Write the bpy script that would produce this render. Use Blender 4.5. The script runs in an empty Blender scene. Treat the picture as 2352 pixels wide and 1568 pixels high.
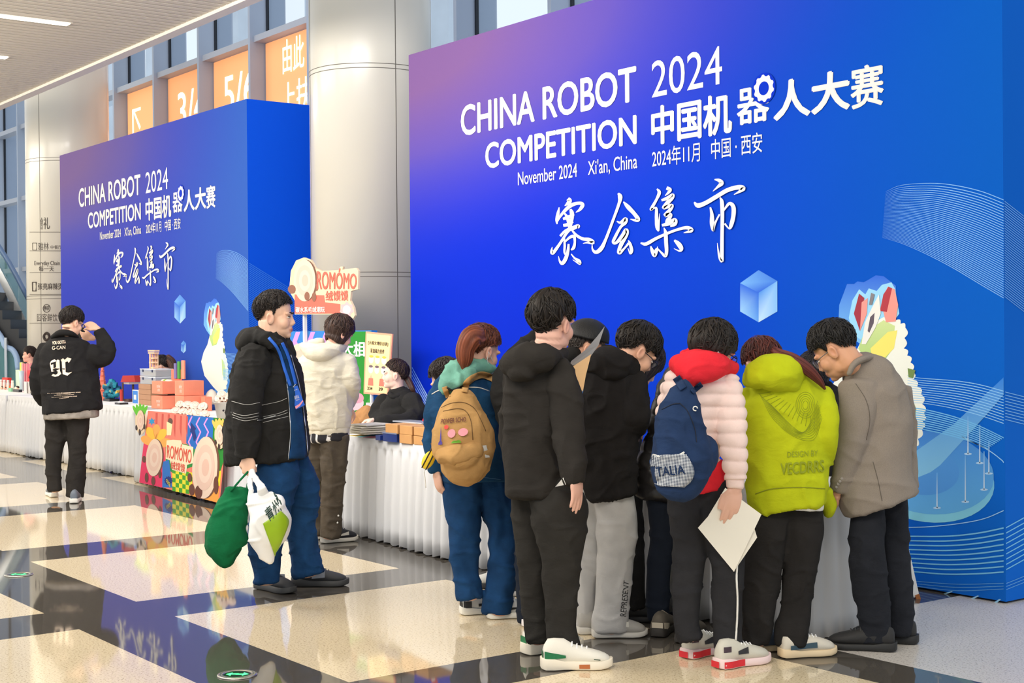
import bpy, bmesh, math, random
import numpy as np
from mathutils import Vector, Matrix
from mathutils.bvhtree import BVHTree
SC = bpy.context.scene
COL = SC.collection
random.seed(7)
# ---------------------------------------------------------------- camera
F = 3249.0; EYE = 1.5; CX, CY = 1176.0, 784.0          # focal length in pixels of a 2352 x 1568 frame, eye height in metres
_X = np.array((2441., 0, -F)); _X /= np.linalg.norm(_X)
_Y = np.array((4324., -59., F)); _Y -= _X*(_X@_Y); _Y /= np.linalg.norm(_Y)
CAM = np.array([_X, _Y, np.cross(_X, _Y)]); CAMPOS = np.array((0., 0., EYE))
cd = bpy.data.cameras.new('camera'); cam = bpy.data.objects.new('camera', cd); COL.objects.link(cam)
cd.sensor_width = 36; cd.lens = 36*F/2352; cd.clip_end = 300
r_ = Matrix(((CAM[0][0], -CAM[0][1], -CAM[0][2], 0), (CAM[1][0], -CAM[1][1], -CAM[1][2], 0), (CAM[2][0], -CAM[2][1], -CAM[2][2], EYE), (0, 0, 0, 1)))
cam.matrix_world = r_
SC.camera = cam
# ---------------------------------------------------------------- light
SC.view_settings.view_transform = 'Standard'; SC.view_settings.look = 'None'
SC.view_settings.gamma = 1; SC.view_settings.use_curve_mapping = False
SC.view_settings.exposure = 0.12
w = bpy.data.worlds.new('sky'); SC.world = w; w.use_nodes = True
wn = w.node_tree.nodes; wl = w.node_tree.links
bg = wn['Background']; bg.inputs[1].default_value = 1.02
tc = wn.new('ShaderNodeTexCoord'); sp = wn.new('ShaderNodeSeparateXYZ'); rp = wn.new('ShaderNodeValToRGB')
wl.new(tc.outputs['Generated'], sp.inputs[0]); wl.new(sp.outputs[2], rp.inputs[0]); wl.new(rp.outputs[0], bg.inputs[0])
rp.color_ramp.elements[0].position = 0.0; rp.color_ramp.elements[0].color = (.86, .93, 1, 1)
rp.color_ramp.elements[1].position = .5; rp.color_ramp.elements[1].color = (.93, .97, 1, 1)
def area(name, loc, size, power, color, target=None):
    l = bpy.data.lights.new(name, 'AREA'); l.energy = power; l.shape = 'RECTANGLE'; l.size, l.size_y = size; l.color = color
    o = bpy.data.objects.new(name, l); COL.objects.link(o); o.location = loc
    if target is not None: o.rotation_euler = (Vector(target)-Vector(loc)).to_track_quat('-Z', 'Y').to_euler()
    return o
area('ceiling_fill_near', (-3, 1.2, 4.25), (5, 2), 270, (1, .93, .83), (-5.5, 5.2, 1.0))  # unseen soft fill added under the ceiling, aimed at the crowd
area('ceiling_fill_mid', (-9.5, 1.5, 4.25), (6, 2), 360, (1, .93, .83), (-9.8, 5.5, .9))  # same kind of added fill, for the middle tables
area('ceiling_fill_far', (-16, 2, 4.25), (6, 2), 320, (1, .91, .78), (-17, 6, 1.0))  # added fill again, warmer, for the far tables and wall
area('column_fill', (-8.6, 3.2, 4.3), (3, 1.2), 190, (.97, .97, 1), (-12.3, 7.2, 1.6))  # extra fill added only to brighten the lower part of the column
area('far_column_fill', (-23, 3.2, 4.25), (5, 2), 340, (1, .91, .76), (-21.6, 7.4, 2.2))  # fill added to brighten the far column, standing in for ceiling lamps there
# ---------------------------------------------------------------- pixels of the photo -> points of the place
def ray(px, py): return CAM@np.array(((px-CX)/F, (py-CY)/F, 1.))
def W(px, py, D): return CAMPOS+ray(px, py)*D
def G(px, py, z=0.):
    r = ray(px, py); return CAMPOS+r*((z-EYE)/r[2])
def GD(px, py, z=0.): return (z-EYE)/ray(px, py)[2]
def onY(px, py, y):
    r = ray(px, py); return r*(y/r[1])+CAMPOS
def onX(px, py, x):
    r = ray(px, py); return r*(x/r[0])+CAMPOS
RIGHT = CAM@np.array((1., 0, 0)); RIGHT[2] = 0; RIGHT /= np.linalg.norm(RIGHT)
AWAY = np.array((-RIGHT[1], RIGHT[0], 0.)); UP = np.array((0., 0, 1))
def proj(p):
    c = CAM.T@(np.array(p, float)-CAMPOS); return CX+F*c[0]/c[2], CY+F*c[1]/c[2], c[2]
def cv(r, u, a): return RIGHT*r+UP*u+AWAY*a
# ---------------------------------------------------------------- materials
def lin(c):
    return tuple(((v/255/12.92) if v/255 <= .04045 else ((v/255+.055)/1.055)**2.4) for v in c)
MATS = {}
def mat(name, rgb, rough=.6, metal=0, bump=0, bscale=200, var=0, vscale=8, spec=.5, trans=0, emit=0, coat=0, stretch=None, alpha=1):
    if name in MATS: return MATS[name]
    m = bpy.data.materials.new(name); m.use_nodes = True; MATS[name] = m
    n = m.node_tree.nodes; l = m.node_tree.links; b = n['Principled BSDF']
    c = lin(rgb)+(1,)
    b.inputs['Base Color'].default_value = c; b.inputs['Roughness'].default_value = rough; b.inputs['Metallic'].default_value = metal
    b.inputs['Specular IOR Level'].default_value = spec; b.inputs['Transmission Weight'].default_value = trans
    b.inputs['Coat Weight'].default_value = coat; b.inputs['Alpha'].default_value = alpha
    if emit: b.inputs['Emission Color'].default_value = c; b.inputs['Emission Strength'].default_value = emit
    if bump or var:
        t = n.new('ShaderNodeTexCoord'); src = t.outputs['Object']
        if stretch:
            mp = n.new('ShaderNodeMapping'); mp.inputs['Scale'].default_value = stretch; l.new(src, mp.inputs[0]); src = mp.outputs[0]
    if bump:
        nz = n.new('ShaderNodeTexNoise'); nz.inputs['Scale'].default_value = bscale; nz.inputs['Detail'].default_value = 3
        bp = n.new('ShaderNodeBump'); bp.inputs['Strength'].default_value = bump; bp.inputs['Distance'].default_value = .004
        l.new(src, nz.inputs[0]); l.new(nz.outputs[0], bp.inputs['Height']); l.new(bp.outputs[0], b.inputs['Normal'])
    if var:
        nv = n.new('ShaderNodeTexNoise'); nv.inputs['Scale'].default_value = vscale; nv.inputs['Detail'].default_value = 5
        hs = n.new('ShaderNodeHueSaturation'); hs.inputs['Color'].default_value = c
        mr = n.new('ShaderNodeMapRange'); mr.inputs[1].default_value = .3; mr.inputs[2].default_value = .7
        mr.inputs[3].default_value = 1-var; mr.inputs[4].default_value = 1+var
        l.new(src, nv.inputs[0]); l.new(nv.outputs[0], mr.inputs[0]); l.new(mr.outputs[0], hs.inputs['Value']); l.new(hs.outputs[0], b.inputs['Base Color'])
    return m
def cloth(name, rgb, var=.1, rough=.9, bs=350, bump=.25, crease=.24):
    if name in MATS: return MATS[name]
    m = mat(name, rgb, rough, bump=bump, bscale=bs, var=var, vscale=14, spec=.2); n = m.node_tree.nodes; l = m.node_tree.links; b = n['Principled BSDF']
    t = n['Texture Coordinate']; mp = n.new('ShaderNodeMapping'); mp.inputs['Scale'].default_value = (1, 1, 1.7); mp.inputs['Rotation'].default_value = (.5, .4, 0)
    z = n.new('ShaderNodeTexNoise'); z.inputs['Scale'].default_value = 13; z.inputs['Detail'].default_value = 3; z.inputs['Distortion'].default_value = .5
    b2 = n.new('ShaderNodeBump'); b2.inputs['Strength'].default_value = crease; b2.inputs['Distance'].default_value = .03
    l.new(t.outputs['Object'], mp.inputs[0]); l.new(mp.outputs[0], z.inputs[0]); l.new(z.outputs[0], b2.inputs['Height']); l.new(n['Bump'].outputs[0], b2.inputs['Normal']); l.new(b2.outputs[0], b.inputs['Normal'])
    return m
def attr_mat(name, rough=.6, bump=0, bscale=200, spec=.3):
    m = bpy.data.materials.new(name); m.use_nodes = True; MATS[name] = m
    n = m.node_tree.nodes; l = m.node_tree.links; b = n['Principled BSDF']; a = n.new('ShaderNodeVertexColor'); a.layer_name = 'Col'
    l.new(a.outputs[0], b.inputs['Base Color']); b.inputs['Roughness'].default_value = rough; b.inputs['Specular IOR Level'].default_value = spec
    if bump:
        t = n.new('ShaderNodeTexCoord'); nz = n.new('ShaderNodeTexNoise'); nz.inputs['Scale'].default_value = bscale
        bp = n.new('ShaderNodeBump'); bp.inputs['Strength'].default_value = bump; bp.inputs['Distance'].default_value = .003
        l.new(t.outputs['Object'], nz.inputs[0]); l.new(nz.outputs[0], bp.inputs['Height']); l.new(bp.outputs[0], b.inputs['Normal'])
    return m
M_PRINT = attr_mat('printed_ink', .55)
M_SKIN = attr_mat('skin', .5, .12, 500, .4)
# ---------------------------------------------------------------- objects
def tag(o, label=None, cat=None, group=None, kind=None):
    if label: o['label'] = label
    if cat: o['category'] = cat
    if group: o['group'] = group
    if kind: o['kind'] = kind
    return o
def obj(name, V, Fc, m=None, parent=None, smooth=False, label=None, cat=None, group=None, kind=None, col=None):
    me = bpy.data.meshes.new(name)
    me.from_pydata([tuple(map(float, v)) for v in V], [], [tuple(map(int, f)) for f in Fc])
    return link(name, me, m, parent, smooth, label, cat, group, kind, col)
def link(name, me, m=None, parent=None, smooth=False, label=None, cat=None, group=None, kind=None, col=None):
    me.name = name
    if m is not None:
        me.materials.clear()
        for x in (m if isinstance(m, (list, tuple)) else [m]): me.materials.append(x)
    if smooth: me.polygons.foreach_set('use_smooth', [True]*len(me.polygons))
    if col is not None:
        a = me.color_attributes.new('Col', 'FLOAT_COLOR', 'POINT')
        c = np.ones((len(me.vertices), 4)); c[:, :3] = col
        a.data.foreach_set('color', c.ravel().astype(np.float32))
    me.update()
    o = bpy.data.objects.new(name, me); COL.objects.link(o)
    if parent is not None: adopt(o, parent)
    return tag(o, label, cat, group, kind)
def adopt(o, parent):
    o.parent = parent
    if parent.type == 'EMPTY': o.matrix_parent_inverse = Matrix.Translation(-parent.location)   # shapes are written in place coordinates
def thing(name, label, cat, loc, group=None):
    o = bpy.data.objects.new(name, None); COL.objects.link(o); o.location = tuple(map(float, loc)); o.empty_display_size = .1
    return tag(o, label, cat, group)
def dup(o, parent=None):
    c = o.copy(); COL.objects.link(c)
    if parent is not None: c.parent = parent
    for ch in list(o.children): dup(ch, c)
    return c
class MB:
    def __init__(s): s.V = []; s.F = []; s.C = []
    def add(s, V, Fc, col=None):
        b = len(s.V); s.V += [tuple(v) for v in V]; s.F += [tuple(i+b for i in f) for f in Fc]
        if col is not None: s.C += [lin(col)]*len(V) if isinstance(col[0], (int, float)) else list(col)
        return s
    def box(s, x0, x1, y0, y1, z0, z1, col=None):
        V = [(x, y, z) for z in (z0, z1) for y in (y0, y1) for x in (x0, x1)]
        return s.add(V, [(0, 2, 3, 1), (4, 5, 7, 6), (0, 1, 5, 4), (2, 6, 7, 3), (0, 4, 6, 2), (1, 3, 7, 5)], col)
    def obox(s, c, ax, ay, az, hx, hy, hz, col=None):
        c = np.array(c, float); ax, ay, az = [np.array(v, float)/np.linalg.norm(v) for v in (ax, ay, az)]
        V = [c+ax*hx*i+ay*hy*j+az*hz*k for k in (-1, 1) for j in (-1, 1) for i in (-1, 1)]
        return s.add(V, [(0, 2, 3, 1), (4, 5, 7, 6), (0, 1, 5, 4), (2, 6, 7, 3), (0, 4, 6, 2), (1, 3, 7, 5)], col)
    def prism(s, P, d, col=None):
        """polygon P (3-D points) extruded along d"""
        P = [np.array(p, float) for p in P]; d = np.array(d, float); n = len(P)
        return s.add(P+[p+d for p in P], [tuple(range(n)), tuple(range(2*n-1, n-1, -1))]+[(i, i+n, (i+1) % n+n, (i+1) % n) for i in range(n)], col)
    def lathe(s, c, prof, n=24, axis=None, col=None):
        """prof = [(radius, height)] about the vertical through c (or axis=(u,v,w) basis)"""
        u, v, w_ = axis or ((1, 0, 0), (0, 1, 0), (0, 0, 1)); u, v, w_, c = map(lambda a: np.array(a, float), (u, v, w_, c))
        V = []; k = len(prof)
        for r, h in prof:
            for i in range(n):
                a = 2*math.pi*i/n; V.append(c+u*r*math.cos(a)+v*r*math.sin(a)+w_*h)
        Fc = [(j*n+i, j*n+(i+1) % n, (j+1)*n+(i+1) % n, (j+1)*n+i) for j in range(k-1) for i in range(n)]
        Fc += [tuple(range(n-1, -1, -1)), tuple(range((k-1)*n, k*n))]
        return s.add(V, Fc, col)
    def wire(s, P, r, n=8, closed=False, col=None):
        P = [np.array(p, float) for p in P]; V = []; N = len(P); up = np.array((.13, .21, .97))
        for i in range(N):
            a = P[i-1] if (i or closed) else P[0]; b = P[(i+1) % N] if (i < N-1 or closed) else P[-1]
            t = b-a; t /= (np.linalg.norm(t)+1e-9); u = np.cross(t, up); u /= (np.linalg.norm(u)+1e-9); v = np.cross(t, u)
            rr = r[i] if isinstance(r, (list, tuple)) else r
            for k in range(n): V.append(P[i]+u*rr*math.cos(2*math.pi*k/n)+v*rr*math.sin(2*math.pi*k/n))
        Fc = [(j*n+i, j*n+(i+1) % n, ((j+1) % N)*n+(i+1) % n, ((j+1) % N)*n+i) for j in range(N if closed else N-1) for i in range(n)]
        if not closed: Fc += [tuple(range(n-1, -1, -1)), tuple(range((N-1)*n, N*n))]
        return s.add(V, Fc, col)
    def ell(s, c, rx, ry, rz, ax=None, n=18, m=12, col=None):
        u, v, w_ = ax or ((1, 0, 0), (0, 1, 0), (0, 0, 1)); u, v, w_, c = map(lambda a: np.array(a, float), (u, v, w_, c))
        V = [c+w_*rz]
        for j in range(1, m):
            t = math.pi*j/m
            for i in range(n):
                a = 2*math.pi*i/n; V.append(c+u*rx*math.sin(t)*math.cos(a)+v*ry*math.sin(t)*math.sin(a)+w_*rz*math.cos(t))
        V.append(c-w_*rz); e = len(V)-1
        Fc = [(0, 1+i, 1+(i+1) % n) for i in range(n)]
        for j in range(m-2): Fc += [(1+j*n+i, 1+(j+1)*n+i, 1+(j+1)*n+(i+1) % n, 1+j*n+(i+1) % n) for i in range(n)]
        Fc += [(e, 1+(m-2)*n+(i+1) % n, 1+(m-2)*n+i) for i in range(n)]
        return s.add(V, Fc, col)
    def build(s, name, m=None, parent=None, smooth=False, bev=0, **k):
        if s.C and len(s.C) == len(s.V): k['col'] = np.array(s.C); m = m or M_PRINT
        o = obj(name, s.V, s.F, m, parent, smooth, **k)
        if bev:
            b = o.modifiers.new('bevel', 'BEVEL'); b.width = bev; b.segments = 2; b.limit_method = 'ANGLE'
        return o
def smooth_path(P, k=4):
    P = np.array(P, float)
    if len(P) < 3: return np.array([P[0]+(P[-1]-P[0])*t for t in np.linspace(0, 1, k+1)])
    out = []
    Q = np.vstack([2*P[0]-P[1], P, 2*P[-1]-P[-2]])
    for i in range(1, len(Q)-2):
        p0, p1, p2, p3 = Q[i-1:i+3]
        for j in range(k):
            t = j/k
            out.append(.5*((2*p1)+(-p0+p2)*t+(2*p0-5*p1+4*p2-p3)*t*t+(-p0+3*p1-3*p2+p3)*t**3))
    out.append(P[-1])
    return np.array(out)
def vnoise(p, seed=0):
    p = np.asarray(p, float)+seed*17.31; i = np.floor(p).astype(np.int64); f = p-i; u = f*f*(3-2*f); out = 0
    for dx in (0, 1):
        for dy in (0, 1):
            for dz in (0, 1):
                h = (i[:, 0]+dx)*374761393+(i[:, 1]+dy)*668265263+(i[:, 2]+dz)*2147483647
                h = (h ^ (h >> 13))*1274126177; h = (h ^ (h >> 16)) & 0xffff
                wt = (u[:, 0] if dx else 1-u[:, 0])*(u[:, 1] if dy else 1-u[:, 1])*(u[:, 2] if dz else 1-u[:, 2])
                out = out+wt*(h/32767.5-1)
    return out
def remesh(mb, vox, it=3, fac=.5):
    me = bpy.data.meshes.new('tmp'); me.from_pydata([tuple(map(float, v)) for v in mb.V], [], mb.F)
    o = bpy.data.objects.new('tmp', me); COL.objects.link(o)
    m = o.modifiers.new('r', 'REMESH'); m.mode = 'VOXEL'; m.voxel_size = vox
    if it: s = o.modifiers.new('s', 'SMOOTH'); s.factor = fac; s.iterations = it
    dg = bpy.context.evaluated_depsgraph_get(); out = bpy.data.meshes.new_from_object(o.evaluated_get(dg))
    bpy.data.objects.remove(o); bpy.data.meshes.remove(me)
    return out
def coords(me):
    a = np.empty(len(me.vertices)*3, np.float32); me.vertices.foreach_get('co', a); return a.reshape(-1, 3).astype(float)
def normals(me):
    a = np.empty(len(me.vertices)*3, np.float32); me.vertex_normals.foreach_get('vector', a); return a.reshape(-1, 3).astype(float)
def setco(me, c): me.vertices.foreach_set('co', c.astype(np.float32).ravel()); me.update()
def bvh_of(o): return BVHTree.FromPolygons([tuple(c) for c in coords(o.data)], [tuple(p.vertices) for p in o.data.polygons])
# ---------------------------------------------------------------- writing
_glyph = {}
def glyphs(body, bold=0., shear=0., space=1., res=4):
    """flat mesh of a line of writing, its box scaled to 0..1"""
    key = (body, bold, shear, space, res)
    if key not in _glyph:
        cu = bpy.data.curves.new('tmp', 'FONT'); cu.body = body; cu.offset = bold; cu.shear = shear; cu.space_character = space; cu.resolution_u = res
        o = bpy.data.objects.new('tmp', cu); COL.objects.link(o)
        bpy.context.view_layer.update()
        me = bpy.data.meshes.new_from_object(o.evaluated_get(bpy.context.evaluated_depsgraph_get()))
        c = coords(me); f = [tuple(p.vertices) for p in me.polygons]
        bpy.data.objects.remove(o); bpy.data.curves.remove(cu); bpy.data.meshes.remove(me)
        lo, hi = c.min(0), c.max(0); c = (c-lo)/np.maximum(hi-lo, 1e-9)
        _glyph[key] = (c[:, :2], f, (hi-lo)[:2])
    return _glyph[key]
def heavy(bold):                                   # a heavy weight is the line laid down several times, slightly apart
    return [(0, 0)] if bold <= 0 else [(-bold, 0), (bold, 0), (0, -bold*.7), (0, bold*.7), (-bold*.7, bold*.5), (bold*.7, -bold*.5)]
def writing(mb, body, fn, col, bold=0., **k):
    """fn(u, v) -> 3-D point, u and v in 0..1 over the box of the line"""
    c, f, sz_ = glyphs(body, 0, **k)
    nn = np.cross(np.array(fn(1, 0))-np.array(fn(0, 0)), np.array(fn(0, 1))-np.array(fn(0, 0))); nn = nn/(np.linalg.norm(nn)+1e-12)
    for i, (a, b) in enumerate(heavy(bold)): mb.add([np.array(fn(u+a/sz_[0], v+b/sz_[1]))+nn*.0003*i for u, v in c], f, col)
def flat(x0, x1, z0, z1, y):                       # on a plane that faces -Y
    return lambda u, v: (x0+(x1-x0)*u, y, z0+(z1-z0)*v)
def quad(p00, p10, p11, p01):
    p00, p10, p11, p01 = [np.array(p, float) for p in (p00, p10, p11, p01)]
    return lambda u, v: p00*(1-u)*(1-v)+p10*u*(1-v)+p11*u*v+p01*(1-u)*v
# ================================================================ the setting
def st(o): o['kind'] = 'structure'; return o
m_beige = None
def granite(name, base, dark, light, rough, spk=1.0):
    m = bpy.data.materials.new(name); m.use_nodes = True; n = m.node_tree.nodes; l = m.node_tree.links; b = n['Principled BSDF']
    t = n.new('ShaderNodeTexCoord'); nz = n.new('ShaderNodeTexNoise'); nz.inputs['Scale'].default_value = 95; nz.inputs['Detail'].default_value = 4
    nz.inputs['Roughness'].default_value = .75
    r = n.new('ShaderNodeValToRGB'); e = r.color_ramp.elements
    e[0].position = .33; e[0].color = lin(dark)+(1,); e[1].position = .47; e[1].color = lin(base)+(1,)
    x = e.new(.62); x.color = lin(base)+(1,); x = e.new(.75); x.color = lin(light)+(1,)
    l.new(t.outputs['Object'], nz.inputs[0]); l.new(nz.outputs[0], r.inputs[0]); l.new(r.outputs[0], b.inputs['Base Color'])
    b.inputs['Roughness'].default_value = rough; b.inputs['IOR'].default_value = 1.55
    return m
M_TILE = granite('beige_granite', (228, 211, 178), (140, 118, 88), (238, 228, 206), .055)
M_BAND = granite('dark_granite', (86, 81, 74), (52, 49, 45), (112, 106, 98), .04)
M_GREY = granite('grey_granite', (216, 209, 200), (120, 114, 108), (230, 226, 220), .25)
bx = [(-5.29, -4.84), (-7.65, -7.12), (-10.06, -9.46), (-12.66, -12.0), (-15.22, -14.6), (-17.8, -17.2), (-20.3, -19.8), (-22.9, -22.3), (-25.4, -24.9), (-3.1, -2.6), (-.8, -.3)]
by = [(-2., -1.5), (.25, .75), (2.56, 3.08), (4.83, 5.17), (5.17, 5.5)]
xs = sorted({-40., 3.}|{v for a in bx for v in a}); ys = sorted({-3., 10.2}|{v for a in by for v in a})
V = []; Fc = []; mi = []
for i in range(len(xs)-1):
    for j in range(len(ys)-1):
        cx, cy = (xs[i]+xs[i+1])/2, (ys[j]+ys[j+1])/2
        band = any(a < cx < b for a, b in bx) or any(a < cy < b for a, b in by[:4]) or (cx < -4.84 and 5.17 < cy < 5.5)
        k = 1 if band else (2 if cx > -5 and cy > 5.0 else 0)
        b = len(V); V += [(xs[i], ys[j], 0), (xs[i+1], ys[j], 0), (xs[i+1], ys[j+1], 0), (xs[i], ys[j+1], 0)]; Fc.append((b, b+1, b+2, b+3)); mi.append(k)
fl = obj('floor', V, Fc, [M_TILE, M_BAND, M_GREY], label='polished beige granite floor with dark granite bands'); st(fl)
fl.data.polygons.foreach_set('material_index', mi)
# ceiling of metal slats, its fascia and linear lamps
ZC = 4.4
m_slat = mat('ceiling_slat', (206, 198, 182), .6); m_dk = mat('ceiling_void', (88, 82, 74), .9)
b = MB(); b.box(-40, 2.5, -2.5, 5.55, ZC+.14, ZC+.22)
ce = b.build('ceiling', m_dk, label='slatted metal ceiling over the walkway'); st(ce)
b = MB(); x = -40.
while x < 2.4:
    b.box(x, x+.085, -2.5, 5.5, ZC, ZC+.09); x += .12
s_ = b.build('slats', m_slat, ce)
b = MB(); b.box(-40, 2.5, 5.5, 5.62, ZC-.03, ZC+.6)
st(b.build('trim_1', mat('fascia', (214, 208, 198), .5), label='pale fascia along the edge of the slatted ceiling'))
m_led = mat('lamp_strip', (255, 246, 228), .5, emit=7)
for k, (cx, y1) in enumerate(((-12.98, 4.63), (-14.9, 4.66), (-9.4, 4.63), (-6., 4.63), (-17., 4.63), (-2.6, 4.63))):
    t = thing('linear_ceiling_lamp', ['long white linear lamp in the slatted ceiling, at the top edge',
        'linear lamp in the slatted ceiling, only its short tip in view'][k] if k < 2 else 'linear lamp recessed in the slatted ceiling beyond the picture', 'ceiling lamp', (cx, y1-.8, ZC), 'linear lamps in the slatted ceiling')
    b = MB(); b.box(cx-.055, cx+.055, y1-1.6, y1, ZC-.012, ZC-.004); b.build('diffuser', m_led, t)
    b = MB(); b.box(cx-.07, cx+.07, y1-1.62, y1+.02, ZC-.004, ZC+.06); b.build('housing', m_slat, t)
# round columns
m_col = mat('column_panel', (208, 203, 190), .25, spec=.4, coat=.1); m_seam = mat('column_seam', (96, 90, 80), .6)
def column(X, Y, r, ang, nm):
    b = MB(); b.lathe((X, Y, 0), [(r, 0), (r, 9.5)], 96); c = b.build(nm, m_col, smooth=True, label='round cream panel-clad column'); st(c)
    s = MB()
    for z in (2.06, 4.13, 6.2):
        for dz in (0, .045): s.lathe((X, Y, z+dz), [(r, 0), (r+.0015, 0), (r+.0015, .007), (r, .007)], 96)
    for a in ang: s.obox((X+r*math.cos(a), Y+r*math.sin(a), 4.7), (math.cos(a), math.sin(a), 0), (-math.sin(a), math.cos(a), 0), (0, 0, 1), .0015, .004, 4.7)
    s.build('seam', m_seam, c)
    return c
c1 = column(-12.58, 7.65, .63, (math.radians(-108), math.radians(-8)), 'column')
c2 = column(-21.55, 7.65, .62, (math.radians(-60), math.radians(-150)), 'column')
# glazed curtain wall: fins, transoms, glass
m_fin = mat('aluminium_fin', (166, 178, 196), .45, spec=.5); m_gask = mat('gasket', (24, 30, 40), .6)
YG = 9.58
fx = [-16.94-1.745*k for k in range(-4, 12)]
for k, x in enumerate(fx):
    b = MB(); b.box(x, x+.06, 9.3, YG, 0, 9.2); b.box(x, x+.06, YG+.02, YG+.3, 0, 9.2)  # second box models the fin's mirror image in the glass as a solid
    o = b.build('trim_%d' % (k+2), m_fin, label='grey aluminium fin of the glazed wall with its mirror image modelled behind the glass'); st(o)
    g = MB(); g.box(x+.06, x+.085, YG-.02, YG+.02, 0, 9.2); g.build('gasket', m_gask, o)
b = MB()
for z in (1.38, 2.83, 4.27, 5.73, 7.2):
    for x in fx: b.box(x+.06, x+1.745, 9.36, YG, z, z+.09)
st(b.build('trim_30', mat('aluminium_transom', (176, 182, 194), .45), label='grey transoms of the glazed wall'))
gm = bpy.data.materials.new('window_glass'); gm.use_nodes = True; n = gm.node_tree.nodes; l = gm.node_tree.links; n.remove(n['Principled BSDF'])
tr = n.new('ShaderNodeBsdfTransparent'); tr.inputs[0].default_value = (.86, .93, 1, 1); gl = n.new('ShaderNodeBsdfGlossy'); gl.inputs['Roughness'].default_value = .01
fr = n.new('ShaderNodeFresnel'); mx = n.new('ShaderNodeMixShader'); l.new(fr.outputs[0], mx.inputs[0]); l.new(tr.outputs[0], mx.inputs[1]); l.new(gl.outputs[0], mx.inputs[2]); l.new(mx.outputs[0], n['Material Output'].inputs[0])
for k, x in enumerate(fx):
    b = MB(); b.add([(x+.085, YG, 0), (x+1.745, YG, 0), (x+1.745, YG, 9.2), (x+.085, YG, 9.2)], [(0, 1, 2, 3)])
    st(b.build('window_%d' % (k+1), gm, label='tall pane of the glazed wall'))
# orange backlit films behind four panes
m_or = mat('orange_film', (255, 178, 118), .6, emit=.42); m_ow = mat('lit_white', (255, 250, 240), .6, emit=1.0)
PAN = [(-16.94, [('由此', .62, .62), ('上扶梯', .62, .5)], 'white instruction in two lines of characters'), (-18.685, [('5/6', 1.0, .8)], 'large white 5/6'), (-20.43, [('3/4', .95, .8)], 'large white 3/4'), (-22.175, [('↖', .7, .6), ('通信', .7, .5)], 'white arrow pointing up')]
def xp(px): return onY(px, 200, YG-.05)[0]
POS = [[(xp(650), 5.2, xp(699)-xp(650), .47), (xp(648), 4.6, 1.25, .47)], [(xp(514), 4.88, xp(586)-xp(514), .56)], [(xp(408), 4.83, xp(470)-xp(408), .6)], [(xp(303), 5.0, xp(322)-xp(303), .42), (xp(311), 4.48, 1.1, .48)]]
for (x, tx, lb), ps in zip(PAN, POS):
    x -= 1.745
    t = thing('orange_sign_panel', 'orange lit window panel with '+lb, 'sign', (x+.9, YG-.05, 4.2), 'orange lit panels in the glazed wall')
    b = MB(); b.box(x+.09, x+1.74, YG-.045, YG-.02, 2.95, 5.72); b.build('panel', m_or, t)
    b = MB()
    for (s, _, _), (dx, z, wd, h) in zip(tx, ps):
        if s == '↖':
            for P in ([(0, 1), (0, 0), (.14, 0), (.14, 1)], [(0, 1), (0, .88), (1, .88), (1, 1)], [(.06, .96), (.86, .1), (.98, .2), (.16, 1)]):
                b.prism([(dx+u*wd, YG-.046, z+v*h) for u, v in P], (0, -.004, 0))
        else: writing(b, s, flat(dx, dx+wd, z, z+h, YG-.05), None, .006)
    b.build('lettering', m_ow, t)
# pale facade across the street
b = MB(); b.box(-70, 10, 19, 19.4, 0, 4.6); b.box(-70, 10, 21.5, 22, 4.6, 7.5)
for k in range(14): b.box(-66+5.4*k, -64.6+5.4*k, 18.4, 19, 0, 12)
st(b.build('exterior_facade', mat('outside_facade', (196, 206, 216), .7, var=.1, vscale=1), label='pale building front outside the glass'))
# escalator at the far end
t = thing('escalator', 'escalator with glass balustrade rising behind the far column', 'escalator', G(40, 905))
De = 25.0
m_st = mat('escalator_metal', (188, 192, 196), .3, .8); m_blk = mat('rubber_black', (22, 22, 24), .5); m_gls = mat('balustrade_glass', (96, 150, 158), .1, alpha=.42)
def E(px, py, dd=0): return W(px, py, De+dd)
def strip(pts_hi, pts_lo, dd, th, m, nm):
    P = [E(*p, dd) for p in pts_hi]+[E(*p, dd) for p in reversed(pts_lo)]
    mb = MB(); mb.prism(P, AWAY*th); return mb.build(nm, m, t)
strip([(-130, 440), (0, 615), (30, 672), (66, 750)], [(-130, 490), (0, 648), (30, 712), (66, 800)], 0, .1, m_st, 'skirt_panel')
strip([(-130, 400), (0, 572), (66, 690)], [(-130, 440), (0, 615), (66, 750)], .03, .02, m_gls, 'balustrade_glass')
strip([(-60, 690), (0, 768), (14, 792), (30, 808), (38, 838), (40, 905)], [(-60, 905), (0, 905), (4, 905), (8, 905), (12, 905), (20, 905)], -1.05, .02, m_gls, 'balustrade_glass')
mb = MB(); mb.wire(smooth_path([E(-130, 398), E(0, 570), E(66, 688)]), .045); mb.build('handrail', mat('handrail_blue', (92, 120, 160), .35), t, True)
mb = MB(); mb.wire(smooth_path([E(-60, 690, -1.05), E(0, 770, -1.05), E(12, 795, -1.05), E(28, 803, -1.05), E(38, 820, -1.05), E(42, 850, -1.05)]), .05); mb.build('handrail', mat('handrail_pale', (150, 178, 214), .3), t, True)
mb = MB()
for k in range(12):
    p = E(62-19*k, 800-21.5*k-2, -.9); mb.obox(p+UP*-.1+AWAY*.45, RIGHT, AWAY, UP, .16, .5, .1)
mb.build('steps', mat('escalator_step', (42, 44, 48), .5, .3), t)
mb = MB(); mb.prism([E(-130, 480, .2), E(66, 790, .2), E(66, 905, .2), E(-130, 905, .2)], AWAY*.1); mb.build('truss', mat('escalator_truss', (40, 58, 66), .5), t)
mb = MB(); mb.obox(E(14, 850, -1.1), RIGHT, AWAY, UP, .02, .02, .55); mb.build('newel_post', m_st, t)
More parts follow.
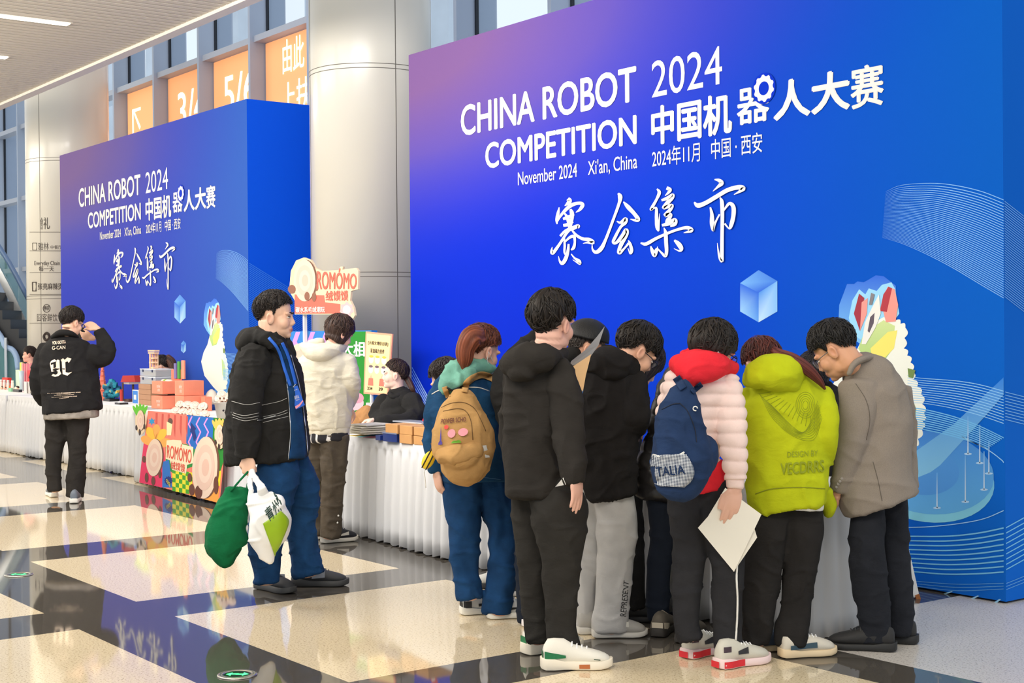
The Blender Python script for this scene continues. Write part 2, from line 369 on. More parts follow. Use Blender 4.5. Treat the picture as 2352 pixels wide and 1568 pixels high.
# ================================================================ the two printed booth walls
YB = 6.75; KB = YB/6.9; U0 = -10.69     # sizes below were taken for a wall at 6.9 m, KB brings them to YB
def board_mat(nm, x0, wd, haze=0):
    m = bpy.data.materials.new(nm); m.use_nodes = True; n = m.node_tree.nodes; l = m.node_tree.links; b = n['Principled BSDF']
    b.inputs['Roughness'].default_value = .65; b.inputs['Specular IOR Level'].default_value = .06
    t = n.new('ShaderNodeTexCoord'); mp = n.new('ShaderNodeMapping'); mp.inputs['Location'].default_value = (-x0/wd, 0, 0); mp.inputs['Scale'].default_value = (1/wd, 1, 1/4.0)
    l.new(t.outputs['Object'], mp.inputs[0]); sx = n.new('ShaderNodeSeparateXYZ'); l.new(mp.outputs[0], sx.inputs[0])
    def ma(op, a, c=None, clamp=False):
        k = n.new('ShaderNodeMath'); k.operation = op; k.use_clamp = clamp
        for i, v in enumerate((a, c)):
            if v is None: continue
            if isinstance(v, (int, float)): k.inputs[i].default_value = v
            else: l.new(v, k.inputs[i])
        return k.outputs[0]
    u, v = sx.outputs[0], sx.outputs[2]
    r = n.new('ShaderNodeValToRGB'); e = r.color_ramp.elements
    c0, c1, c2 = ((0, 38, 184), (0, 58, 188), (0, 90, 190))
    e[0].position = .3; e[0].color = lin(c0)+(1,); e[1].position = 1; e[1].color = lin(c2)+(1,); x = e.new(.62); x.color = lin(c1)+(1,)
    l.new(u, r.inputs[0])
    # printed violet bloom in the upper left corner
    du = ma('MULTIPLY', ma('SUBTRACT', u, -.02), .95); dv = ma('MULTIPLY', ma('SUBTRACT', 1.0, v), 1.9)
    d = ma('SQRT', ma('ADD', ma('MULTIPLY', du, du), ma('MULTIPLY', dv, dv)))
    f = ma('SUBTRACT', 1.0, d, True); f = ma('POWER', f, 1.3)
    r2 = n.new('ShaderNodeValToRGB'); e = r2.color_ramp.elements
    e[0].position = 0; e[0].color = lin((0, 42, 186))+(1,); e[1].position = .75; e[1].color = lin((116, 84, 136))+(1,)
    x = e.new(.38); x.color = lin((80, 70, 164))+(1,)
    l.new(f, r2.inputs[0])
    mx = n.new('ShaderNodeMixRGB'); l.new(ma('MULTIPLY', f, 2.2, True), mx.inputs[0]); l.new(r.outputs[0], mx.inputs[1]); l.new(r2.outputs[0], mx.inputs[2])
    # lighter blue floor of the print at the lower right
    g = ma('MULTIPLY', ma('SUBTRACT', u, .66, True), ma('SUBTRACT', .55, v, True)); g = ma('MULTIPLY', g, 4.5, True)
    m3 = n.new('ShaderNodeMixRGB'); l.new(g, m3.inputs[0]); l.new(mx.outputs[0], m3.inputs[1]); m3.inputs[2].default_value = lin((20, 104, 205))+(1,)
    if haze:  # ceiling sheen and haze on the farther wall, painted into its colour
        m4 = n.new('ShaderNodeMixRGB'); m4.inputs[0].default_value = haze; l.new(m3.outputs[0], m4.inputs[1]); m4.inputs[2].default_value = lin((84, 88, 140))+(1,); l.new(m4.outputs[0], b.inputs['Base Color'])
    else: l.new(m3.outputs[0], b.inputs['Base Color'])
    return m
M_WHITE = mat('print_white', (228, 226, 220), .6, spec=.2)
def brush(mb, P, R, fn, col, off=0):
    """one brush stroke: centre line P (pixels) with half widths R"""
    Q = smooth_path([(*p, r) for p, r in zip(P, R)], 5); V = []
    for i in range(len(Q)):
        a, c = Q[max(i-1, 0)], Q[min(i+1, len(Q)-1)]; t = (c-a)[:2]; t /= np.linalg.norm(t)+1e-9; nn = np.array((-t[1], t[0]))
        V += [fn(*(Q[i, :2]+nn*max(Q[i, 2], .15))), fn(*(Q[i, :2]-nn*max(Q[i, 2], .15)))]
    mb.add(V, [(2*i, 2*i+1, 2*i+3, 2*i+2) for i in range(len(Q)-1)], col)
# the four brush-written characters, traced as strokes (pixels of a 4.704x enlargement from (1240,390))
CAL = [
 [(305, 312, 20), (325, 335, 24), (300, 365, 15), (272, 388, 4)], [(212, 405, 5), (200, 470, 16), (185, 540, 14), (190, 585, 6)],
 [(190, 560, 8), (240, 480, 14), (330, 390, 20), (420, 360, 16), (465, 375, 20), (440, 425, 16), (392, 460, 3)],
 [(272, 470, 8), (300, 510, 16), (320, 570, 22), (330, 620, 20)], [(335, 425, 12), (350, 465, 22), (352, 520, 18), (330, 600, 22)],
 [(255, 530, 12), (300, 515, 18), (375, 480, 10)], [(258, 600, 14), (310, 590, 18), (365, 560, 10)], [(225, 715, 12), (280, 660, 14), (350, 635, 22), (420, 605, 18), (418, 630, 10)],
 [(330, 640, 18), (290, 690, 14), (220, 800, 14), (150, 895, 18), (132, 880, 14), (140, 832, 2)],
 [(345, 640, 8), (400, 705, 14), (470, 745, 16), (540, 755, 20), (580, 785, 20), (520, 785, 10), (472, 795, 2)],
 [(270, 730, 8), (275, 820, 12), (272, 890, 10), (290, 930, 4)], [(265, 790, 6), (330, 730, 14), (375, 720, 16), (385, 780, 12), (372, 840, 16), (345, 865, 8)],
 [(318, 800, 10), (310, 880, 16), (285, 960, 20), (250, 1010, 18), (222, 985, 10), (208, 932, 2)], [(345, 908, 5), (385, 955, 10), (430, 985, 18), (440, 1015, 12), (400, 995, 6), (362, 970, 2)],
 [(855, 252, 10), (875, 290, 24), (865, 360, 16), (800, 540, 14), (720, 750, 15), (670, 850, 22), (615, 890, 18), (578, 860, 10), (572, 800, 3)],
 [(912, 345, 6), (960, 400, 22), (1030, 475, 20), (1070, 535, 22), (1040, 545, 14), (985, 532, 3)],
 [(840, 555, 5), (880, 570, 14), (935, 530, 20), (930, 570, 20), (880, 620, 14), (820, 730, 16), (800, 780, 14), (830, 790, 14), (900, 720, 24), (940, 650, 20), (950, 690, 18), (900, 780, 22), (865, 860, 18), (870, 895, 20), (920, 850, 10), (970, 790, 12)],
 [(965, 760, 4), (985, 800, 14), (1000, 870, 18), (985, 905, 8), (960, 845, 3)],
 [(1275, 205, 7), (1300, 245, 18), (1270, 320, 14), (1225, 400, 16), (1210, 430, 14), (1240, 415, 8), (1268, 420, 14), (1270, 520, 18), (1275, 620, 17), (1292, 665, 6)], [(1305, 470, 2), (1298, 560, 8), (1295, 660, 6)],
 [(1380, 195, 18), (1415, 215, 20), (1400, 245, 14), (1362, 280, 3)],
 [(1325, 330, 12), (1390, 305, 18), (1445, 270, 16), (1445, 300, 16), (1395, 350, 22), (1345, 410, 16), (1400, 395, 20), (1440, 385, 16), (1420, 430, 18), (1365, 490, 20), (1410, 480, 18), (1430, 490, 12), (1395, 550, 26), (1390, 600, 20)],
 [(1330, 600, 12), (1400, 580, 22), (1470, 540, 20), (1470, 585, 20), (1420, 610, 8)], [(1352, 625, 4), (1370, 680, 18), (1375, 780, 20), (1380, 880, 18), (1365, 930, 16), (1320, 890, 10), (1275, 850, 8), (1255, 910, 20), (1252, 940, 8)],
 [(1100, 790, 8), (1160, 800, 18), (1260, 745, 16), (1380, 690, 14), (1500, 645, 14), (1600, 625, 18), (1650, 650, 22), (1610, 670, 12), (1565, 680, 3)],
 [(1210, 825, 6), (1225, 870, 18), (1250, 925, 18), (1280, 870, 10), (1282, 828, 2)], [(1465, 760, 10), (1510, 800, 24), (1540, 850, 22), (1520, 875, 10), (1460, 850, 2)],
 [(1900, 105, 6), (1950, 115, 18), (1975, 145, 24), (1940, 180, 14), (1882, 232, 3)],
 [(1680, 350, 8), (1720, 385, 24), (1800, 360, 22), (1920, 290, 22), (2040, 220, 22), (2150, 190, 24), (2210, 200, 26), (2170, 235, 14), (2110, 268, 3)],
 [(1960, 300, 7), (1980, 350, 20), (1985, 500, 19), (1982, 700, 18), (1980, 900, 19), (1980, 985, 16), (1955, 950, 12), (1940, 870, 8), (1930, 790, 2)],
 [(1855, 405, 8), (1872, 480, 18), (1875, 580, 24), (1885, 660, 8), (1910, 570, 10), (1955, 480, 8)], [(2000, 440, 8), (2060, 365, 16), (2105, 400, 22), (2105, 500, 22), (2080, 600, 20), (2060, 635, 8), (2010, 580, 10)],
]
def make_board(nm, label, x0, wd, top, fn, side_px, shift, haze):
    """fn maps a pixel measured on the right-hand wall to this wall's own surface"""
    t = thing(nm, label, 'display wall', (x0+wd/2, YB+.6, 0), 'blue printed booth walls')
    b = MB(); b.box(x0, x0+wd, YB, YB+1.9, .012, top)
    b.build('panel', board_mat('board_print'+('_hazed' if haze else ''), x0, wd, haze), t)
    b = MB(); b.box(x0+.02, x0+wd-.02, YB+.02, YB+1.88, 0, .012); b.build('base', M_SEAMK, t)
    if haze: b = MB(); b.box(x0+wd, x0+wd+.002, YB+.001, YB+1.9, .012, top); b.build('side_panel', mat('plain_blue_print', (0, 78, 216), .65, spec=.12), t)
    q = lambda p, d=.003: np.array(fn(*p))+np.array((0, -d, 0))
    def T(nm_, lines):
        mb = MB()
        for s, (u0, u1, z0, z1), bold in lines:
            mb_fn = lambda u, v: fnb(U0+u0+(u1-u0)*u, z0+(z1-z0)*v)
            if bold >= 0: writing(mb, s, mb_fn, None, bold)
            else:                                        # heavy weight for dense characters: the line printed with a thick pen
                for kk, (ddx, ddz) in enumerate(((-1, 0), (1, 0), (0, -.7), (0, .7), (-.7, .5), (.7, -.5), (0, 0))):
                    writing(mb, s, lambda u, v: fnb(U0+u0+(u1-u0)*u-ddx*bold, z0+(z1-z0)*v-ddz*bold)-np.array((0, .0004*kk, 0)), None, 0)
        mb.build(nm_, M_WHITE, t)
    fnb = lambda X, z: shift(X, z)
    T('event_title', [('CHINA ROBOT', (.82, 3.03, 3.17, 3.42), -.0075), ('2024', (3.2, 3.9, 3.165, 3.425), .0), ('COMPETITION', (1.17, 3.03, 2.86, 3.065), -.0075), ('中国机', (3.2, 3.98, 2.83, 3.095), -.009), ('器', (4.04, 4.32, 2.87, 3.1), -.007), ('人大', (4.37, 4.98, 2.86, 3.1), -.011), ('赛', (5.0, 5.24, 2.85, 3.1), -.007)])
    # small gear set into the title character
    g0 = fnb(onY(1756, 203, 6.9)[0], onY(1756, 203, 6.9)[2]); mb = MB(); n = 20; P = []
    dk = [g0+np.array((.1*math.cos(a), -.0035, .1*math.sin(a))) for a in np.linspace(0, 2*math.pi, 41)[:-1]]
    mb.add(dk, [tuple(range(40))]); mb.build('gear_ground', mat('print_blue', (0, 46, 186), .65, spec=.06), t); mb = MB()
    for ring in (0, 1):
        for i in range(n*2):
            a = math.pi*i/n; r = .044 if ring == 0 else (.088 if (i//2) % 2 else .077)
            P.append(g0+np.array((r*math.cos(a), -.004, r*math.sin(a))))
    mb.add(P, [(i, (i+1) % (2*n), 2*n+(i+1) % (2*n), 2*n+i) for i in range(2*n)]); mb.build('gear_emblem', M_WHITE, t)
    T('date_line', [('November 2024    Xi\'an, China', (1.61, 3.04, 2.665, 2.79), .004), ('2024年11月   中国 · 西安', (3.2, 4.26, 2.665, 2.8), .004)])
    mb = MB()
    for k, s in enumerate(CAL): brush(mb, [(1240+x/4.704, 390+y/4.704) for x, y, _ in s], [r/4.704*1.02 for _, _, r in s], lambda x, y: q((x, y), .003+.0003*k), None)
    mb.build('calligraphy', M_WHITE, t)
    # line art: families of thin printed lines between an upper and a lower guide
    mb = MB()
    def family(A, B, n, w0, w1, c, pw=1.0, d=.003):
        A, B = smooth_path(A, 6), smooth_path(B, 6); L = np.linspace(0, 1, 40)
        def at(Q, s): s = s*(len(Q)-1); i = min(int(s), len(Q)-2); return Q[i]*(1-(s-i))+Q[i+1]*(s-i)
        for k in range(n):
            f = (k/(n-1))**pw
            P = [at(A, s)*(1-f)+at(B, s)*f for s in L]
            V = []
            for i, p in enumerate(P):
                wdt = w0+(w1-w0)*min(1, L[i]*1.6)
                V += [q((p[0], p[1]-wdt), d), q((p[0], p[1]+wdt), d)]
            mb.add(V, [(2*i, 2*i+1, 2*i+3, 2*i+2) for i in range(len(P)-1)], [lin(c)]*len(V))
    lc = (120, 178, 236)
    family([(2035, 440), (2071, 425.5), (2138, 420.7), (2193, 425.5), (2253, 439), (2306, 459)], [(2027, 545), (2075, 560), (2134, 586), (2193, 617), (2253, 653), (2306, 684)], 40, .12, .95, lc, .9)
    family([(2085, 862), (2114, 868), (2193, 874), (2250, 883), (2306, 898)], [(2085, 925), (2124, 926), (2193, 938), (2250, 953), (2306, 972)], 12, .5, .9, (140, 196, 240))
    family([(2085, 936), (2124, 940), (2193, 957), (2250, 978), (2306, 1005)], [(2085, 982), (2117, 985), (2174, 997), (2228, 1013), (2270, 1030)], 10, 1.3, 1.2, (110, 186, 236))
    family([(2080, 1231), (2174, 1231), (2246, 1224), (2306, 1212)], [(2096, 1312), (2174, 1318), (2246, 1317), (2306, 1313)], 9, 1.4, 1.7, (116, 192, 234))
    family([(2100, 1334), (2200, 1341), (2306, 1339)], [(2106, 1346), (2200, 1356), (2306, 1352)], 3, .7, .8, (90, 160, 224))
    for P in ([(2210, 1003), (2267, 1031), (2300, 1055), (2306, 1062)], [(2306, 1172), (2263, 1190), (2210, 1201), (2138, 1209), (2080, 1211)]):
        brush(mb, P, [1]*len(P), lambda x, y: q((x, y)), (150, 204, 244))
    for a, b_ in (((2168, 1362), (2186, 1357)), ((2229, 1374), (2246, 1367)), ((2280, 1385), (2296, 1375))):
        mb.add([q(a), q((a[0]+8, a[1]+1)), q((b_[0]+4, b_[1]+1)), q(b_)], [(0, 1, 2, 3)], [lin((150, 204, 236))]*4)
    # streaks of light at the left foot of the print
    for k in range(11):
        x = 944+k*2.2
        mb.add([q((947, 842+k*9)), q((947, 845+k*9)), q((1010, 965+k*7)), q((1010, 958+k*7))], [(0, 1, 2, 3)], [lin((70, 130, 226))]*2+[lin((196, 222, 240))]*2)
    mb.build('line_art', M_PRINT, t)
    # disc stage with light beams
    mb = MB()
    def poly(P, c, d, c2=None):
        n = len(P); ys_ = [p[1] for p in P]; lo, hi = min(ys_), max(ys_); a, e = np.array(lin(c)), np.array(lin(c2 or c))
        mb.add([q(p, d) for p in P], [tuple(range(n-1, -1, -1))], [tuple(a+(e-a)*(p[1]-lo)/(hi-lo)) for p in P])
    def ell(cx, cy, rx, ry, rot, n=40): return [(cx+rx*math.cos(2*math.pi*i/n)*math.cos(rot)-ry*math.sin(2*math.pi*i/n)*math.sin(rot), cy+rx*math.cos(2*math.pi*i/n)*math.sin(rot)+ry*math.sin(2*math.pi*i/n)*math.cos(rot)) for i in range(n)]
    poly(ell(2135, 1103, 150, 96, .12), (60, 138, 214), .0015, (130, 206, 228))
    poly(ell(2135, 1085, 149, 95, .12), (58, 128, 210), .002, (92, 168, 224))
    poly(ell(2120, 1080, 84, 56, .12), (74, 144, 216), .0024)
    poly([(2306, 866), (2306, 906), (2262, 957), (2160, 1068), (2138, 1084), (2104, 1098), (2070, 1100), (2070, 1060), (2190, 975)], (40, 122, 214), .0027, (128, 192, 228))
    for x, y0, y1 in ((2224, 955, 1042), (2251, 975, 1063), (2218, 1045, 1152), (2153, 1085, 1166), (2261, 1036, 1124), (2272, 1010, 1087)):
        poly([(x-1.3, y0), (x+1.3, y0), (x+1.3, y1), (x-1.3, y1)], (96, 164, 226), .0031, (206, 226, 242)); poly(ell(x, y1, 9, 2.6, 0, 14), (170, 206, 238), .0031)
    mb.build('stage_art', M_PRINT, t)
    # floating cubes
    mb = MB()
    def face(P, cs): mb.add([q(p, .0022) for p in P], [(3, 2, 1, 0)], [lin(c) for c in cs])
    for (ox, oy, s) in ((1743, 680, 1.0), (1768, 836, .44)):
        p = lambda x, y: (ox+(x-1743)*s, oy+(y-680)*s)
        face([p(1743, 620), p(1786, 645), p(1743, 672), p(1700.5, 650)], [(70, 130, 214), (50, 116, 212), (24, 90, 206), (104, 164, 226)])
        face([p(1700.5, 650), p(1743, 672), p(1743, 740), p(1700.5, 715)], [(20, 92, 208), (18, 92, 206), (80, 146, 222), (140, 190, 232)])
        face([p(1743, 672), p(1786, 645), p(1786, 715), p(1743, 740)], [(60, 132, 216), (110, 168, 228), (120, 176, 230), (176, 208, 236)])
    mb.build('cube_art', M_PRINT, t)
    # abstract plume: cream scallops, leaf patches and feather blades
    mb = MB()
    def fan(P, c, d, c2=None):
        n = len(P); m_ = np.mean(P, 0); ys_ = [p[1] for p in P]; lo, hi = min(ys_), max(ys_); a, e = np.array(lin(c)), np.array(lin(c2 or c))
        cc = lambda y: tuple(a+(e-a)*(y-lo)/(hi-lo))
        mb.add([q(p, d) for p in P], [tuple(range(n-1, -1, -1))], [cc(p[1]) for p in P])
    def scal(P, amp, k):
        out = []
        for i in range(len(P)-1):
            a, b_ = np.array(P[i], float), np.array(P[i+1], float); tt = b_-a; nn = np.array((tt[1], -tt[0]))/np.linalg.norm(tt)
            for j in range(k*6):
                s = j/(k*6); out.append(tuple(a+tt*s+nn*amp*abs(math.sin(math.pi*k*s))))
        return out
    fan([(1926, 745), (1928, 700), (1946, 652), (1962, 652), (1970, 646), (1984, 648), (1992, 644), (2012, 632), (2030, 634), (2058, 656), (2060, 700), (2040, 760), (1990, 800), (1950, 770)], (30, 96, 212), .0015, (120, 190, 240))
    fan([(1958, 690), (1974, 664), (1988, 676), (1996, 662), (2014, 668), (2026, 654), (2048, 648), (2057, 664), (2066, 720), (2010, 800), (1962, 770), (1950, 730)], (150, 210, 242), .0019)
    edge = scal([(2058, 735), (2080, 752), (2076, 800), (2092, 832), (2098, 872), (2116, 905), (2122, 950), (2118, 985), (2100, 1030)], 7, 2)
    body = [(1985, 770), (2000, 745), (2030, 728)]+edge+[(2070, 1050), (2000, 1010), (1930, 960), (1905, 900), (1925, 860), (1955, 830)]
    fan(body, (236, 238, 226), .0023)
    fan([(1985, 765), (2030, 735), (2056, 748), (2052, 800), (2030, 830), (1995, 835), (1972, 800)], (204, 220, 150), .0027, (168, 204, 120))
    fan([(2000, 800), (2040, 762), (2062, 758), (2054, 800), (2032, 822), (2006, 832)], (240, 226, 110), .003)
    fan([(2072, 890), (2092, 905), (2106, 940), (2100, 985), (2078, 960)], (190, 216, 150), .0027)
    for ki, (P, c) in enumerate((([(1962, 720), (1974, 674), (1986, 684), (1976, 760)], (158, 42, 58)), ([(1976, 760), (1980, 694), (1994, 684), (1992, 720)], (236, 150, 140)), ([(2030, 680), (2040, 658), (2056, 664), (2064, 700), (2058, 738), (2036, 740), (2026, 700)], (240, 150, 138)), ([(2022, 714), (2030, 676), (2042, 658), (2050, 662), (2038, 716)], (176, 50, 62)),
                  ([(1980, 790), (1988, 740), (2004, 706), (2020, 676), (2024, 720), (2012, 752), (1990, 790)], (232, 230, 222)), ([(1994, 760), (2000, 728), (2010, 718), (2008, 742), (1998, 764)], (92, 80, 92)), ([(1997, 700), (2002, 672), (2010, 676), (2004, 700)], (128, 124, 128)), ([(2086, 845), (2104, 850), (2098, 868), (2088, 866)], (110, 136, 72)))):
        fan(P, c, .0034+.0003*ki)
    mb.build('plume_art', M_PRINT, t)
    # printed lines running on round the corner
    mb = MB(); xs_ = x0+wd+.003
    for (px0, py0, dy, sl, n, wdt, c) in side_px:
        for k in range(n):
            y = py0+dy*k; P = [onX(px0, y, xs_), onX(px0+150, y+150*sl, xs_)]
            for p in P: p[1] = min(max(p[1], YB+.0), YB+1.88); p[0] = xs_
            V = []
            for p in P: V += [p+UP*wdt, p-UP*wdt]
            if all(.03 < v[2] < top for v in V): mb.add(V, [(0, 1, 3, 2)], [lin(c)]*4)
    if mb.V: mb.build('side_line_art', M_PRINT, t)
    return t
M_SEAMK = mat('board_base_black', (20, 22, 30), .7)
make_board('display_wall', 'big blue printed wall behind the crowd, violet in its upper left corner', U0*KB, onY(2307.5, 900, YB)[0]-U0*KB, 1.5+2.49*KB, lambda x, y: onY(x, y, YB),
           [(2307.5, 462, 5.6, .78, 40, .0017, (120, 178, 236)), (2308, 900, 7, .25, 10, .002, (120, 180, 236)), (2309, 1212, 12, -.55, 9, .0032, (116, 192, 234)), (2309, 1340, 7, -.4, 3, .002, (90, 160, 224))], lambda X, z: np.array((X*KB, YB-.003, 1.5+(z-1.5)*KB)), 0)
k2 = .972
def to2(x, y):
    p = onY(x, y, YB); return np.array((-19.0*KB+(p[0]-(U0+.82)*KB)*k2, YB, p[2]+.085*KB))
make_board('display_wall', 'blue printed wall farther off, beside the left column, with a plain side face', -19.75*KB, 5.84*KB, 1.5+2.54*KB, to2,
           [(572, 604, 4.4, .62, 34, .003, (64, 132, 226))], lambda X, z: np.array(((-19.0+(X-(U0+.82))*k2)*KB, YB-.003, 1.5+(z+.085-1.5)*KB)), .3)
# ================================================================ people
def ring_tube(mb, C, A, B, cap=(1, 1), n=22, jag=None):
    """tube through the points C, half widths A across the view and B along it"""
    C = np.asarray(C, float); N = len(C); V = []; prev = None
    rows = []
    T = np.gradient(C, axis=0); T /= np.linalg.norm(T, axis=1)[:, None]+1e-9
    for i in range(N):
        v = C[i]-CAMPOS; v = v/np.linalg.norm(v); s = np.cross(T[i], v); ls = np.linalg.norm(s)
        if ls < .25 and prev is not None: s = prev-T[i]*(prev@T[i]); ls = np.linalg.norm(s)
        s = s/(ls+1e-9)
        if prev is not None and s@prev < 0: s = -s
        prev = s; rows.append((C[i], s, np.cross(T[i], s), A[i], B[i], T[i]))
    full = []
    if cap[0]:
        c, s, o, a, b, t = rows[0]; r = min(a, b)*cap[0]
        for q in (.97, .8, .5): full.append((c-t*r*q, s, o, a*math.sqrt(1-q*q), b*math.sqrt(1-q*q)))
    full += [x[:5] for x in rows]
    if cap[1]:
        c, s, o, a, b, t = rows[-1]; r = min(a, b)*cap[1]
        for q in (.5, .8, .97): full.append((c+t*r*q, s, o, a*math.sqrt(1-q*q), b*math.sqrt(1-q*q)))
    for c, s, o, a, b in full:
        for k in range(n):
            th = 2*math.pi*k/n; cs, sn = math.cos(th), math.sin(th)
            V.append(c+s*a*np.sign(cs)*abs(cs)**.9+o*b*np.sign(sn)*abs(sn)**.9)
    M_ = len(full)
    Fc = [(j*n+i, j*n+(i+1) % n, (j+1)*n+(i+1) % n, (j+1)*n+i) for j in range(M_-1) for i in range(n)]
    Fc += [tuple(range(n-1, -1, -1)), tuple(range((M_-1)*n, M_*n))]
    mb.add(V, Fc)
def fold(me, amp, sc=1., seed=0, quilt=0, hang=None):
    c = coords(me); nn = normals(me)
    r1 = 1-2*np.abs(vnoise(c*np.array((10, 10, 5.))*sc+vnoise(c*6, seed+5)[:, None]*.8, seed))
    r2 = vnoise(c*np.array((26, 26, 17.))*sc, seed+3)
    q = c+np.stack([vnoise(c*5, seed+11), vnoise(c*5, seed+12), vnoise(c*5, seed+13)], 1)*.07
    r3 = 1-2*np.abs(vnoise(q*np.array((7, 7, 13.))*sc, seed+6)); r3 = (np.maximum(r3-.3, 0)/.7)**2*1.6
    d = amp*(.8*r1+.3*r2+.55*r3)
    if quilt:
        z = c[:, 2]+.006*vnoise(c*9, seed+9); d = d*.5+.014*(np.sqrt(np.abs(np.sin(np.pi*z/quilt)))-.75)
    setco(me, c+nn*d[:, None])
LEGWEAR = ('jeans', 'trousers', 'sweatpants')
class Person:
    def __init__(s, label, D, foot, skin=(232, 190, 164), lips=(196, 112, 100), seed=1, group=None, cat='person', name='person', loc=None):
        s.D = D; s.seed = seed
        if loc is None: g = G(*foot); loc = (g[0], g[1], 0)
        s.root = thing(name, label, cat, loc, group)
        s.skin, s.lips = lin(skin), lin(lips); s.body = MB(); s.frames = []; s.bv = {}
    def P(s, x, y, dd=0): return W(x, y, s.D+dd)
    def _tube(s, mb, spec, cap=(1, 1), k=.8, scale=1., sub=4, dd=0):
        """spec: (x, y, depth offset, radius px[, depth ratio])"""
        Q = smooth_path([(p[0], p[1], p[2]+dd, p[3], p[4] if len(p) > 4 else k) for p in spec], sub)
        C = [s.P(*q[:3]) for q in Q]; A = [q[3]*(s.D+q[2])/F*scale for q in Q]
        ring_tube(mb, C, A, [a*(q[4]*1.22 if .5 < q[4] < .72 else q[4]) for a, q in zip(A, Q)], cap)
    def garment(s, name, m, tubes, ells=(), vox=.0095, folds=.007, fsc=1., body=.8, it=2, quilt=0, label=None, parent=None):
        mb = MB()
        for t in tubes:
            spec, kw = t[0], dict(t[1])
            bd = kw.pop('body', body)
            s._tube(mb, spec, **kw)
            if bd:
                cp = kw.pop('cap', (1, 1)); sp = [list(q) for q in spec]
                if cp[1] == 0 and len(sp) > 2 and name not in LEGWEAR: sp[-1] = [sp[-2][i]*.45+sp[-1][i]*.55 for i in range(4)]+sp[-1][4:]
                s._tube(s.body, sp, scale=bd*.9, cap=(.4, .4 if name in LEGWEAR else 0), **kw)
        for (x, y, dd, rx, ry, rd, *rot) in ells: s._ell(mb, x, y, dd, rx, ry, rd, rot[0] if rot else 0)
        me = remesh(mb, vox, it); s.seed += 1
        if folds: fold(me, folds, fsc, s.seed, quilt)
        o = link(name, me, m, parent or s.root, True, label=label); s.bv[name] = o
        return o
    def _ell(s, mb, x, y, dd, rx, ry, rd, rot=0):
        k = (s.D+dd)/F; a = math.radians(rot); u = RIGHT*math.cos(a)+UP*math.sin(a); v = UP*math.cos(a)-RIGHT*math.sin(a)
        mb.ell(s.P(x, y, dd), rx*k, rd, ry*k, (u, AWAY, v))
    def solid(s, name, m, tubes=(), ells=(), vox=.006, it=2, folds=0, parent=None, label=None): return s.garment(name, m, tubes, ells, vox, folds, 2, 0, it, 0, label, parent)
    # ---- head frame
    def head(s, x, y, yaw, pitch=0, roll=0, sc=1., dd=0, neck=None, nr=.056):
        c = s.P(x, y, dd); v = c-CAMPOS; v[2] = 0; v /= np.linalg.norm(v); rt = np.array((v[1], -v[0], 0))
        ya, pi_, ro = map(math.radians, (yaw, pitch, roll))
        f = v*math.cos(ya)+rt*math.sin(ya); f2 = f*math.cos(pi_)-UP*math.sin(pi_); u2 = UP*math.cos(pi_)+f*math.sin(pi_); x_ = np.cross(f2, u2)
        u3 = u2*math.cos(ro)+x_*math.sin(ro); x3 = np.cross(f2, u3)
        R = np.array((x3, f2, u3)).T*sc
        s.h = lambda a, b, e, R=R, c=c: c+R@np.array((a, b, e)); s.R = R; s.hc = c; s.hs = sc; s.ax = (x3, f2, u3)
        mb = s.body; E = lambda p, r: mb.ell(s.h(*p), r[0]*sc, r[1]*sc, r[2]*sc, s.ax, 20, 14)
        E((0, -.012, .035), (.075, .094, .088)); E((0, .03, -.025), (.062, .06, .085)); E((0, .036, -.072), (.05, .05, .042)); E((0, .068, -.097), (.022, .02, .017))
        for q in (-1, 1):
            E((q*.036, .052, -.034), (.028, .032, .034)); E((q*.03, .074, .018), (.03, .014, .011)); E((q*.011, .090, -.039), (.009, .011, .008))
            E((q*.076, -.008, -.012), (.010, .021, .033)); E((q*.083, -.016, -.004), (.007, .014, .024))
            E((q*.04, .005, -.07), (.018, .042, .032))
        mb.wire([s.h(0, .083, .01), s.h(0, .09, -.012), s.h(0, .098, -.029), s.h(0, .099, -.037)], [.008*sc, .009*sc, .011*sc, .011*sc], 10)
        E((0, .085, -.064), (.023, .011, .0065)); E((0, .083, -.075), (.019, .011, .0075)); E((0, .077, -.055), (.02, .014, .012))
        if neck is not None:
            n2 = s.P(*neck); mb.wire(smooth_path([s.h(0, -.025, -.02), s.h(0, -.022, -.075), s.h(0, -.022, -.075)*.4+n2*.6, n2], 3), [nr*sc]*10, 16)
        s.frames.append((c.copy(), R.copy(), sc))
    def face(s, brows=True, col=(28, 22, 20), white=True):
        mw = mat('eye_white', (232, 226, 220), .2); mi = mat('iris_dark', (26, 18, 14), .15); mh = mat('brow_dark', col, .8)
        for q in (-1, 1):
            b = MB(); b.ell(s.h(q*.031, .0765, -.002), .013*s.hs, .0095*s.hs, .0048*s.hs, s.ax); e = b.build('eye', mw if white else mi, s.root, True)
            b = MB(); b.ell(s.h(q*.031, .081, -.002), .0056*s.hs, .006*s.hs, .0049*s.hs, s.ax); b.build('iris', mi, e, True)
            b = MB(); b.wire([s.h(q*.016, .0855, .0025), s.h(q*.03, .0875, .0045), s.h(q*.045, .079, .0015)], .0016*s.hs, 6); b.build('eyelid_line', mi, e, True)
            if brows: b = MB(); b.wire(smooth_path([s.h(q*.012, .0915, .018), s.h(q*.03, .0895, .024), s.h(q*.05, .076, .019)], 3), [.0035*s.hs, .0042*s.hs, .0042*s.hs, .004*s.hs, .003*s.hs, .002*s.hs, .0015*s.hs], 6); b.build('eyebrow', mh, s.root, True)
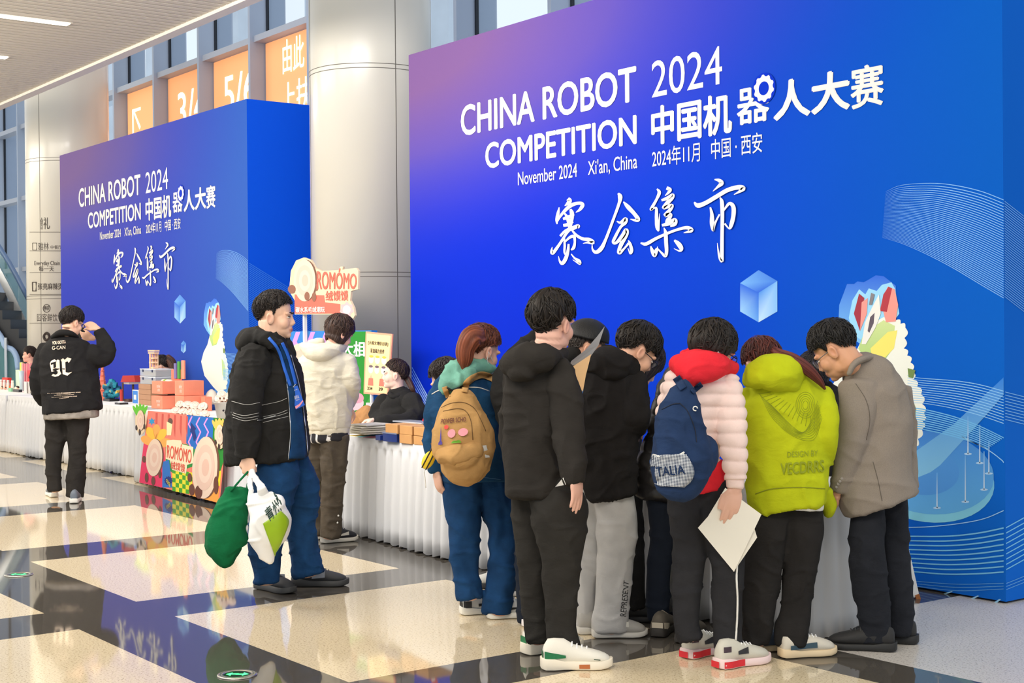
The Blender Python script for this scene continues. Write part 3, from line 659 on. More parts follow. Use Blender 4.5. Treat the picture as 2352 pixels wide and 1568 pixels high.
    def glasses(s, rim=(40, 44, 52), r=.0019, oval=(.024, .018)):
        b = MB()
        for q in (-1, 1):
            b.wire([s.h(q*.032+oval[0]*math.cos(a), .1-.10*abs(q*.032+oval[0]*math.cos(a))**1.3, -.006+oval[1]*math.sin(a)) for a in np.linspace(0, 2*math.pi, 19)[:-1]], r*s.hs, 6, True)
            b.wire([s.h(q*.056, .093, 0), s.h(q*.072, .05, .002), s.h(q*.08, -.002, .002), s.h(q*.08, -.02, -.018)], r*s.hs, 6)
        b.wire([s.h(-.009, .099, -.002), s.h(.009, .099, -.002)], r*s.hs, 6)
        o = b.build('glasses', mat('frame_%d_%d_%d' % rim, rim, .3, .6), s.root, True)
        l = MB()
        for q in (-1, 1): l.add([s.h(q*.032+oval[0]*math.cos(a), .0985-.10*abs(q*.032+oval[0]*math.cos(a))**1.3, -.006+oval[1]*math.sin(a)) for a in np.linspace(0, 2*math.pi, 19)[:-1]], [tuple(range(18))])
        l.build('lens', mat('spectacle_lens', (220, 230, 240), .05, alpha=.18), o)
    def mask(s, col=(236, 240, 242)):
        b = MB(); b.ell(s.h(0, .055, -.068), .052*s.hs, .05*s.hs, .046*s.hs, s.ax); me = remesh(b, .005, 1); fold(me, .002, 4, 3)
        o = link('face_mask', me, mat('mask_white', col, .8), s.root, True)
        for q in (-1, 1): b = MB(); b.wire([s.h(q*.05, .06, -.05), s.h(q*.078, .012, -.03), s.h(q*.09, -.022, -.01), s.h(q*.08, -.01, -.05), s.h(q*.052, .05, -.09)], .0018, 5); b.build('ear_loop', mat('mask_white', col, .8), o)
    def hair(s, style, rgb=(24, 20, 19), thick=.018, hang=0., jag=.02, name='hair', sheen=(50, 41, 36), amp=.004, fr=22, vol=(1, 1, 1), fade=.3, locks=560, lock=.055):
        """style: [(azimuth from the face in degrees, lower edge elevation), ...]"""
        az = np.radians(np.arange(-180, 180, 2.5)); na = len(az); nv = 18
        sa = np.abs(np.degrees(az)); el0 = np.interp(sa, [p[0] for p in style], [p[1] for p in style])
        nz = vnoise(np.stack([np.cos(az)*4, np.sin(az)*4, az*0+s.seed], 1), s.seed); el0 = el0+nz*np.degrees(jag/.1)*.5
        rows = []; base = np.array((.077, .097, .092))
        hg = np.interp(sa, [p[0] for p in hang], [p[1] for p in hang]) if isinstance(hang, (list, tuple)) else np.full(na, hang)
        nh = 8 if np.max(hg) > 0 else 0
        def pt(a, el, th):
            d = np.stack([np.sin(a)*np.cos(el), np.cos(a)*np.cos(el), np.sin(el)], 1)
            streak = amp*vnoise(np.stack([np.cos(a)*fr*.5, np.sin(a)*fr*.5, el*1.2], 1), s.seed+1)+amp*.7*vnoise(np.stack([np.cos(a)*fr*1.3, np.sin(a)*fr*1.3, el*2.5], 1), s.seed+2)
            R_ = (base+th)*np.array(vol)+0*d; rr = 1/np.sqrt(np.sum((d/R_)**2, 1))
            return np.array((0, -.012, .035))+d*(rr+streak)[:, None]
        for j in range(nv):
            f = j/(nv-1); el = np.radians(89-(89-el0)*f); x = np.clip((f-.5)/.5, 0, 1); x = x*x*(3-2*x)
            edge = np.interp(sa, [0, 55, 75, 180], [.55, .5, fade, fade]); rows.append(pt(az, el, thick*(1-(1-edge)*x)[:, None] if not nh else thick))
        last = rows[-1].copy()
        for j in range(1, nh+1):
            f = j/nh; jg = 1+.25*nz*f
            q = last.copy(); q[:, 2] -= hg*f*jg; cen = np.array((0, -.015)); q[:, :2] = cen+(q[:, :2]-cen)*(1+.04*math.sin(f*3)-.10*f*f)
            q[:, :2] += (amp*.8*vnoise(np.stack([np.cos(az)*fr, np.sin(az)*fr, az*0+f*1.5], 1), s.seed+4))[:, None]*(q[:, :2]-cen)/.09
            rows.append(q)
        inner = rows[-1].copy(); cen = np.array((0, -.012, inner[:, 2].mean())); inner = cen+(inner-cen)*np.array((.82, .82, 1)); rows.append(inner)
        if nh: in2 = pt(az, np.radians(el0), -.004); rows.append(in2)
        else: rows[-1] = pt(az, np.radians(el0+4), -.012)
        V = np.concatenate(rows); Vw = np.array([s.h(*v) for v in V]); M_ = len(rows); top = len(Vw)
        Vw = np.vstack([Vw, [s.h(0, -.012, .035+.092+thick)]])
        Fc = [(j*na+i, (j+1)*na+i, (j+1)*na+(i+1) % na, j*na+(i+1) % na) for j in range(M_-1) for i in range(na)]+[(top, i, (i+1) % na) for i in range(na)]
        a, b = np.array(lin(rgb)), np.array(lin(sheen)); tl = np.clip(vnoise(np.stack([np.cos(az)*30, np.sin(az)*30, az*0], 1), s.seed+7)*.5+.25, 0, 1)
        cc = np.concatenate([np.outer(tl, b-a)+a]*M_+[a[None]])
        mb = MB(); mb.V = [tuple(v) for v in Vw]; mb.F = list(Fc); mb.C = [tuple(x) for x in cc]
        if locks:                                   # tapering locks combed away from the crown
            rg = np.random.RandomState(s.seed*7+3); cr = np.array((.0, -.55, .83)); cen = np.array((0, -.012, .035))
            for _ in range(locks):
                a0 = rg.uniform(-math.pi, math.pi); lo = np.interp(abs(math.degrees(a0)), [q[0] for q in style], [q[1] for q in style]); e0 = math.radians(lo+(88-lo)*rg.beta(1.1, 1.6))
                d = np.array((math.sin(a0)*math.cos(e0), math.cos(a0)*math.cos(e0), math.sin(e0))); t = d-cr*(cr@d); t += rg.normal(0, .25, 3)+np.array((0, 0, -.25)); t -= d*(t@d); nt = np.linalg.norm(t)
                if nt < .05: continue
                t /= nt; sd = np.cross(d, t); P_ = []; ln = lock*rg.uniform(.7, 1.3); base_w = rg.uniform(.0022, .0052)*(lock/.055)**.5; ok = True
                for i in range(5):
                    f = i/4; q = d*math.cos(f*ln/.1)+t*math.sin(f*ln/.1); aa = math.degrees(math.atan2(q[0], q[1])); ee = math.degrees(math.asin(q[2]/np.linalg.norm(q)))
                    lo2 = np.interp(abs(aa), [x[0] for x in style], [x[1] for x in style])
                    if not nh and ee < lo2-7: break
                    near = np.clip((ee-lo2)/40, 0, 1); tk = thick*(fade+(1-fade)*near) if (not nh and abs(aa) > 50) else thick*(.55+.45*near)
                    R_ = (base+tk)*np.array(vol); rr = 1/math.sqrt(np.sum((q/R_)**2)); P_.append((cen+q*(rr-.001+.006*math.sin(f*2.6)*rg.uniform(.3, 1.2)), base_w*(1-f**1.5)+.0006))
                if len(P_) < 3: continue
                V3 = []
                for (p3, w3) in P_:
                    o3 = (p3-cen)/np.linalg.norm(p3-cen)
                    for (u3, v3) in ((-1, 0), (0, .75), (1, 0), (0, -.5)): V3.append(s.h(*(p3+sd*w3*u3+o3*w3*v3*.7)))
                k3 = len(P_); c3 = a+(b-a)*min(1, max(0, rg.normal(.35, .3)))
                mb.add(V3, [(4*i+q, 4*i+(q+1) % 4, 4*i+4+(q+1) % 4, 4*i+4+q) for i in range(k3-1) for q in range(4)], [tuple(c3)]*len(V3))
        return obj(name, mb.V, mb.F, M_HAIR, s.root, True, col=np.array(mb.C))
    def strand_tube(s, name, pts, rgb, sheen=(96, 58, 44), amp=.10):
        """a tapering tail of hair: pts = (x, y, dd, radius px)"""
        Q = smooth_path(pts, 6); C = np.array([s.P(*q[:3]) for q in Q]); mb = MB(); A = [q[3]*s.D/F for q in Q]
        ring_tube(mb, C, A, [a*.8 for a in A], (.6, 1.4), 72); V = np.array(mb.V); n = 72; k = len(V)//n
        th = np.tile(np.arange(n)*2*math.pi/n, k); ln = np.repeat(np.arange(k), n)
        cen = V.reshape(k, n, 3).mean(1).repeat(n, 0); nzv = vnoise(np.stack([np.cos(th)*7, np.sin(th)*7, ln*.07], 1), s.seed+3)+.6*vnoise(np.stack([np.cos(th)*3, np.sin(th)*3, ln*.12], 1), s.seed+4)
        V = cen+(V-cen)*(1+amp*nzv)[:, None]; a, b = np.array(lin(rgb)), np.array(lin(sheen))
        return obj(name, V, mb.F, M_HAIR, s.root, True, col=a+np.outer(np.clip(nzv*.6+.4, 0, 1), b-a))
    # ---- hands (joined into the body)
    def hand(s, wrist, d, palm, thumb=1, curl=(20, 25, 30, 35), sc=1., tcurl=20, spread=0, bend=1.):
        """wrist px,py,dd; d fingers' direction, palm normal, both as (right, up, away)"""
        w_ = s.P(*wrist); d = cv(*d); d /= np.linalg.norm(d); p = cv(*palm); p -= d*(p@d); p /= np.linalg.norm(p); l = np.cross(d, p)*thumb
        mb = s.body; mb.ell(w_+d*.05*sc, .042*sc, .016*sc, .055*sc, (l, p, d)); mb.ell(w_+d*.004, .029*sc, .02*sc, .04*sc, (l, p, d))
        mb.ell(w_+d*.035*sc+l*.026*sc+p*.008*sc, .016*sc, .014*sc, .032*sc, (l, p, d))
        for k, (off, ln) in enumerate(((.031, .072), (.0105, .081), (-.0105, .074), (-.030, .058))):
            q = w_+d*.088*sc+l*off*sc-d*(abs(off-.01)*.25*sc); dr = d+l*spread*off*8; dr /= np.linalg.norm(dr); a = 0; P_ = [q-d*.03*sc, q]
            for seg, fr_ in enumerate((.45, .32, .23)):
                a += math.radians(curl[k])*(1, 1.15, .8)[seg]; P_.append(P_[-1]+(dr*math.cos(a)+p*math.sin(a))*ln*fr_*sc)
            mb.wire(P_, [.0095*sc, .0095*sc, .0088*sc, .008*sc, .0062*sc], 9); mb.ell(P_[-1], .0064*sc, .0064*sc, .0064*sc)
        b = w_+d*.025*sc+l*.03*sc; t = d*.72+l*.6+p*.3; t /= np.linalg.norm(t); t2 = d*math.cos(math.radians(tcurl))+p*math.sin(math.radians(tcurl))+l*.1; t2 /= np.linalg.norm(t2)
        P_ = [b-t*.012*sc, b+t*.03*sc, b+t*.03*sc+t2*.032*sc, b+t*.03*sc+t2*.056*sc]; mb.wire(P_, [.014*sc, .0115*sc, .010*sc, .0075*sc], 9); mb.ell(P_[-1], .0076*sc, .0076*sc, .0076*sc)
    def wire_px(s, name, pts, r, m, parent=None): mb = MB(); mb.wire(smooth_path([s.P(*p) for p in pts], 4), r); return mb.build(name, m, parent or s.root, True)
    # ---- shoes
    def shoe(s, heel, yaw, L=.285, upper=(60, 60, 60), sole=(235, 232, 224), hs=.03, wd=1., chunk=0, marks=(), toe=None, collar=.1, flare=0):
        """heel pixel on the floor; yaw of the toe (0 away, 90 right)"""
        h = G(*heel); v = h-CAMPOS; v[2] = 0; v /= np.linalg.norm(v); rt = np.array((v[1], -v[0], 0)); a = math.radians(yaw)
        d = v*math.cos(a)+rt*math.sin(a); x = np.array((d[1], -d[0], 0)); R = lambda l, o, z: h+d*l*L+x*o*wd+UP*z
        S = np.array((-.02, .0, .06, .15, .3, .45, .6, .72, .84, .93, .985, 1.0)); HW = np.array((.018, .028, .034, .037, .037, .038, .044, .048, .047, .038, .024, .01))
        TOP = np.array((.07, .088, collar, collar*1.02, collar*1.0, .088, .076, .066, .056, .046, .036, .028))+hs*.5
        up = MB(); rows = []
        for l, w_, t in zip(S, HW, TOP):
            z0 = hs*.7; k = 16
            for i in range(k):
                th = 2*math.pi*i/k; cx, sz = math.cos(th), math.sin(th)
                rows.append(R(l, w_*np.sign(cx)*abs(cx)**.6*(1-.38*max(0, sz)), z0+(t-z0)*(.5+.5*np.sign(sz)*abs(sz)**.8)))
        k = 16; n = len(S); up.add(rows, [(j*k+i, j*k+(i+1) % k, (j+1)*k+(i+1) % k, (j+1)*k+i) for j in range(n-1) for i in range(k)]+[tuple(range(k-1, -1, -1)), tuple(range((n-1)*k, n*k))])
        su = '%d_%d_%d' % tuple(upper); o = up.build('shoe', mat('shoe_'+su, upper, .65, bump=.2, bscale=300), s.root, True)
        so = MB(); rows = []
        SS = np.array((-.06, -.035, .02, .15, .3, .45, .6, .72, .86, .96, 1.03, 1.05)); EW = np.array((.012, .03, .038+flare, .042+flare, .04, .041, .049, .054, .052, .042, .026, .01))
        for l, w_ in zip(SS, EW):
            lift = .012*max(0, (l-.8)/.25)**2+.006*max(0, (-l)/.06); tz = hs*(1.25 if l < .3 else 1-.1*l)
            for (o_, z) in ((-w_, lift+.003), (-w_*1.02, lift+tz*.5), (-w_*.93, lift+tz), (w_*.93, lift+tz), (w_*1.02, lift+tz*.5), (w_, lift+.003)): rows.append(R(l, o_, z))
        n = len(SS); so.add(rows, [(j*6+i, j*6+(i+1) % 6, (j+1)*6+(i+1) % 6, (j+1)*6+i) for j in range(n-1) for i in range(6)]+[tuple(range(5, -1, -1)), tuple(range((n-1)*6, n*6))])
        so.build('sole', mat('sole_%d_%d_%d' % tuple(sole), sole, .6), o, True, bev=.004)
        b = MB()
        for q in range(4):
            l = .42+.075*q; w_ = .024; z = np.interp(l, S, TOP)+.001
            b.wire([R(l, -w_, z-.012), R(l+.01, 0, z+.004), R(l, w_, z-.012)], .003, 6)
        b.build('laces', mat('lace_'+su, tuple(min(255, int(c*1.35+20)) for c in upper), .8), o, True)
        for nm, rgb, (l0, l1), (z0, z1) in marks:            # coloured patches on both flanks
            for q in (-1, 1):
                V = []; b = MB()
                for i in range(7):
                    l = l0+(l1-l0)*i/6; w_ = np.interp(l, S, HW)+.0035; w_ = max(w_, np.interp(l, (-.06, -.035, .02, .15, .3, .45, .6, .72, .86), (.012, .03, .038+flare, .042+flare, .04, .041, .049, .054, .052))+.003) if max(z0[1], z1[1]) < hs*1.35 else w_
                    for z in (z0[0]+(z1[0]-z0[0])*i/6, z0[1]+(z1[1]-z0[1])*i/6): V.append(R(l, q*w_*(1 if z < hs+.03 else .93), z))
                b.add(V, [(2*i, 2*i+1, 2*i+3, 2*i+2) for i in range(6)]); b.build(nm, mat('mark_%d_%d_%d' % tuple(rgb), rgb, .6), o)
            b = MB()
            if l0 < .02: e_ = -.066 if z0[1] < hs*1.35 else -.03; b.add([R(e_, -.026, z0[0]), R(e_, .026, z0[0]), R(e_, .026, z0[1]), R(e_, -.026, z0[1])], [(0, 1, 2, 3)])
            if b.V: b.build('heel_tab', mat('mark_%d_%d_%d' % tuple(rgb), rgb, .6), o)
        return o
    # ---- things laid on a garment, seen from where the pixels were measured
    def hit(s, x, y, objs, lift=.003, near=None):
        d = ray(x, y); best = None
        for o in objs:
            t = BV.get(o.name) or BV.setdefault(o.name, bvh_of(o))
            r = t.ray_cast(Vector(CAMPOS), Vector(d))
            if r[0] is not None and (best is None or r[3] < best): best = r[3]
        if best is None: return None
        return CAMPOS+d/np.linalg.norm(d)*(best-lift)
    def ribbon(s, name, pts, w_, m, objs, lift=.006, parent=None, sub=6, th=.004):
        Q = smooth_path(pts, sub); V = []; K = 4; last = None; keep = []
        for i in range(len(Q)):
            t = (Q[min(i+1, len(Q)-1)]-Q[max(i-1, 0)])[:2]; t /= np.linalg.norm(t)+1e-9; nn = np.array((-t[1], t[0]))
            for k in range(K+1):
                e = k/K-.5; p = s.hit(*(Q[i, :2]+nn*w_*e), objs, lift+th*.4*(1-4*e*e))
                if p is None: p = last if last is not None else s.P(*Q[i, :2])
                last = p; V.append(p)
        Fc = [(i*(K+1)+k, i*(K+1)+k+1, (i+1)*(K+1)+k+1, (i+1)*(K+1)+k) for i in range(len(Q)-1) for k in range(K)]
        o = obj(name, V, Fc, m, parent or s.root, True); md = o.modifiers.new('thickness', 'SOLIDIFY'); md.thickness = .003; md.offset = 0
        return o
    def line(s, name, strokes, r, m, objs, lift=.002, parent=None):
        mb = MB()
        for pts in strokes:
            Q = smooth_path(pts, 5); P_ = [s.hit(q[0], q[1], objs, lift) for q in Q]; P_ = [p for p in P_ if p is not None]
            if len(P_) > 1: mb.wire(P_, r, 5)
        return mb.build(name, m, parent or s.root, True)
    def print(s, name, items, m, objs, lift=.003, parent=None):
        """items: (text or polygon in 0..1 boxes, four pixel corners ll, lr, ur, ul)"""
        mb = MB()
        for k, (body, q4, *bold) in enumerate(items):
            q4 = [np.array(p, float) for p in q4]
            fn = lambda u, v: q4[0]*(1-u)*(1-v)+q4[1]*u*(1-v)+q4[2]*u*v+q4[3]*(1-u)*v
            if isinstance(body, str):
                c, f, z_ = glyphs(body); c0 = c; c = np.vstack([c0+np.array((a/z_[0], b/z_[1])) for a, b in heavy(bold[0] if bold else 0)]); m_ = len(c0); f = [tuple(i+m_*q for i in g) for q in range(len(c)//m_) for g in f]; lf = np.repeat(np.arange(len(c)//m_)*.0003, m_)
            else: c, f = np.array(body, float), [tuple(range(len(body)))]; lf = np.zeros(len(c))
            P_ = [s.hit(*fn(u, v), objs, lift+.0003*k+l_) for (u, v), l_ in zip(c, lf)]; L = [np.linalg.norm(p-CAMPOS) for p in P_ if p is not None]
            if not L: continue
            md = float(np.median(L)); P_ = [p if p is not None else CAMPOS+ray(*fn(u, v))/np.linalg.norm(ray(*fn(u, v)))*md for p, (u, v) in zip(P_, c)]
            mb.add(P_, f)
        return mb.build(name, m, parent or s.root)
    def finish(s, vox=.005):
        me = remesh(s.body, vox, 4, .45); c = coords(me)
        for (hc, R, sc) in s.frames:                 # hollow of the ear
            L = (c-hc)@R/sc/sc; d = ((L[:, 1]+.012)/.011)**2+((L[:, 2]+.010)/.019)**2; w_ = np.clip(1-d, 0, 1)*(np.abs(L[:, 0]) > .074)
            c = c-(np.sign(L[:, 0])*w_*.007*sc)[:, None]*R[:, 0]/sc
        setco(me, c); col = np.tile(np.array(s.skin), (len(c), 1)); n = vnoise(c*30, s.seed)
        for (hc, R, sc) in s.frames:
            L = (c-hc)@R/sc/sc
            d = ((L[:, 0]/.025)**2+((L[:, 1]-.088)/.022)**2+((L[:, 2]+.069)/.0125)**2)
            f = np.clip(1.3-d, 0, 1)[:, None]; col = col*(1-f)+np.array(s.lips)*f
            d = np.minimum(((np.abs(L[:, 0])-.038)/.022)**2+((L[:, 1]-.068)/.03)**2+((L[:, 2]+.035)/.02)**2, 9); f = (np.exp(-d)*.25)[:, None]; col = col*(1-f)+np.array(s.lips)*f
        for (hc, R, sc) in s.frames:
            L = (c-hc)@R/sc/sc; d = ((L[:, 1]+.012)/.02)**2+((L[:, 2]+.010)/.03)**2; f = (np.clip(1-d, 0, 1)*(np.abs(L[:, 0]) > .066)*.35)[:, None]; col = col*(1-f)+np.array(s.lips)*f  # redder skin on the ear, with the shade of its hollow painted in
        col *= (1+.05*n)[:, None]
        return link('body', me, M_SKIN, s.root, True, col=col)
BV = {}
def hair_mat():
    m = attr_mat('hair_strands', .48, spec=.28); n = m.node_tree.nodes; l = m.node_tree.links; b = n['Principled BSDF']
    t = n.new('ShaderNodeTexCoord'); nz = n.new('ShaderNodeTexNoise'); nz.inputs['Scale'].default_value = 260; mp = n.new('ShaderNodeMapping'); mp.inputs['Scale'].default_value = (1, 1, .16)
    bp = n.new('ShaderNodeBump'); bp.inputs['Strength'].default_value = .5; bp.inputs['Distance'].default_value = .004
    l.new(t.outputs['Object'], mp.inputs[0]); l.new(mp.outputs[0], nz.inputs[0]); l.new(nz.outputs[0], bp.inputs['Height']); l.new(bp.outputs[0], b.inputs['Normal'])
    return m
M_HAIR = hair_mat()
SHORT = [(0, 22), (28, 20), (45, 12), (60, 14), (68, -4), (72, -20), (78, -18), (83, 0), (104, 2), (112, -22), (130, -40), (180, -48)]
FRINGE = [(0, 6), (30, 4), (50, 0), (66, -4), (80, -14), (98, -4), (112, -26), (130, -46), (180, -54)]
BOB = [(0, 8), (35, 4), (50, -8), (62, -20), (80, -24), (120, -30), (180, -34)]
LONGS = [(0, 14), (30, 10), (48, -5), (62, -18), (80, -20), (120, -30), (180, -34)]
TIED = [(0, 26), (30, 22), (50, 10), (66, 4), (80, -6), (96, 0), (112, -22), (130, -40), (180, -46)]
# ================================================================ each person
NOCAP = {'cap': (.5, 0)}
def T(*p, **k): return (list(p), k)
M_BLK = cloth('black_cloth', (37, 36, 35)); M_BLK2 = cloth('black_cloth_warm', (44, 41, 38)); M_JEAN = cloth('denim_blue', (24, 62, 104), .22, bs=600, bump=.4)
M_NAVY = cloth('navy_cloth', (30, 36, 48)); M_ZIP = mat('zip_metal', (196, 198, 200), .3, .8)
def patch(s, name, A, B, m, objs, lift=.005, n=8, parent=None, k=24):
    """cloth lying on a garment between two pixel polylines"""
    A, B = smooth_path(A, 6), smooth_path(B, 6); V = []; last = None
    at = lambda Q, f: Q[min(int(f*(len(Q)-1)), len(Q)-2)]*(1-(f*(len(Q)-1)-min(int(f*(len(Q)-1)), len(Q)-2)))+Q[min(int(f*(len(Q)-1)), len(Q)-2)+1]*(f*(len(Q)-1)-min(int(f*(len(Q)-1)), len(Q)-2))
    for i in range(k+1):
        a, b = at(A, i/k), at(B, i/k)
        for j in range(n+1):
            p = a+(b-a)*j/n; h = s.hit(p[0], p[1], objs, lift)
            if h is None: h = last if last is not None else s.P(p[0], p[1])
            last = h; V.append(h)
    Fc = [(i*(n+1)+j, i*(n+1)+j+1, (i+1)*(n+1)+j+1, (i+1)*(n+1)+j) for i in range(k) for j in range(n)]
    o = obj(name, V, Fc, m, parent or s.root, True); md = o.modifiers.new('thickness', 'SOLIDIFY'); md.thickness = .003; return o
# ---- man walking past with two shopping bags
p = Person('man in an open black jacket with white stitching, carrying two shopping bags', 8.2, (665, 1362), (238, 192, 164), seed=11); P4 = p
p.head(633, 727, 104, 2, 0, 1.08, neck=(628, 792, 0), nr=.068); p.face()
p.hair([(0, 25), (30, 23), (48, 16), (60, 14), (68, 0), (72, -16), (78, -14), (83, 2), (104, 4), (112, -12), (130, -30), (180, -38)], (26, 22, 20), .018, jag=.006, amp=.002, fr=40, fade=.12, lock=.024, locks=1100)
j = p.garment('jacket', M_BLK, [T((620, 778, 0, 36, 1.), (612, 812, 0, 62, .85), (611, 850, 0, 76, .8), (611, 900, 0, 83, .78), (609, 950, 0, 89, .72), (609, 1000, 0, 94, .68), (614, 1056, 0, 93, .68), cap=(.6, 0)),
    T((592, 812, -.13, 34), (574, 868, -.2, 36), (567, 930, -.23, 33), (566, 985, -.24, 31), (568, 1030, -.25, 27), (568, 1052, -.25, 22), cap=(.5, 0)),
    T((655, 830, .2, 30), (668, 900, .24, 30), (676, 980, .24, 26), cap=(.5, .5)),
    T((556, 793, 0, 13, 3.5), (574, 778, 0, 22, 2.6), (602, 776, 0, 22, 2.6), cap=(.6, .6)), T((596, 772, -.12, 13, 1.2), (622, 784, -.16, 14, 1.1), (645, 803, -.13, 13, 1), (658, 822, -.08, 8, 1)),
    T((612, 770, .14, 14, 1.2), (650, 785, .14, 13, 1), (668, 812, .08, 12, 1))], folds=.012)
p.garment('jeans', M_JEAN, [T((644, 1052, -.02, 44, .9), (634, 1110, -.09, 48), (617, 1190, -.1, 41), (610, 1250, -.1, 39), (611, 1305, -.1, 31), (612, 1338, -.1, 28), cap=(.4, 0)),
    T((670, 1050, .07, 38, .9), (690, 1130, .08, 42), (693, 1190, .08, 35), (697, 1250, .06, 31), (706, 1298, .06, 33), (710, 1318, .06, 33), cap=(.4, 0))], folds=.011)
ds = patch(p, 'denim_shirt', [(642, 792), (652, 850), (661, 900), (668, 975), (668, 1020), (662, 1053)], [(660, 800), (676, 850), (688, 900), (697, 975), (702, 1020), (704, 1052)], M_JEAN, [j])
p.line('zip', [[(628, 785), (648, 832), (659, 880), (665, 940), (667, 1000), (662, 1056)], [(668, 815), (684, 870), (694, 920), (703, 990), (707, 1040)]], .0032, M_ZIP, [j], .006)
p.line('stitching', [[(532, 921), (566, 929), (597, 924)], [(602, 930), (640, 922), (659, 914)], [(530, 946), (560, 954), (594, 948)], [(533, 952), (560, 960), (594, 955)], [(535, 958), (562, 966), (592, 961)], [(604, 957), (640, 949), (660, 941)], [(604, 962), (640, 954), (661, 947)], [(604, 970), (640, 961), (662, 956)]], .0012, mat('stitch_white', (214, 212, 208), .7), [j], .003)
p.line('pocket_zip', [[(591, 965), (603, 964)], [(606, 961), (622, 957), (633, 954)]], .003, M_ZIP, [j], .003)
p.hand((570, 1048, -.25), (.05, -1, -.1), (.25, 0, .97), -1, (72, 78, 82, 85), 1.05, 60)
p.shoe((594, 1350), 142, .31, (52, 53, 56), (62, 62, 62), .04, 1.05, marks=[('side_stripe', (150, 155, 165), (.35, .6), ((.05, .09), (.058, .097)))])
p.shoe((676, 1346), 97, .31, (52, 53, 56), (62, 62, 62), .04, 1.05, marks=[('side_stripe', (150, 155, 165), (.35, .6), ((.05, .09), (.058, .097))), ('heel_stripe', (150, 155, 165), (.0, .3), ((.06, .09), (.068, .094)))])
p.finish(.0045)
la = Person('blue lanyard with a blue printed pass on the chest of the man with bags', 8.2, None, cat='lanyard', name='lanyard', loc=p.P(670, 890, -.2))
ml = mat('lanyard_blue', (36, 104, 214), .6)
la.ribbon('strap', [(617, 775), (639, 803), (655, 851), (667, 886)], 6.5, ml, [j, ds], .012); la.ribbon('strap', [(648, 787), (661, 816), (671, 850), (679, 882)], 6.5, ml, [j, ds], .013)
h_ = la.hit(690, 912, [j, ds], .06); dd = (h_-CAMPOS)@CAM[:, 2]
cq = [W(*q, dd) for q in ((663, 891), (683, 885), (700, 930), (680, 940))]; b = MB(); b.prism(cq, AWAY*.006); ca = b.build('pass_card', mat('pass_blue', (14, 92, 206), .4), la.root)
fn = quad(*[c-AWAY*.002 for c in (cq[3], cq[2], cq[1], cq[0])]); b = MB()
writing(b, '嘉宾证', lambda u, v: fn(.24+.52*u, .42+.16*v), None); writing(b, '2024', lambda u, v: fn(.3+.4*u, .34+.05*v), None); writing(b, '中国机器人大赛', lambda u, v: fn(.14+.72*u, .8+.06*v), None)
b.build('card_lettering', M_WHITE, ca); b = MB(); b.add([fn(0, .02), fn(.5, .06), fn(1, .2), fn(1, .26), fn(.5, .16), fn(0, .14)], [(0, 1, 2, 3, 4, 5)]); b.build('card_wave', mat('wave_pink', (232, 150, 170), .5), ca)
la.wire_px('clip', [(667, 886, dd-8.2), (671, 889, dd-8.2), (674, 888, dd-8.2), (679, 882, dd-8.2)], .003, M_ZIP)
# ---- his bags
g = Person('dark green cloth tote bag hanging from the man\'s hand, left of the white bag', 7.92, None, cat='bag', name='tote_bag', loc=W(575, 1082, 7.9))
mg = cloth('green_fabric', (14, 104, 62), .12); g.soft = 1
gb = g.garment('bag_body', mg, [T((545, 1121, 0, 25, .15), (542, 1145, 0, 29, .5), (530, 1185, 0, 40, .75), (522, 1222, 0, 46, .8), (521, 1250, 0, 46, .8), (530, 1272, 0, 39, .8), (538, 1279, 0, 28, .8), cap=(0, .15))], vox=.008, folds=.012, fsc=.9, body=0)
g.wire_px('handle', [(530, 1128, -.03), (552, 1102, -.03), (576, 1076, .03)], .006, mg); g.wire_px('handle', [(566, 1130, .03), (570, 1104, .02), (577, 1076, .04)], .006, mg)
g = Person('white plastic shopping bag with a lime green square, hanging from the man\'s hand', 7.62, None, cat='bag', name='shopping_bag', loc=W(580, 1082, 7.85))
mw = mat('plastic_white', (238, 238, 236), .35, var=.03, spec=.5)
wb = g.garment('bag_body', mw, [T((604, 1132, 0, 22, .2), (606, 1150, 0, 35, .45), (615, 1180, 0, 43, .6), (619, 1205, 0, 46, .6), (613, 1240, 0, 38, .6), (614, 1268, 0, 20, .6), (622, 1288, 0, 6, .6), cap=(0, .8))], vox=.008, folds=.012, fsc=1.1, body=0)
g.garment('handle', mw, [T((577, 1128, .02, 7, .5), (574, 1105, .16, 5, .5), (578, 1078, .32, 4, .6), (588, 1100, .14, 6, .5), (600, 1118, -.02, 10, .5), (606, 1135, 0, 14, .5)), T((577, 1125, .02, 7, .6), (574, 1150, .02, 7, .6), (580, 1175, .01, 8, .6))], vox=.005, folds=.003, body=0)
patch(g, 'lime_square', [(604, 1202), (614, 1230), (624, 1256), (631, 1276)], [(645, 1173), (663, 1196), (650, 1235), (631, 1277)], mat('lime_print', (150, 186, 20), .4), [wb], .004)
mdg = mat('bag_ink', (20, 60, 50), .5)
g.print('bag_lettering', [('青州', [(619, 1199), (647, 1172), (635, 1142), (606, 1172)], .02), ('GREENLINE', [(627, 1212), (653, 1180), (650, 1174), (624, 1206)])], mdg, [wb], .006)
g.line('bag_dashes', [[(629, 1131), (633, 1140)], [(634, 1137), (639, 1148)], [(642, 1148), (646, 1158)]], .004, mdg, [wb], .003)
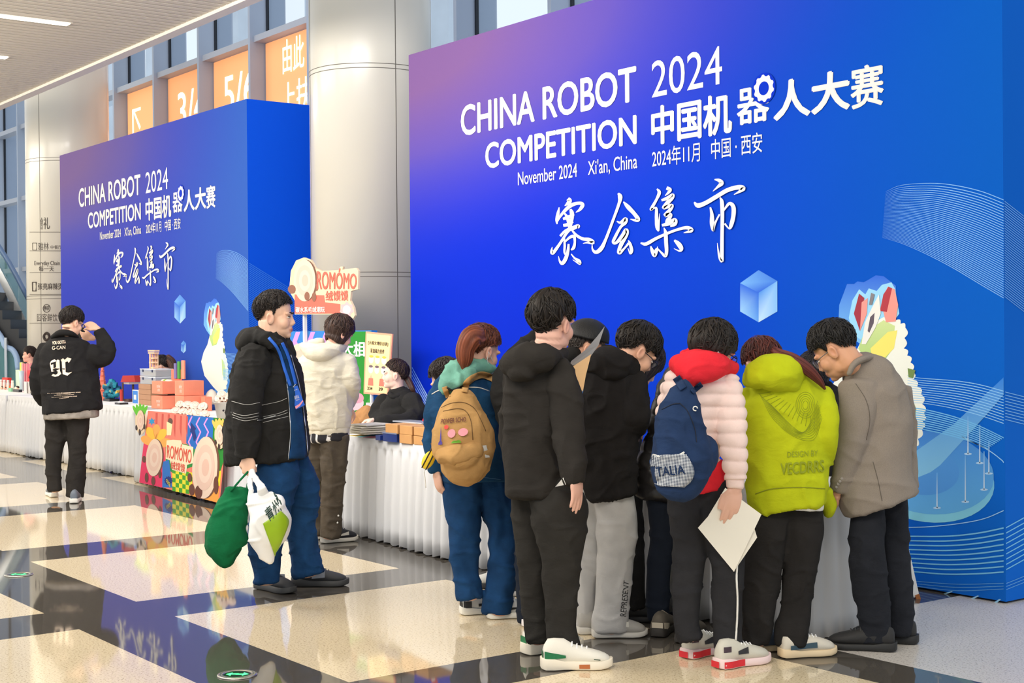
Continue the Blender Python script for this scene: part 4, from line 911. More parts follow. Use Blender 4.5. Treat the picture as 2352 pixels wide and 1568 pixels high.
# ---- tall man in the black hooded jacket, back turned
p = Person('tall man in a black hooded jacket, back turned, wearing white and green sneakers', 6.4, (1280, 1525), (228, 178, 158), seed=21); P9 = p
p.head(1270, 744, 36, 4, 0, 1.06, neck=(1248, 818, 0), nr=.06)
p.hair([(0, 2), (30, 0), (50, -4), (64, 0), (70, -18), (78, -18), (84, 0), (102, 0), (112, -22), (130, -38), (180, -44)], (24, 20, 18), .026, jag=.012, amp=.006, sheen=(50, 42, 36))
j = p.garment('hooded_jacket', M_BLK2, [T((1246, 806, 0, 36, .8), (1234, 842, 0, 68, .56), (1229, 900, 0, 72, .55), (1227, 980, 0, 69, .55), (1227, 1060, 0, 65, .6), (1227, 1136, 0, 63, .62), cap=(.6, 0)),
    T((1274, 846, -.04, 34), (1297, 900, -.09, 36), (1303, 960, -.12, 35), (1306, 1020, -.15, 34), (1314, 1070, -.18, 29), (1320, 1108, -.19, 22), cap=(.5, 0)),
    T((1184, 860, .06, 27), (1174, 950, .1, 24), (1176, 1030, .16, 22), (1190, 1090, .22, 18))], folds=.013, fsc=.8)
p.garment('hood', M_BLK2, [T((1174, 838, -.05, 20, 1.4), (1200, 826, -.1, 33, 1.2), (1240, 824, -.11, 31, 1.2), (1272, 820, -.03, 20, 1.4), (1284, 815, .06, 12, 1.4)), T((1206, 806, -.02, 15), (1225, 800, .04, 14), (1250, 805, .06, 12))], [(1202, 850, -.1, 36, 28, .08, 20)], folds=.01, body=0)
p.garment('trousers', cloth('charcoal_trousers', (45, 43, 40)), [T((1212, 1118, .05, 34), (1214, 1200, .08, 36), (1222, 1280, .08, 33), (1227, 1360, .1, 31), (1234, 1430, .1, 30), (1241, 1474, .1, 27), cap=(.4, 0)),
    T((1250, 1118, .02, 46, .8), (1272, 1146, -.01, 58, .8), (1284, 1172, -.02, 67, .8), (1287, 1210, -.02, 60, .85), (1288, 1268, -.02, 47), (1290, 1360, -.02, 36), (1288, 1438, -.02, 33), (1297, 1490, -.02, 35), (1303, 1510, -.02, 33), cap=(.4, 0))], folds=.009)
p.hand((1322, 1092, -.2), (.06, -1, .0), (-.8, 0, .6), 1, (7, 8, 9, 10), 1., 8)
for hl, yw in (((1206, 1502), 62), ((1250, 1536), 86)):
    p.shoe(hl, yw, .292, (232, 228, 216), (236, 226, 206), .042, 1.06, collar=.115, flare=.008, marks=[('heel_stripe', (20, 112, 66), (.0, .32), ((.05, .085), (.056, .068))), ('toe_stripe', (30, 60, 40), (.74, .84), ((.05, .054), (.046, .05))), ('sole_stripe', (186, 106, 56), (.52, .68), ((.01, .028), (.01, .03)))])
p.print('shirt_tail', [([(0, 0), (1, .25), (.75, 1)], [(1275, 1118), (1300, 1118), (1300, 1096), (1275, 1096)])], mat('shirt_white', (230, 228, 222), .8), [j], .006)
p.finish(.005)
# ---- woman with the tan backpack
p = Person('woman in a denim jacket and jeans with a teal hood, wearing a tan backpack', 7.42, (1110, 1420), (226, 178, 156), seed=31); P7 = p
p.head(1106, 806, 52, 20, 0, 1.02, neck=(1088, 868, 0)); p.mask()
p.hair(TIED, (66, 34, 24), .016, jag=.006, amp=.004, sheen=(132, 74, 52), fr=30)
p.strand_tube('ponytail', [(1098, 772, -.09, 24), (1082, 776, -.14, 26), (1070, 800, -.15, 22), (1068, 825, -.15, 18), (1066, 845, -.14, 8)], (96, 50, 34), (150, 84, 58))
j = p.garment('denim_jacket', cloth('denim_jacket', (26, 68, 106), .2, bs=600, bump=.4), [T((1086, 866, 0, 40, .8), (1074, 895, 0, 76, .58), (1070, 940, 0, 80, .56), (1078, 1000, 0, 74, .58), (1086, 1050, 0, 74, .6), (1088, 1103, 0, 75, .62), cap=(.6, 0)),
    T((1006, 905, 0, 24), (993, 970, 0, 20), (992, 1030, -.02, 18), (1002, 1085, -.03, 15), cap=(.5, 0)), T((1132, 888, .02, 28), (1146, 945, .1, 26), (1150, 1000, .22, 22), (1165, 1030, .36, 18))], folds=.009)
p.line('white_piping', [[(992, 905), (1004, 898), (1020, 893)], [(1076, 889), (1100, 890), (1124, 898)]], .003, M_WHITE, [j], .003)
p.line('hem_seam', [[(1070, 1094), (1110, 1096), (1150, 1101)]], .0015, mat('denim_seam', (70, 110, 150), .8), [j], .002)
ho = p.garment('hood', cloth('teal_cloth', (116, 172, 154)), [T((1026, 884, -.12, 17, 1.5), (1042, 858, -.08, 22, 1.5), (1074, 842, -.07, 22, 1.4), (1106, 843, -.02, 18, 1.4), (1128, 850, .05, 10, 1.4)), T((1030, 880, -.15, 12), (1056, 872, -.16, 14), (1080, 858, -.14, 12))], folds=.012, fsc=1.5, body=0)
p.garment('jeans', M_JEAN, [T((1062, 1090, 0, 46), (1066, 1180, 0, 38), (1068, 1240, 0, 33), (1067, 1290, 0, 28), (1076, 1340, 0, 27), (1081, 1372, 0, 31), cap=(.4, 0)),
    T((1124, 1090, .05, 46), (1148, 1180, .05, 36), (1156, 1260, .02, 29), (1152, 1320, 0, 31), (1146, 1370, 0, 33), (1143, 1408, 0, 32), cap=(.4, 0))], folds=.013)
p.hand((1003, 1084, -.03), (.15, -1, 0), (.8, 0, .5), -1, (25, 25, 28, 30), .92)
for hl, yw in (((1062, 1411), 76), ((1124, 1420), 80)):
    p.shoe(hl, yw, .265, (196, 196, 194), (234, 230, 218), .034, 1.0, marks=[('heel_stripe', (24, 24, 26), (.0, .16), ((.04, .075), (.04, .075))), ('side_stripe', (18, 18, 22), (.3, .8), ((.045, .06), (.06, .062)))])
p.finish(.005)
bk = Person('tan canvas backpack with printed lettering worn by the woman in denim', 7.06, None, cat='backpack', name='backpack', loc=p.P(1060, 1000, -.2)); mt = cloth('tan_canvas', (188, 146, 92), .1)
bk.label = None; bk.root['label'] = 'tan canvas backpack with printed lettering, worn by the woman in denim'
bb = bk.garment('bag_body', mt, [T((1062, 900, 0, 22, 1.6), (1063, 920, 0, 36, 1.3), (1060, 950, -.01, 52, 1.1), (1062, 990, -.02, 67, 1.0), (1064, 1030, -.02, 70, 1.0), (1064, 1062, -.02, 60, 1.1), (1055, 1082, -.01, 45, 1.2), cap=(.3, .5))], [(1060, 1050, -.12, 46, 28, .08, 8), (1110, 1015, -.02, 22, 40, .1, 0)], vox=.008, folds=.008, body=0)
bk.garment('front_pocket', mt, [T((1018, 1046, -.14, 17, 1), (1050, 1044, -.17, 22, 1), (1090, 1034, -.14, 20, 1))], vox=.006, folds=.006, fsc=1.6, body=0)
bk.ribbon('shoulder_strap', [(1067, 900), (1072, 880), (1088, 867), (1108, 861), (1126, 866), (1141, 874)], 15, mt, [j, ho, bb], .014)
bk.ribbon('shoulder_strap', [(1030, 912), (1024, 898), (1021, 888)], 12, mt, [j, bb, ho], .014)
bk.line('seam', [[(1009, 938), (1035, 926), (1065, 924), (1090, 938), (1105, 965), (1116, 990)], [(1018, 944), (1050, 938), (1070, 944), (1082, 968), (1086, 1010)]], .002, mat('tan_seam', (110, 80, 44), .8), [bb], .002)
bk.line('handle', [[(1026, 890), (1038, 896), (1050, 892), (1064, 886)]], .006, mat('strap_black', (26, 26, 28), .6), [j, bb, ho], .012)
bk.print('bag_lettering', [('POWER SCHO', [(1012, 973), (1071, 967), (1070, 957), (1014, 962)], .02)], mat('maroon_ink', (96, 28, 26), .6), [bb], .011)
bp_ = [([(.5, 1), (.62, .2), (.75, .12), (.75, 0), (.2, 0), (.2, .12), (.38, .2)], [(1003, 1022), (1020, 1020), (1018, 978), (1008, 978)])]
bk.print('tower_print', bp_, mat('violet_ink', (76, 62, 150), .6), [bb], .011)
circ = [(.5+.5*math.cos(a), .5+.5*math.sin(a)) for a in np.linspace(0, 6.28, 17)[:-1]]
bk.print('dot_print', [(circ, [(1020, 986), (1030, 985), (1030, 975), (1020, 976)])], mat('red_ink', (226, 72, 60), .6), [bb], .011)
bk.print('meadow_print', [([(0, 0), (.1, .6), (.3, .9), (.5, .7), (.7, 1), (.9, .6), (1, 0)], [(1036, 1018), (1060, 1016), (1060, 1009), (1036, 1011)])], mat('grass_ink', (110, 176, 50), .6), [bb], .011)
bk.print('blossom_print', [(circ, [(1028, 1006), (1046, 1004), (1046, 984), (1028, 986)]), (circ, [(1052, 1002), (1075, 1000), (1075, 982), (1052, 984)])], mat('pink_ink', (236, 150, 160), .6), [bb], .011)
bk.print('care_label', [([(0, 0), (1, 0), (1, 1), (0, 1)], [(1115, 1051), (1125, 1050), (1117, 1022), (1108, 1023)])], M_WHITE, [bb], .006)
po = Person('small yellow and black striped pouch hanging beside the tan backpack', 7.12, None, cat='pouch', name='pouch', loc=p.P(984, 1056, -.2))
b = MB(); a_ = math.radians(62); u_, v_ = RIGHT*math.cos(a_)+UP*math.sin(a_), UP*math.cos(a_)-RIGHT*math.sin(a_); b.ell(po.P(984, 1056), .05, .02, .03, (u_, AWAY, v_)); po1 = b.build('pouch_shell', mat('pouch_yellow', (240, 204, 40), .5), po.root, True)
b = MB()
for o_, r_q in ((-.008, .93), (.008, .93)):
    b.wire([po.P(984, 1056)+v_*o_*1.4+u_*.0485*math.cos(t)+AWAY*.0195*math.sin(t) for t in np.linspace(0, 2*math.pi, 25)[:-1]], .0035, 6, True)
b.build('stripe', mat('strap_black', (26, 26, 28), .6), po1, True)
po.wire_px('cord', [(986, 1040, 0), (992, 1026, .02), (990, 1018, .04)], .003, mat('cord_brown', (80, 50, 36), .6)); po.wire_px('cord', [(977, 1076, 0), (974, 1085, 0), (976, 1098, 0), (978, 1120, 0)], .0025, M_WHITE)
# ---- man in the cap behind the tall man
p = Person('man in a black cap and thin glasses, stooping behind the tall man', 7.25, (1215, 1440), (226, 172, 142), seed=41)
p.head(1349, 800, 80, 22, 0, 1.0, neck=(1318, 846, 0)); p.glasses((90, 84, 70)); p.hair(SHORT, (70, 64, 60), .006, jag=.004, amp=.001)
cp = p.hair([(0, 14), (60, 12), (100, 2), (180, -6)], (30, 30, 31), .026, jag=0, amp=.001, name='cap', sheen=(34, 34, 35), fr=3, locks=0, fade=1)
b = MB(); V = []
for i in range(13):
    a = math.radians(-62+124*i/12)
    for r, z in ((.0, .058), (.5, .062), (1., .05)): V.append(p.h(math.sin(a)*(.098+.012*r), -.012+math.cos(a)*(.12+.075*r*max(0, math.cos(a*1.35))), z-.014*r-.02*abs(math.sin(a))**2))
b.add(V, [(3*i+k, 3*i+k+1, 3*i+k+4, 3*i+k+3) for i in range(12) for k in range(2)]); o = b.build('brim', M_BLK, cp, True); md = o.modifiers.new('th', 'SOLIDIFY'); md.thickness = .004
p.garment('jacket', M_BLK, [T((1310, 830, 0, 34, 1), (1285, 858, 0, 70, .7), (1262, 905, 0, 100, .6), (1260, 1000, 0, 92, .6), (1255, 1130, 0, 80, .7), cap=(.5, 0)), T((1225, 768, .03, 9), (1216, 785, .03, 18), (1196, 825, .02, 34), (1170, 885, 0, 40), (1166, 940, 0, 30), (1185, 990, 0, 26)), T((1282, 832, -.05, 16, 1.5), (1305, 818, -.05, 18, 1.5), (1322, 812, .0, 12, 1.5)), T((1340, 870, -.05, 30), (1370, 915, -.02, 26), (1384, 962, .0, 20))], folds=.01)
p.garment('jeans', M_NAVY, [T((1225, 1110, 0, 42), (1216, 1250, 0, 32), (1213, 1350, 0, 27), (1212, 1428, 0, 22), cap=(.4, 0)), T((1280, 1110, .0, 42), (1280, 1300, -.04, 28), (1277, 1428, -.05, 22), cap=(.4, 0))], folds=.008)
p.shoe((1208, 1441), 60, .27, (58, 60, 70), (232, 226, 226)); p.shoe((1268, 1436), 60, .26, (58, 60, 70), (232, 226, 226)); p.hand((1384, 962, 0), (.3, -.8, .3), (0, -1, 0), 1); p.finish(.006)
bd = thing('folded_sheet', 'grey and orange printed sheets held up in front of the man in the cap', 'leaflet', W(1340, 850, 6.7))
b = MB(); b.prism([W(*q) for q in ((1389, 749, 6.75), (1375, 792, 6.74), (1350, 828, 6.72), (1307, 842, 6.7), (1312, 829, 6.7), (1345, 803, 6.72), (1372, 772, 6.74))], AWAY*.004); b.build('grey_sheet', mat('sheet_grey', (150, 150, 152), .5), bd)
cq = [W(*q, 6.66) for q in ((1334, 922), (1330, 905), (1306, 848), (1358, 812))]; b = MB(); b.prism([W(1306, 848, 6.66), W(1358, 813, 6.72), W(1346, 860, 6.7), W(1334, 925, 6.68)], AWAY*.004); os_ = b.build('orange_sheet', mat('sheet_orange', (250, 206, 150), .5), bd)
b = MB(); b.prism([W(1308, 851, 6.655), W(1318, 846, 6.66), W(1315, 862, 6.655)], AWAY*-.002); b.prism([W(1331, 908, 6.67), W(1340, 895, 6.685), W(1334, 924, 6.675)], AWAY*-.002); b.build('blue_print', mat('sheet_blue', (40, 110, 190), .5), os_)
# ---- young man in the black hoodie and grey sweatpants
p = Person('young man with glasses in a black hoodie and light grey sweatpants, head bent', 6.95, (1395, 1462), (230, 180, 152), seed=51); P11 = p
p.head(1462, 808, 64, 36, 0, 1.04, neck=(1424, 858, 0)); p.glasses((36, 44, 60), .0022); p.face()
p.hair([(0, 4), (30, 2), (48, -4), (64, 0), (70, -16), (78, -16), (84, 0), (103, 0), (112, -20), (130, -34), (180, -42)], (24, 20, 19), .024, jag=.02, amp=.004, sheen=(50, 42, 36))
j = p.garment('hoodie', cloth('black_fleece', (33, 31, 31)), [T((1412, 838, 0, 42, .8), (1398, 876, 0, 76, .62), (1390, 940, 0, 80, .6), (1392, 1010, 0, 70, .62), (1397, 1080, 0, 62, .66), (1404, 1138, 0, 58, .7), cap=(.6, 0)),
    T((1442, 874, -.03, 36), (1452, 920, -.07, 34), (1452, 962, -.06, 33), (1456, 984, .1, 22), (1460, 976, .28, 16)), T((1345, 890, .02, 28), (1343, 955, .03, 24), (1370, 985, .06, 20))], folds=.014, fsc=1.1)
p.garment('hood', cloth('black_fleece', (33, 31, 31)), [T((1364, 838, -.05, 19, 1.4), (1392, 828, -.1, 32, 1.2), (1430, 836, -.06, 28, 1.2), (1460, 852, .04, 15, 1.4)), T((1380, 812, 0, 13), (1410, 812, .03, 13), (1445, 825, .04, 14), (1462, 842, .05, 10))], [(1400, 850, -.1, 40, 24, .07, -10)], folds=.01, body=0)
sw = p.garment('sweatpants', cloth('grey_marl', (192, 190, 188), .07, bs=500, crease=.12), [T((1370, 1120, .05, 34), (1358, 1200, .1, 34), (1351, 1300, .1, 29), (1345, 1380, .1, 25), (1345, 1438, .1, 22), cap=(.4, 0)),
    T((1410, 1118, 0, 42), (1417, 1200, 0, 45), (1412, 1300, 0, 42), (1406, 1380, 0, 38), (1401, 1428, 0, 41), (1401, 1448, 0, 40), cap=(.4, 0))], folds=.007)
p.print('leg_lettering', [('REPRESENT', [(1438, 1416), (1445, 1336), (1433, 1332), (1424, 1414)])], mat('ink_black', (40, 40, 42), .7), [sw], .004)
for hl, yw in (((1329, 1455), 80), ((1366, 1463), 83)): p.shoe(hl, yw, .25, (172, 168, 162), (206, 202, 194), .03, 1.0, marks=[('side_stripe', (214, 210, 200), (.45, .65), ((.06, .085), (.055, .08)))])
p.hand((1460, 976, .3), (.1, -.3, .9), (0, -1, 0), 1); p.finish(.005)
# ---- person with long dark hair beyond him
p = Person('person with long dark hair hanging forward, beyond the young man in grey sweatpants', 7.3, (1460, 1432), (222, 176, 152), seed=61)
p.head(1478, 836, 60, 42, 0, .98, dd=.3, neck=(1450, 880, .3))
p.hair(LONGS, (28, 22, 24), .016, hang=[(0, .02), (40, .08), (60, .17), (120, .16), (180, .12)], jag=.03, amp=.006, sheen=(70, 58, 62))
p.garment('dark_jacket', M_BLK, [T((1446, 876, .3, 34, .8), (1430, 930, .3, 46, .7), (1425, 1020, .3, 46, .7), (1432, 1130, .3, 42, .8), cap=(.5, 0)), T((1452, 900, .25, 20), (1462, 950, .3, 18), (1470, 985, .42, 14))], folds=.01)
p.garment('trousers', M_BLK, [T((1440, 1110, .25, 34), (1452, 1250, .15, 26), (1458, 1330, .05, 24), (1460, 1400, .0, 24), cap=(.4, 0)), T((1420, 1110, .3, 30), (1420, 1250, .2, 26), (1418, 1398, .1, 22), cap=(.4, 0))], folds=.008)
p.shoe((1408, 1428), 82, .26, (30, 30, 32), (36, 36, 38), .034, marks=[('side_stripe', (226, 226, 228), (.2, .8), ((.05, .05), (.056, .056)))]); p.shoe((1412, 1413), 80, .24, (30, 30, 32), (36, 36, 38), .034); p.finish(.006)
# ---- person in the black puffer jacket
p = Person('person in a shiny black puffer jacket and navy jeans, half hidden by the navy backpack', 7.08, (1525, 1464), (222, 176, 152), seed=71)
p.head(1612, 858, 60, 40, 0, 1., dd=.2, neck=(1588, 884, .12)); p.hair(SHORT, (26, 22, 22), .02, jag=.01)
p.garment('puffer_jacket', mat('shiny_black', (34, 32, 32), .38, bump=.2, bscale=60, var=.1, spec=.5), [T((1585, 838, .1, 34, .8), (1572, 885, .08, 54, .66), (1564, 940, .05, 65, .6), (1556, 1010, .02, 75, .56), (1545, 1080, 0, 86, .52), (1535, 1120, 0, 78, .54), (1532, 1142, 0, 72, .56), cap=(.6, .2)), T((1618, 890, .15, 34), (1640, 960, .25, 30), (1650, 1010, .4, 24))], folds=.014, fsc=1.3, quilt=.09)
p.garment('jeans', M_NAVY, [T((1520, 1120, 0, 38), (1520, 1220, 0, 29), (1514, 1300, 0, 27), (1511, 1377, 0, 26), (1512, 1424, 0, 24), cap=(.4, 0)), T((1572, 1120, .06, 40), (1578, 1300, .06, 28), (1572, 1436, .06, 24), cap=(.4, 0))], folds=.009)
for hl, yw in (((1511, 1464), 12), ((1566, 1478), 20)): p.shoe(hl, yw, .26, (104, 96, 84), (58, 54, 50), .036, 1.05, marks=[('heel_stripe', (212, 200, 178), (.0, .3), ((.035, .075), (.04, .06)))])
p.finish(.006)
# ---- woman in the pale pink puffer jacket
p = Person('woman in a pale pink puffer jacket with a red hood, navy backpack, holding white sheets', 6.36, (1630, 1525), (226, 178, 156), seed=81); P13 = p
p.head(1637, 806, 60, 22, 0, 1.02, neck=(1620, 862, 0)); p.mask((222, 234, 236)); p.glasses((30, 40, 60), .0022)
p.hair([(0, 4), (30, 2), (50, -6), (62, -30), (80, -40), (120, -42), (180, -42)], (26, 22, 21), .018, hang=[(0, 0), (55, 0), (70, .03), (180, .04)], jag=.03, amp=.006, sheen=(52, 44, 38))
mp_ = cloth('pale_pink_nylon', (238, 212, 204), .05, .6, crease=.06)
j = p.garment('puffer_jacket', mp_, [T((1620, 848, 0, 52, .7), (1610, 885, 0, 84, .56), (1594, 940, 0, 74, .56), (1589, 1010, 0, 68, .56), (1592, 1055, 0, 63, .58), (1600, 1086, 0, 58, .6), cap=(.6, 0)),
    T((1664, 878, -.03, 36), (1679, 940, -.07, 34), (1682, 1000, -.1, 33), (1687, 1050, -.12, 30), (1690, 1100, -.13, 25), cap=(.5, 0)), T((1545, 890, .06, 26), (1530, 960, .12, 24), (1545, 1020, .25, 22))], vox=.0068, it=1, folds=.005, quilt=.058)
p.garment('cuff', mp_, [T((1689, 1098, -.13, 21), (1688, 1121, -.135, 19), cap=(0, 0))], vox=.007, folds=.003, body=0, it=1)
mr = cloth('red_fleece', (226, 44, 56), .07)
ho = p.garment('hood', mr, [T((1566, 838, -.06, 22, 1.5), (1586, 846, -.11, 37, 1.2), (1626, 842, -.1, 35, 1.2), (1664, 842, -.02, 18, 1.4), (1682, 845, .05, 9, 1.4)), T((1568, 812, -.02, 10), (1600, 806, .0, 14), (1640, 815, .02, 14), (1672, 832, .04, 10))], [(1580, 864, -.1, 26, 20, .06, 0)], folds=.009, body=0)
p.garment('hoodie_hem', mr, [T((1612, 1070, 0, 56, .62), (1622, 1126, 0, 52, .66), cap=(.3, 0))], folds=.004)
tr_ = p.garment('trousers', cloth('black_jersey', (42, 42, 45)), [T((1580, 1110, .03, 42), (1583, 1190, .03, 46), (1585, 1260, .03, 38), (1578, 1334, .03, 33), (1577, 1420, .03, 27), (1587, 1468, .03, 26), cap=(.4, 0)),
    T((1642, 1110, 0, 42), (1660, 1200, 0, 49), (1670, 1280, 0, 38), (1671, 1335, 0, 34), (1671, 1406, 0, 32), (1673, 1470, 0, 30), (1675, 1488, 0, 29), cap=(.4, 0))], folds=.009)
p.line('white_stripe', [[(1694, 1270), (1692, 1330), (1694, 1370), (1693, 1420), (1690, 1470)]], .005, M_WHITE, [tr_], .004)
p.hand((1690, 1120, -.135), (-.22, -.97, 0), (-.2, 0, .98), -1, (8, 10, 12, 16), 1., 0)
for hl, yw in (((1576, 1512), 44), ((1650, 1535), 52)):
    p.shoe(hl, yw, .272, (206, 202, 188), (236, 210, 208), .036, 1.06, collar=.11, flare=.006, marks=[('heel_stripe', (216, 40, 52), (.0, .42), ((.008, .036), (.008, .038))), ('heel_stripe', (70, 54, 66), (.02, .16), ((.075, .1), (.075, .1))), ('side_stripe', (40, 40, 44), (.3, .5), ((.06, .075), (.06, .09)))])
p.finish(.0045)
pa = thing('paper_sheets', 'two large cream paper sheets held by the woman in the pink jacket', 'paper', W(1680, 1210, 6.3))
for nm, P_, d0 in (('sheet', [(1666, 1120), (1749, 1181), (1686, 1313), (1603, 1212), (1626, 1186)], 6.245), ('sheet', [(1668, 1130), (1720, 1170), (1739, 1234), (1690, 1306), (1632, 1240)], 6.255)):
    b = MB(); b.prism([W(x, y, d0+.0004*(y-1200)) for x, y in P_], AWAY*.002); b.build(nm, mat('cream_paper', (240, 236, 224), .6), pa)
bk = Person('navy blue backpack with a mesh pocket, worn over the pink jacket', 6.03, None, cat='backpack', name='backpack', loc=p.P(1565, 1010, -.2)); mn = cloth('navy_canvas', (32, 52, 86), .12)
bb = bk.garment('bag_body', mn, [T((1573, 890, .03, 20, 1.6), (1568, 918, 0, 36, 1.3), (1562, 955, -.02, 50, 1.05), (1563, 1000, -.03, 60, .95), (1568, 1045, -.03, 70, .85), (1562, 1085, -.02, 66, .9), (1555, 1115, -.01, 54, 1.0), cap=(.3, .5))], [(1618, 1045, .02, 30, 44, .1, 0)], vox=.008, folds=.009, body=0)
mm = bpy.data.materials.new('white_mesh'); mm.use_nodes = True; n = mm.node_tree.nodes; l = mm.node_tree.links; ck = n.new('ShaderNodeTexChecker'); tcn = n.new('ShaderNodeTexCoord'); ck.inputs['Scale'].default_value = 230; dt = n.new('ShaderNodeVectorMath'); dt.operation = 'DOT_PRODUCT'; dt.inputs[1].default_value = tuple(RIGHT*.75+UP*.66); d2 = n.new('ShaderNodeVectorMath'); d2.operation = 'DOT_PRODUCT'; d2.inputs[1].default_value = tuple(UP*.75-RIGHT*.66); cb = n.new('ShaderNodeCombineXYZ')
l.new(tcn.outputs['Object'], dt.inputs[0]); l.new(tcn.outputs['Object'], d2.inputs[0]); l.new(dt.outputs['Value'], cb.inputs[0]); l.new(d2.outputs['Value'], cb.inputs[1])
ck.inputs[1].default_value = lin((206, 210, 214))+(1,); ck.inputs[2].default_value = lin((40, 56, 84))+(1,); l.new(cb.outputs[0], ck.inputs[0]); l.new(ck.outputs[0], n['Principled BSDF'].inputs['Base Color']); n['Principled BSDF'].inputs['Roughness'].default_value = .6
mpk = patch(bk, 'mesh_pocket', [(1498, 1045), (1494, 1070), (1493, 1090), (1500, 1108), (1516, 1116)], [(1576, 1042), (1588, 1062), (1594, 1085), (1588, 1104), (1572, 1118)], mm, [bb], .006)
bk.print('pocket_lettering', [('TALIA', [(1508, 1094), (1574, 1088), (1570, 1067), (1506, 1073)], .02)], mn, [mpk], .01)
bk.line('pocket_trim', [[(1496, 1043), (1515, 1048), (1532, 1053)], [(1538, 1055), (1554, 1058)], [(1558, 1046), (1572, 1038)], [(1569, 1040), (1571, 1056), (1572, 1070)]], .004, M_WHITE, [bb], .004)
bk.ribbon('shoulder_strap', [(1570, 892), (1562, 880), (1553, 866)], 18, mn, [j, ho, bb], .014); bk.ribbon('shoulder_strap', [(1590, 900), (1602, 890), (1612, 882)], 12, mn, [j, ho, bb], .014)
bk.line('seam', [[(1520, 940), (1545, 928), (1562, 926)], [(1562, 926), (1580, 945), (1596, 985), (1600, 1015)]], .002, mat('navy_seam', (16, 26, 46), .8), [bb], .002)
b = MB(); b.wire([bk.hit(1597, 938, [bb, j], .012)+RIGHT*.009*math.cos(a)+UP*.009*math.sin(a) for a in np.linspace(0, 5.2, 16)], .0028, 6); b.build('ring_badge', M_WHITE, bk.root, True)
# ---- woman in the lime hoodie
p = Person('woman in an oversized lime green hoodie and black trousers, reddish ponytail', 6.52, (1800, 1505), (226, 178, 156), seed=91); P14 = p
p.head(1752, 842, -28, 38, 0, 1.0, neck=(1776, 880, 0))
p.hair(TIED, (50, 24, 22), .016, jag=.006, amp=.003, sheen=(104, 50, 42), fr=30)
p.strand_tube('ponytail', [(1776, 806, -.07, 12), (1790, 814, -.1, 13), (1820, 826, -.14, 15), (1852, 846, -.15, 14), (1880, 872, -.13, 9), (1894, 892, -.1, 3)], (70, 30, 28), (116, 56, 46))
mlm = cloth('lime_fleece', (182, 192, 26), .06)
j = p.garment('hoodie', mlm, [T((1782, 868, 0, 60, .7), (1797, 908, 0, 92, .6), (1804, 960, 0, 96, .58), (1808, 1020, 0, 95, .58), (1808, 1080, 0, 93, .6), (1806, 1125, 0, 90, .62), (1812, 1164, 0, 84, .64), cap=(.5, 0)),
    T((1724, 908, .02, 22), (1722, 980, .03, 21), (1724, 1050, .08, 20), (1735, 1100, .2, 18)), T((1880, 912, -.03, 30), (1899, 958, -.1, 24), (1903, 1010, -.1, 20), (1896, 1055, .0, 17), (1878, 1070, .2, 15)), T((1890, 1135, .02, 22), (1902, 1160, .04, 16), (1903, 1178, .06, 10))], folds=.011, fsc=.8)
p.garment('hood', mlm, [T((1726, 872, -.05, 17, 1.4), (1752, 856, -.1, 34, 1.2), (1795, 858, -.12, 40, 1.1), (1830, 860, -.06, 22, 1.3), (1850, 862, .0, 10, 1.4)), T((1732, 842, 0, 12), (1752, 826, .0, 14), (1790, 824, 0, 14), (1826, 838, .0, 12))], [(1812, 878, -.12, 28, 20, .06, -20)], folds=.009, body=0)
p.line('hem_seam', [[(1735, 1134), (1765, 1124), (1800, 1120), (1850, 1119), (1895, 1122)]], .0022, mat('lime_seam', (134, 142, 20), .8), [j], .002)
mli = mat('lime_ink', (140, 152, 26), .8)
p.print('back_lettering', [('DESIGN BY', [(1808, 1050), (1879, 1047), (1879, 1033), (1808, 1037)])], mli, [j], .005); p.print('back_lettering', [('VECDRRS', [(1793, 1090), (1893, 1083), (1893, 1056), (1793, 1064)], .02)], mli, [j], .006)
L_ = []
for k in range(9):
    f = k/8; L_.append([(1745+6*f*5, 905+f*28), (1775+f*40, 960+f*14), (1820+f*25, 1000-f*8), (1868-f*2, 1010-f*50), (1888-f*10, 960-f*40)])
for k in range(14):
    f = k/13; L_.append([(1740+f*130, 910+f*85-abs(f-.5)*10), (1770+f*100, 900+f*60)])
for k in range(5): L_.append([(1850+(22-4*k)*math.cos(a), 930+(30-5*k)*math.sin(a)) for a in np.linspace(0, 6.28, 13)])
p.line('back_print', L_, .0009, mli, [j], .0015)
p.garment('shirt_hem', mat('shirt_white', (230, 228, 222), .8), [T((1826, 1140, -.02, 66, .62), (1824, 1166, -.02, 66, .64), cap=(.3, 0))], folds=.003, body=0)
p.garment('trousers', cloth('black_twill', (38, 36, 35)), [T((1776, 1150, .02, 44), (1765, 1210, 0, 48), (1751, 1290, 0, 45), (1743, 1350, 0, 41), (1738, 1420, 0, 35), (1735, 1478, 0, 29), cap=(.4, 0)),
    T((1836, 1145, .02, 48), (1842, 1210, 0, 46), (1838, 1290, 0, 37), (1833, 1350, 0, 33), (1827, 1410, 0, 34), (1817, 1450, -.01, 36), (1815, 1482, -.02, 33), cap=(.4, 0))], folds=.012)
p.shoe((1796, 1510), 64, .26, (214, 206, 190), (226, 202, 164), .034, marks=[('side_stripe', (52, 78, 92), (.1, .6), ((.04, .06), (.045, .07)))]); p.shoe((1714, 1497), 64, .26, (70, 84, 104), (214, 190, 150), .03); p.finish(.005)
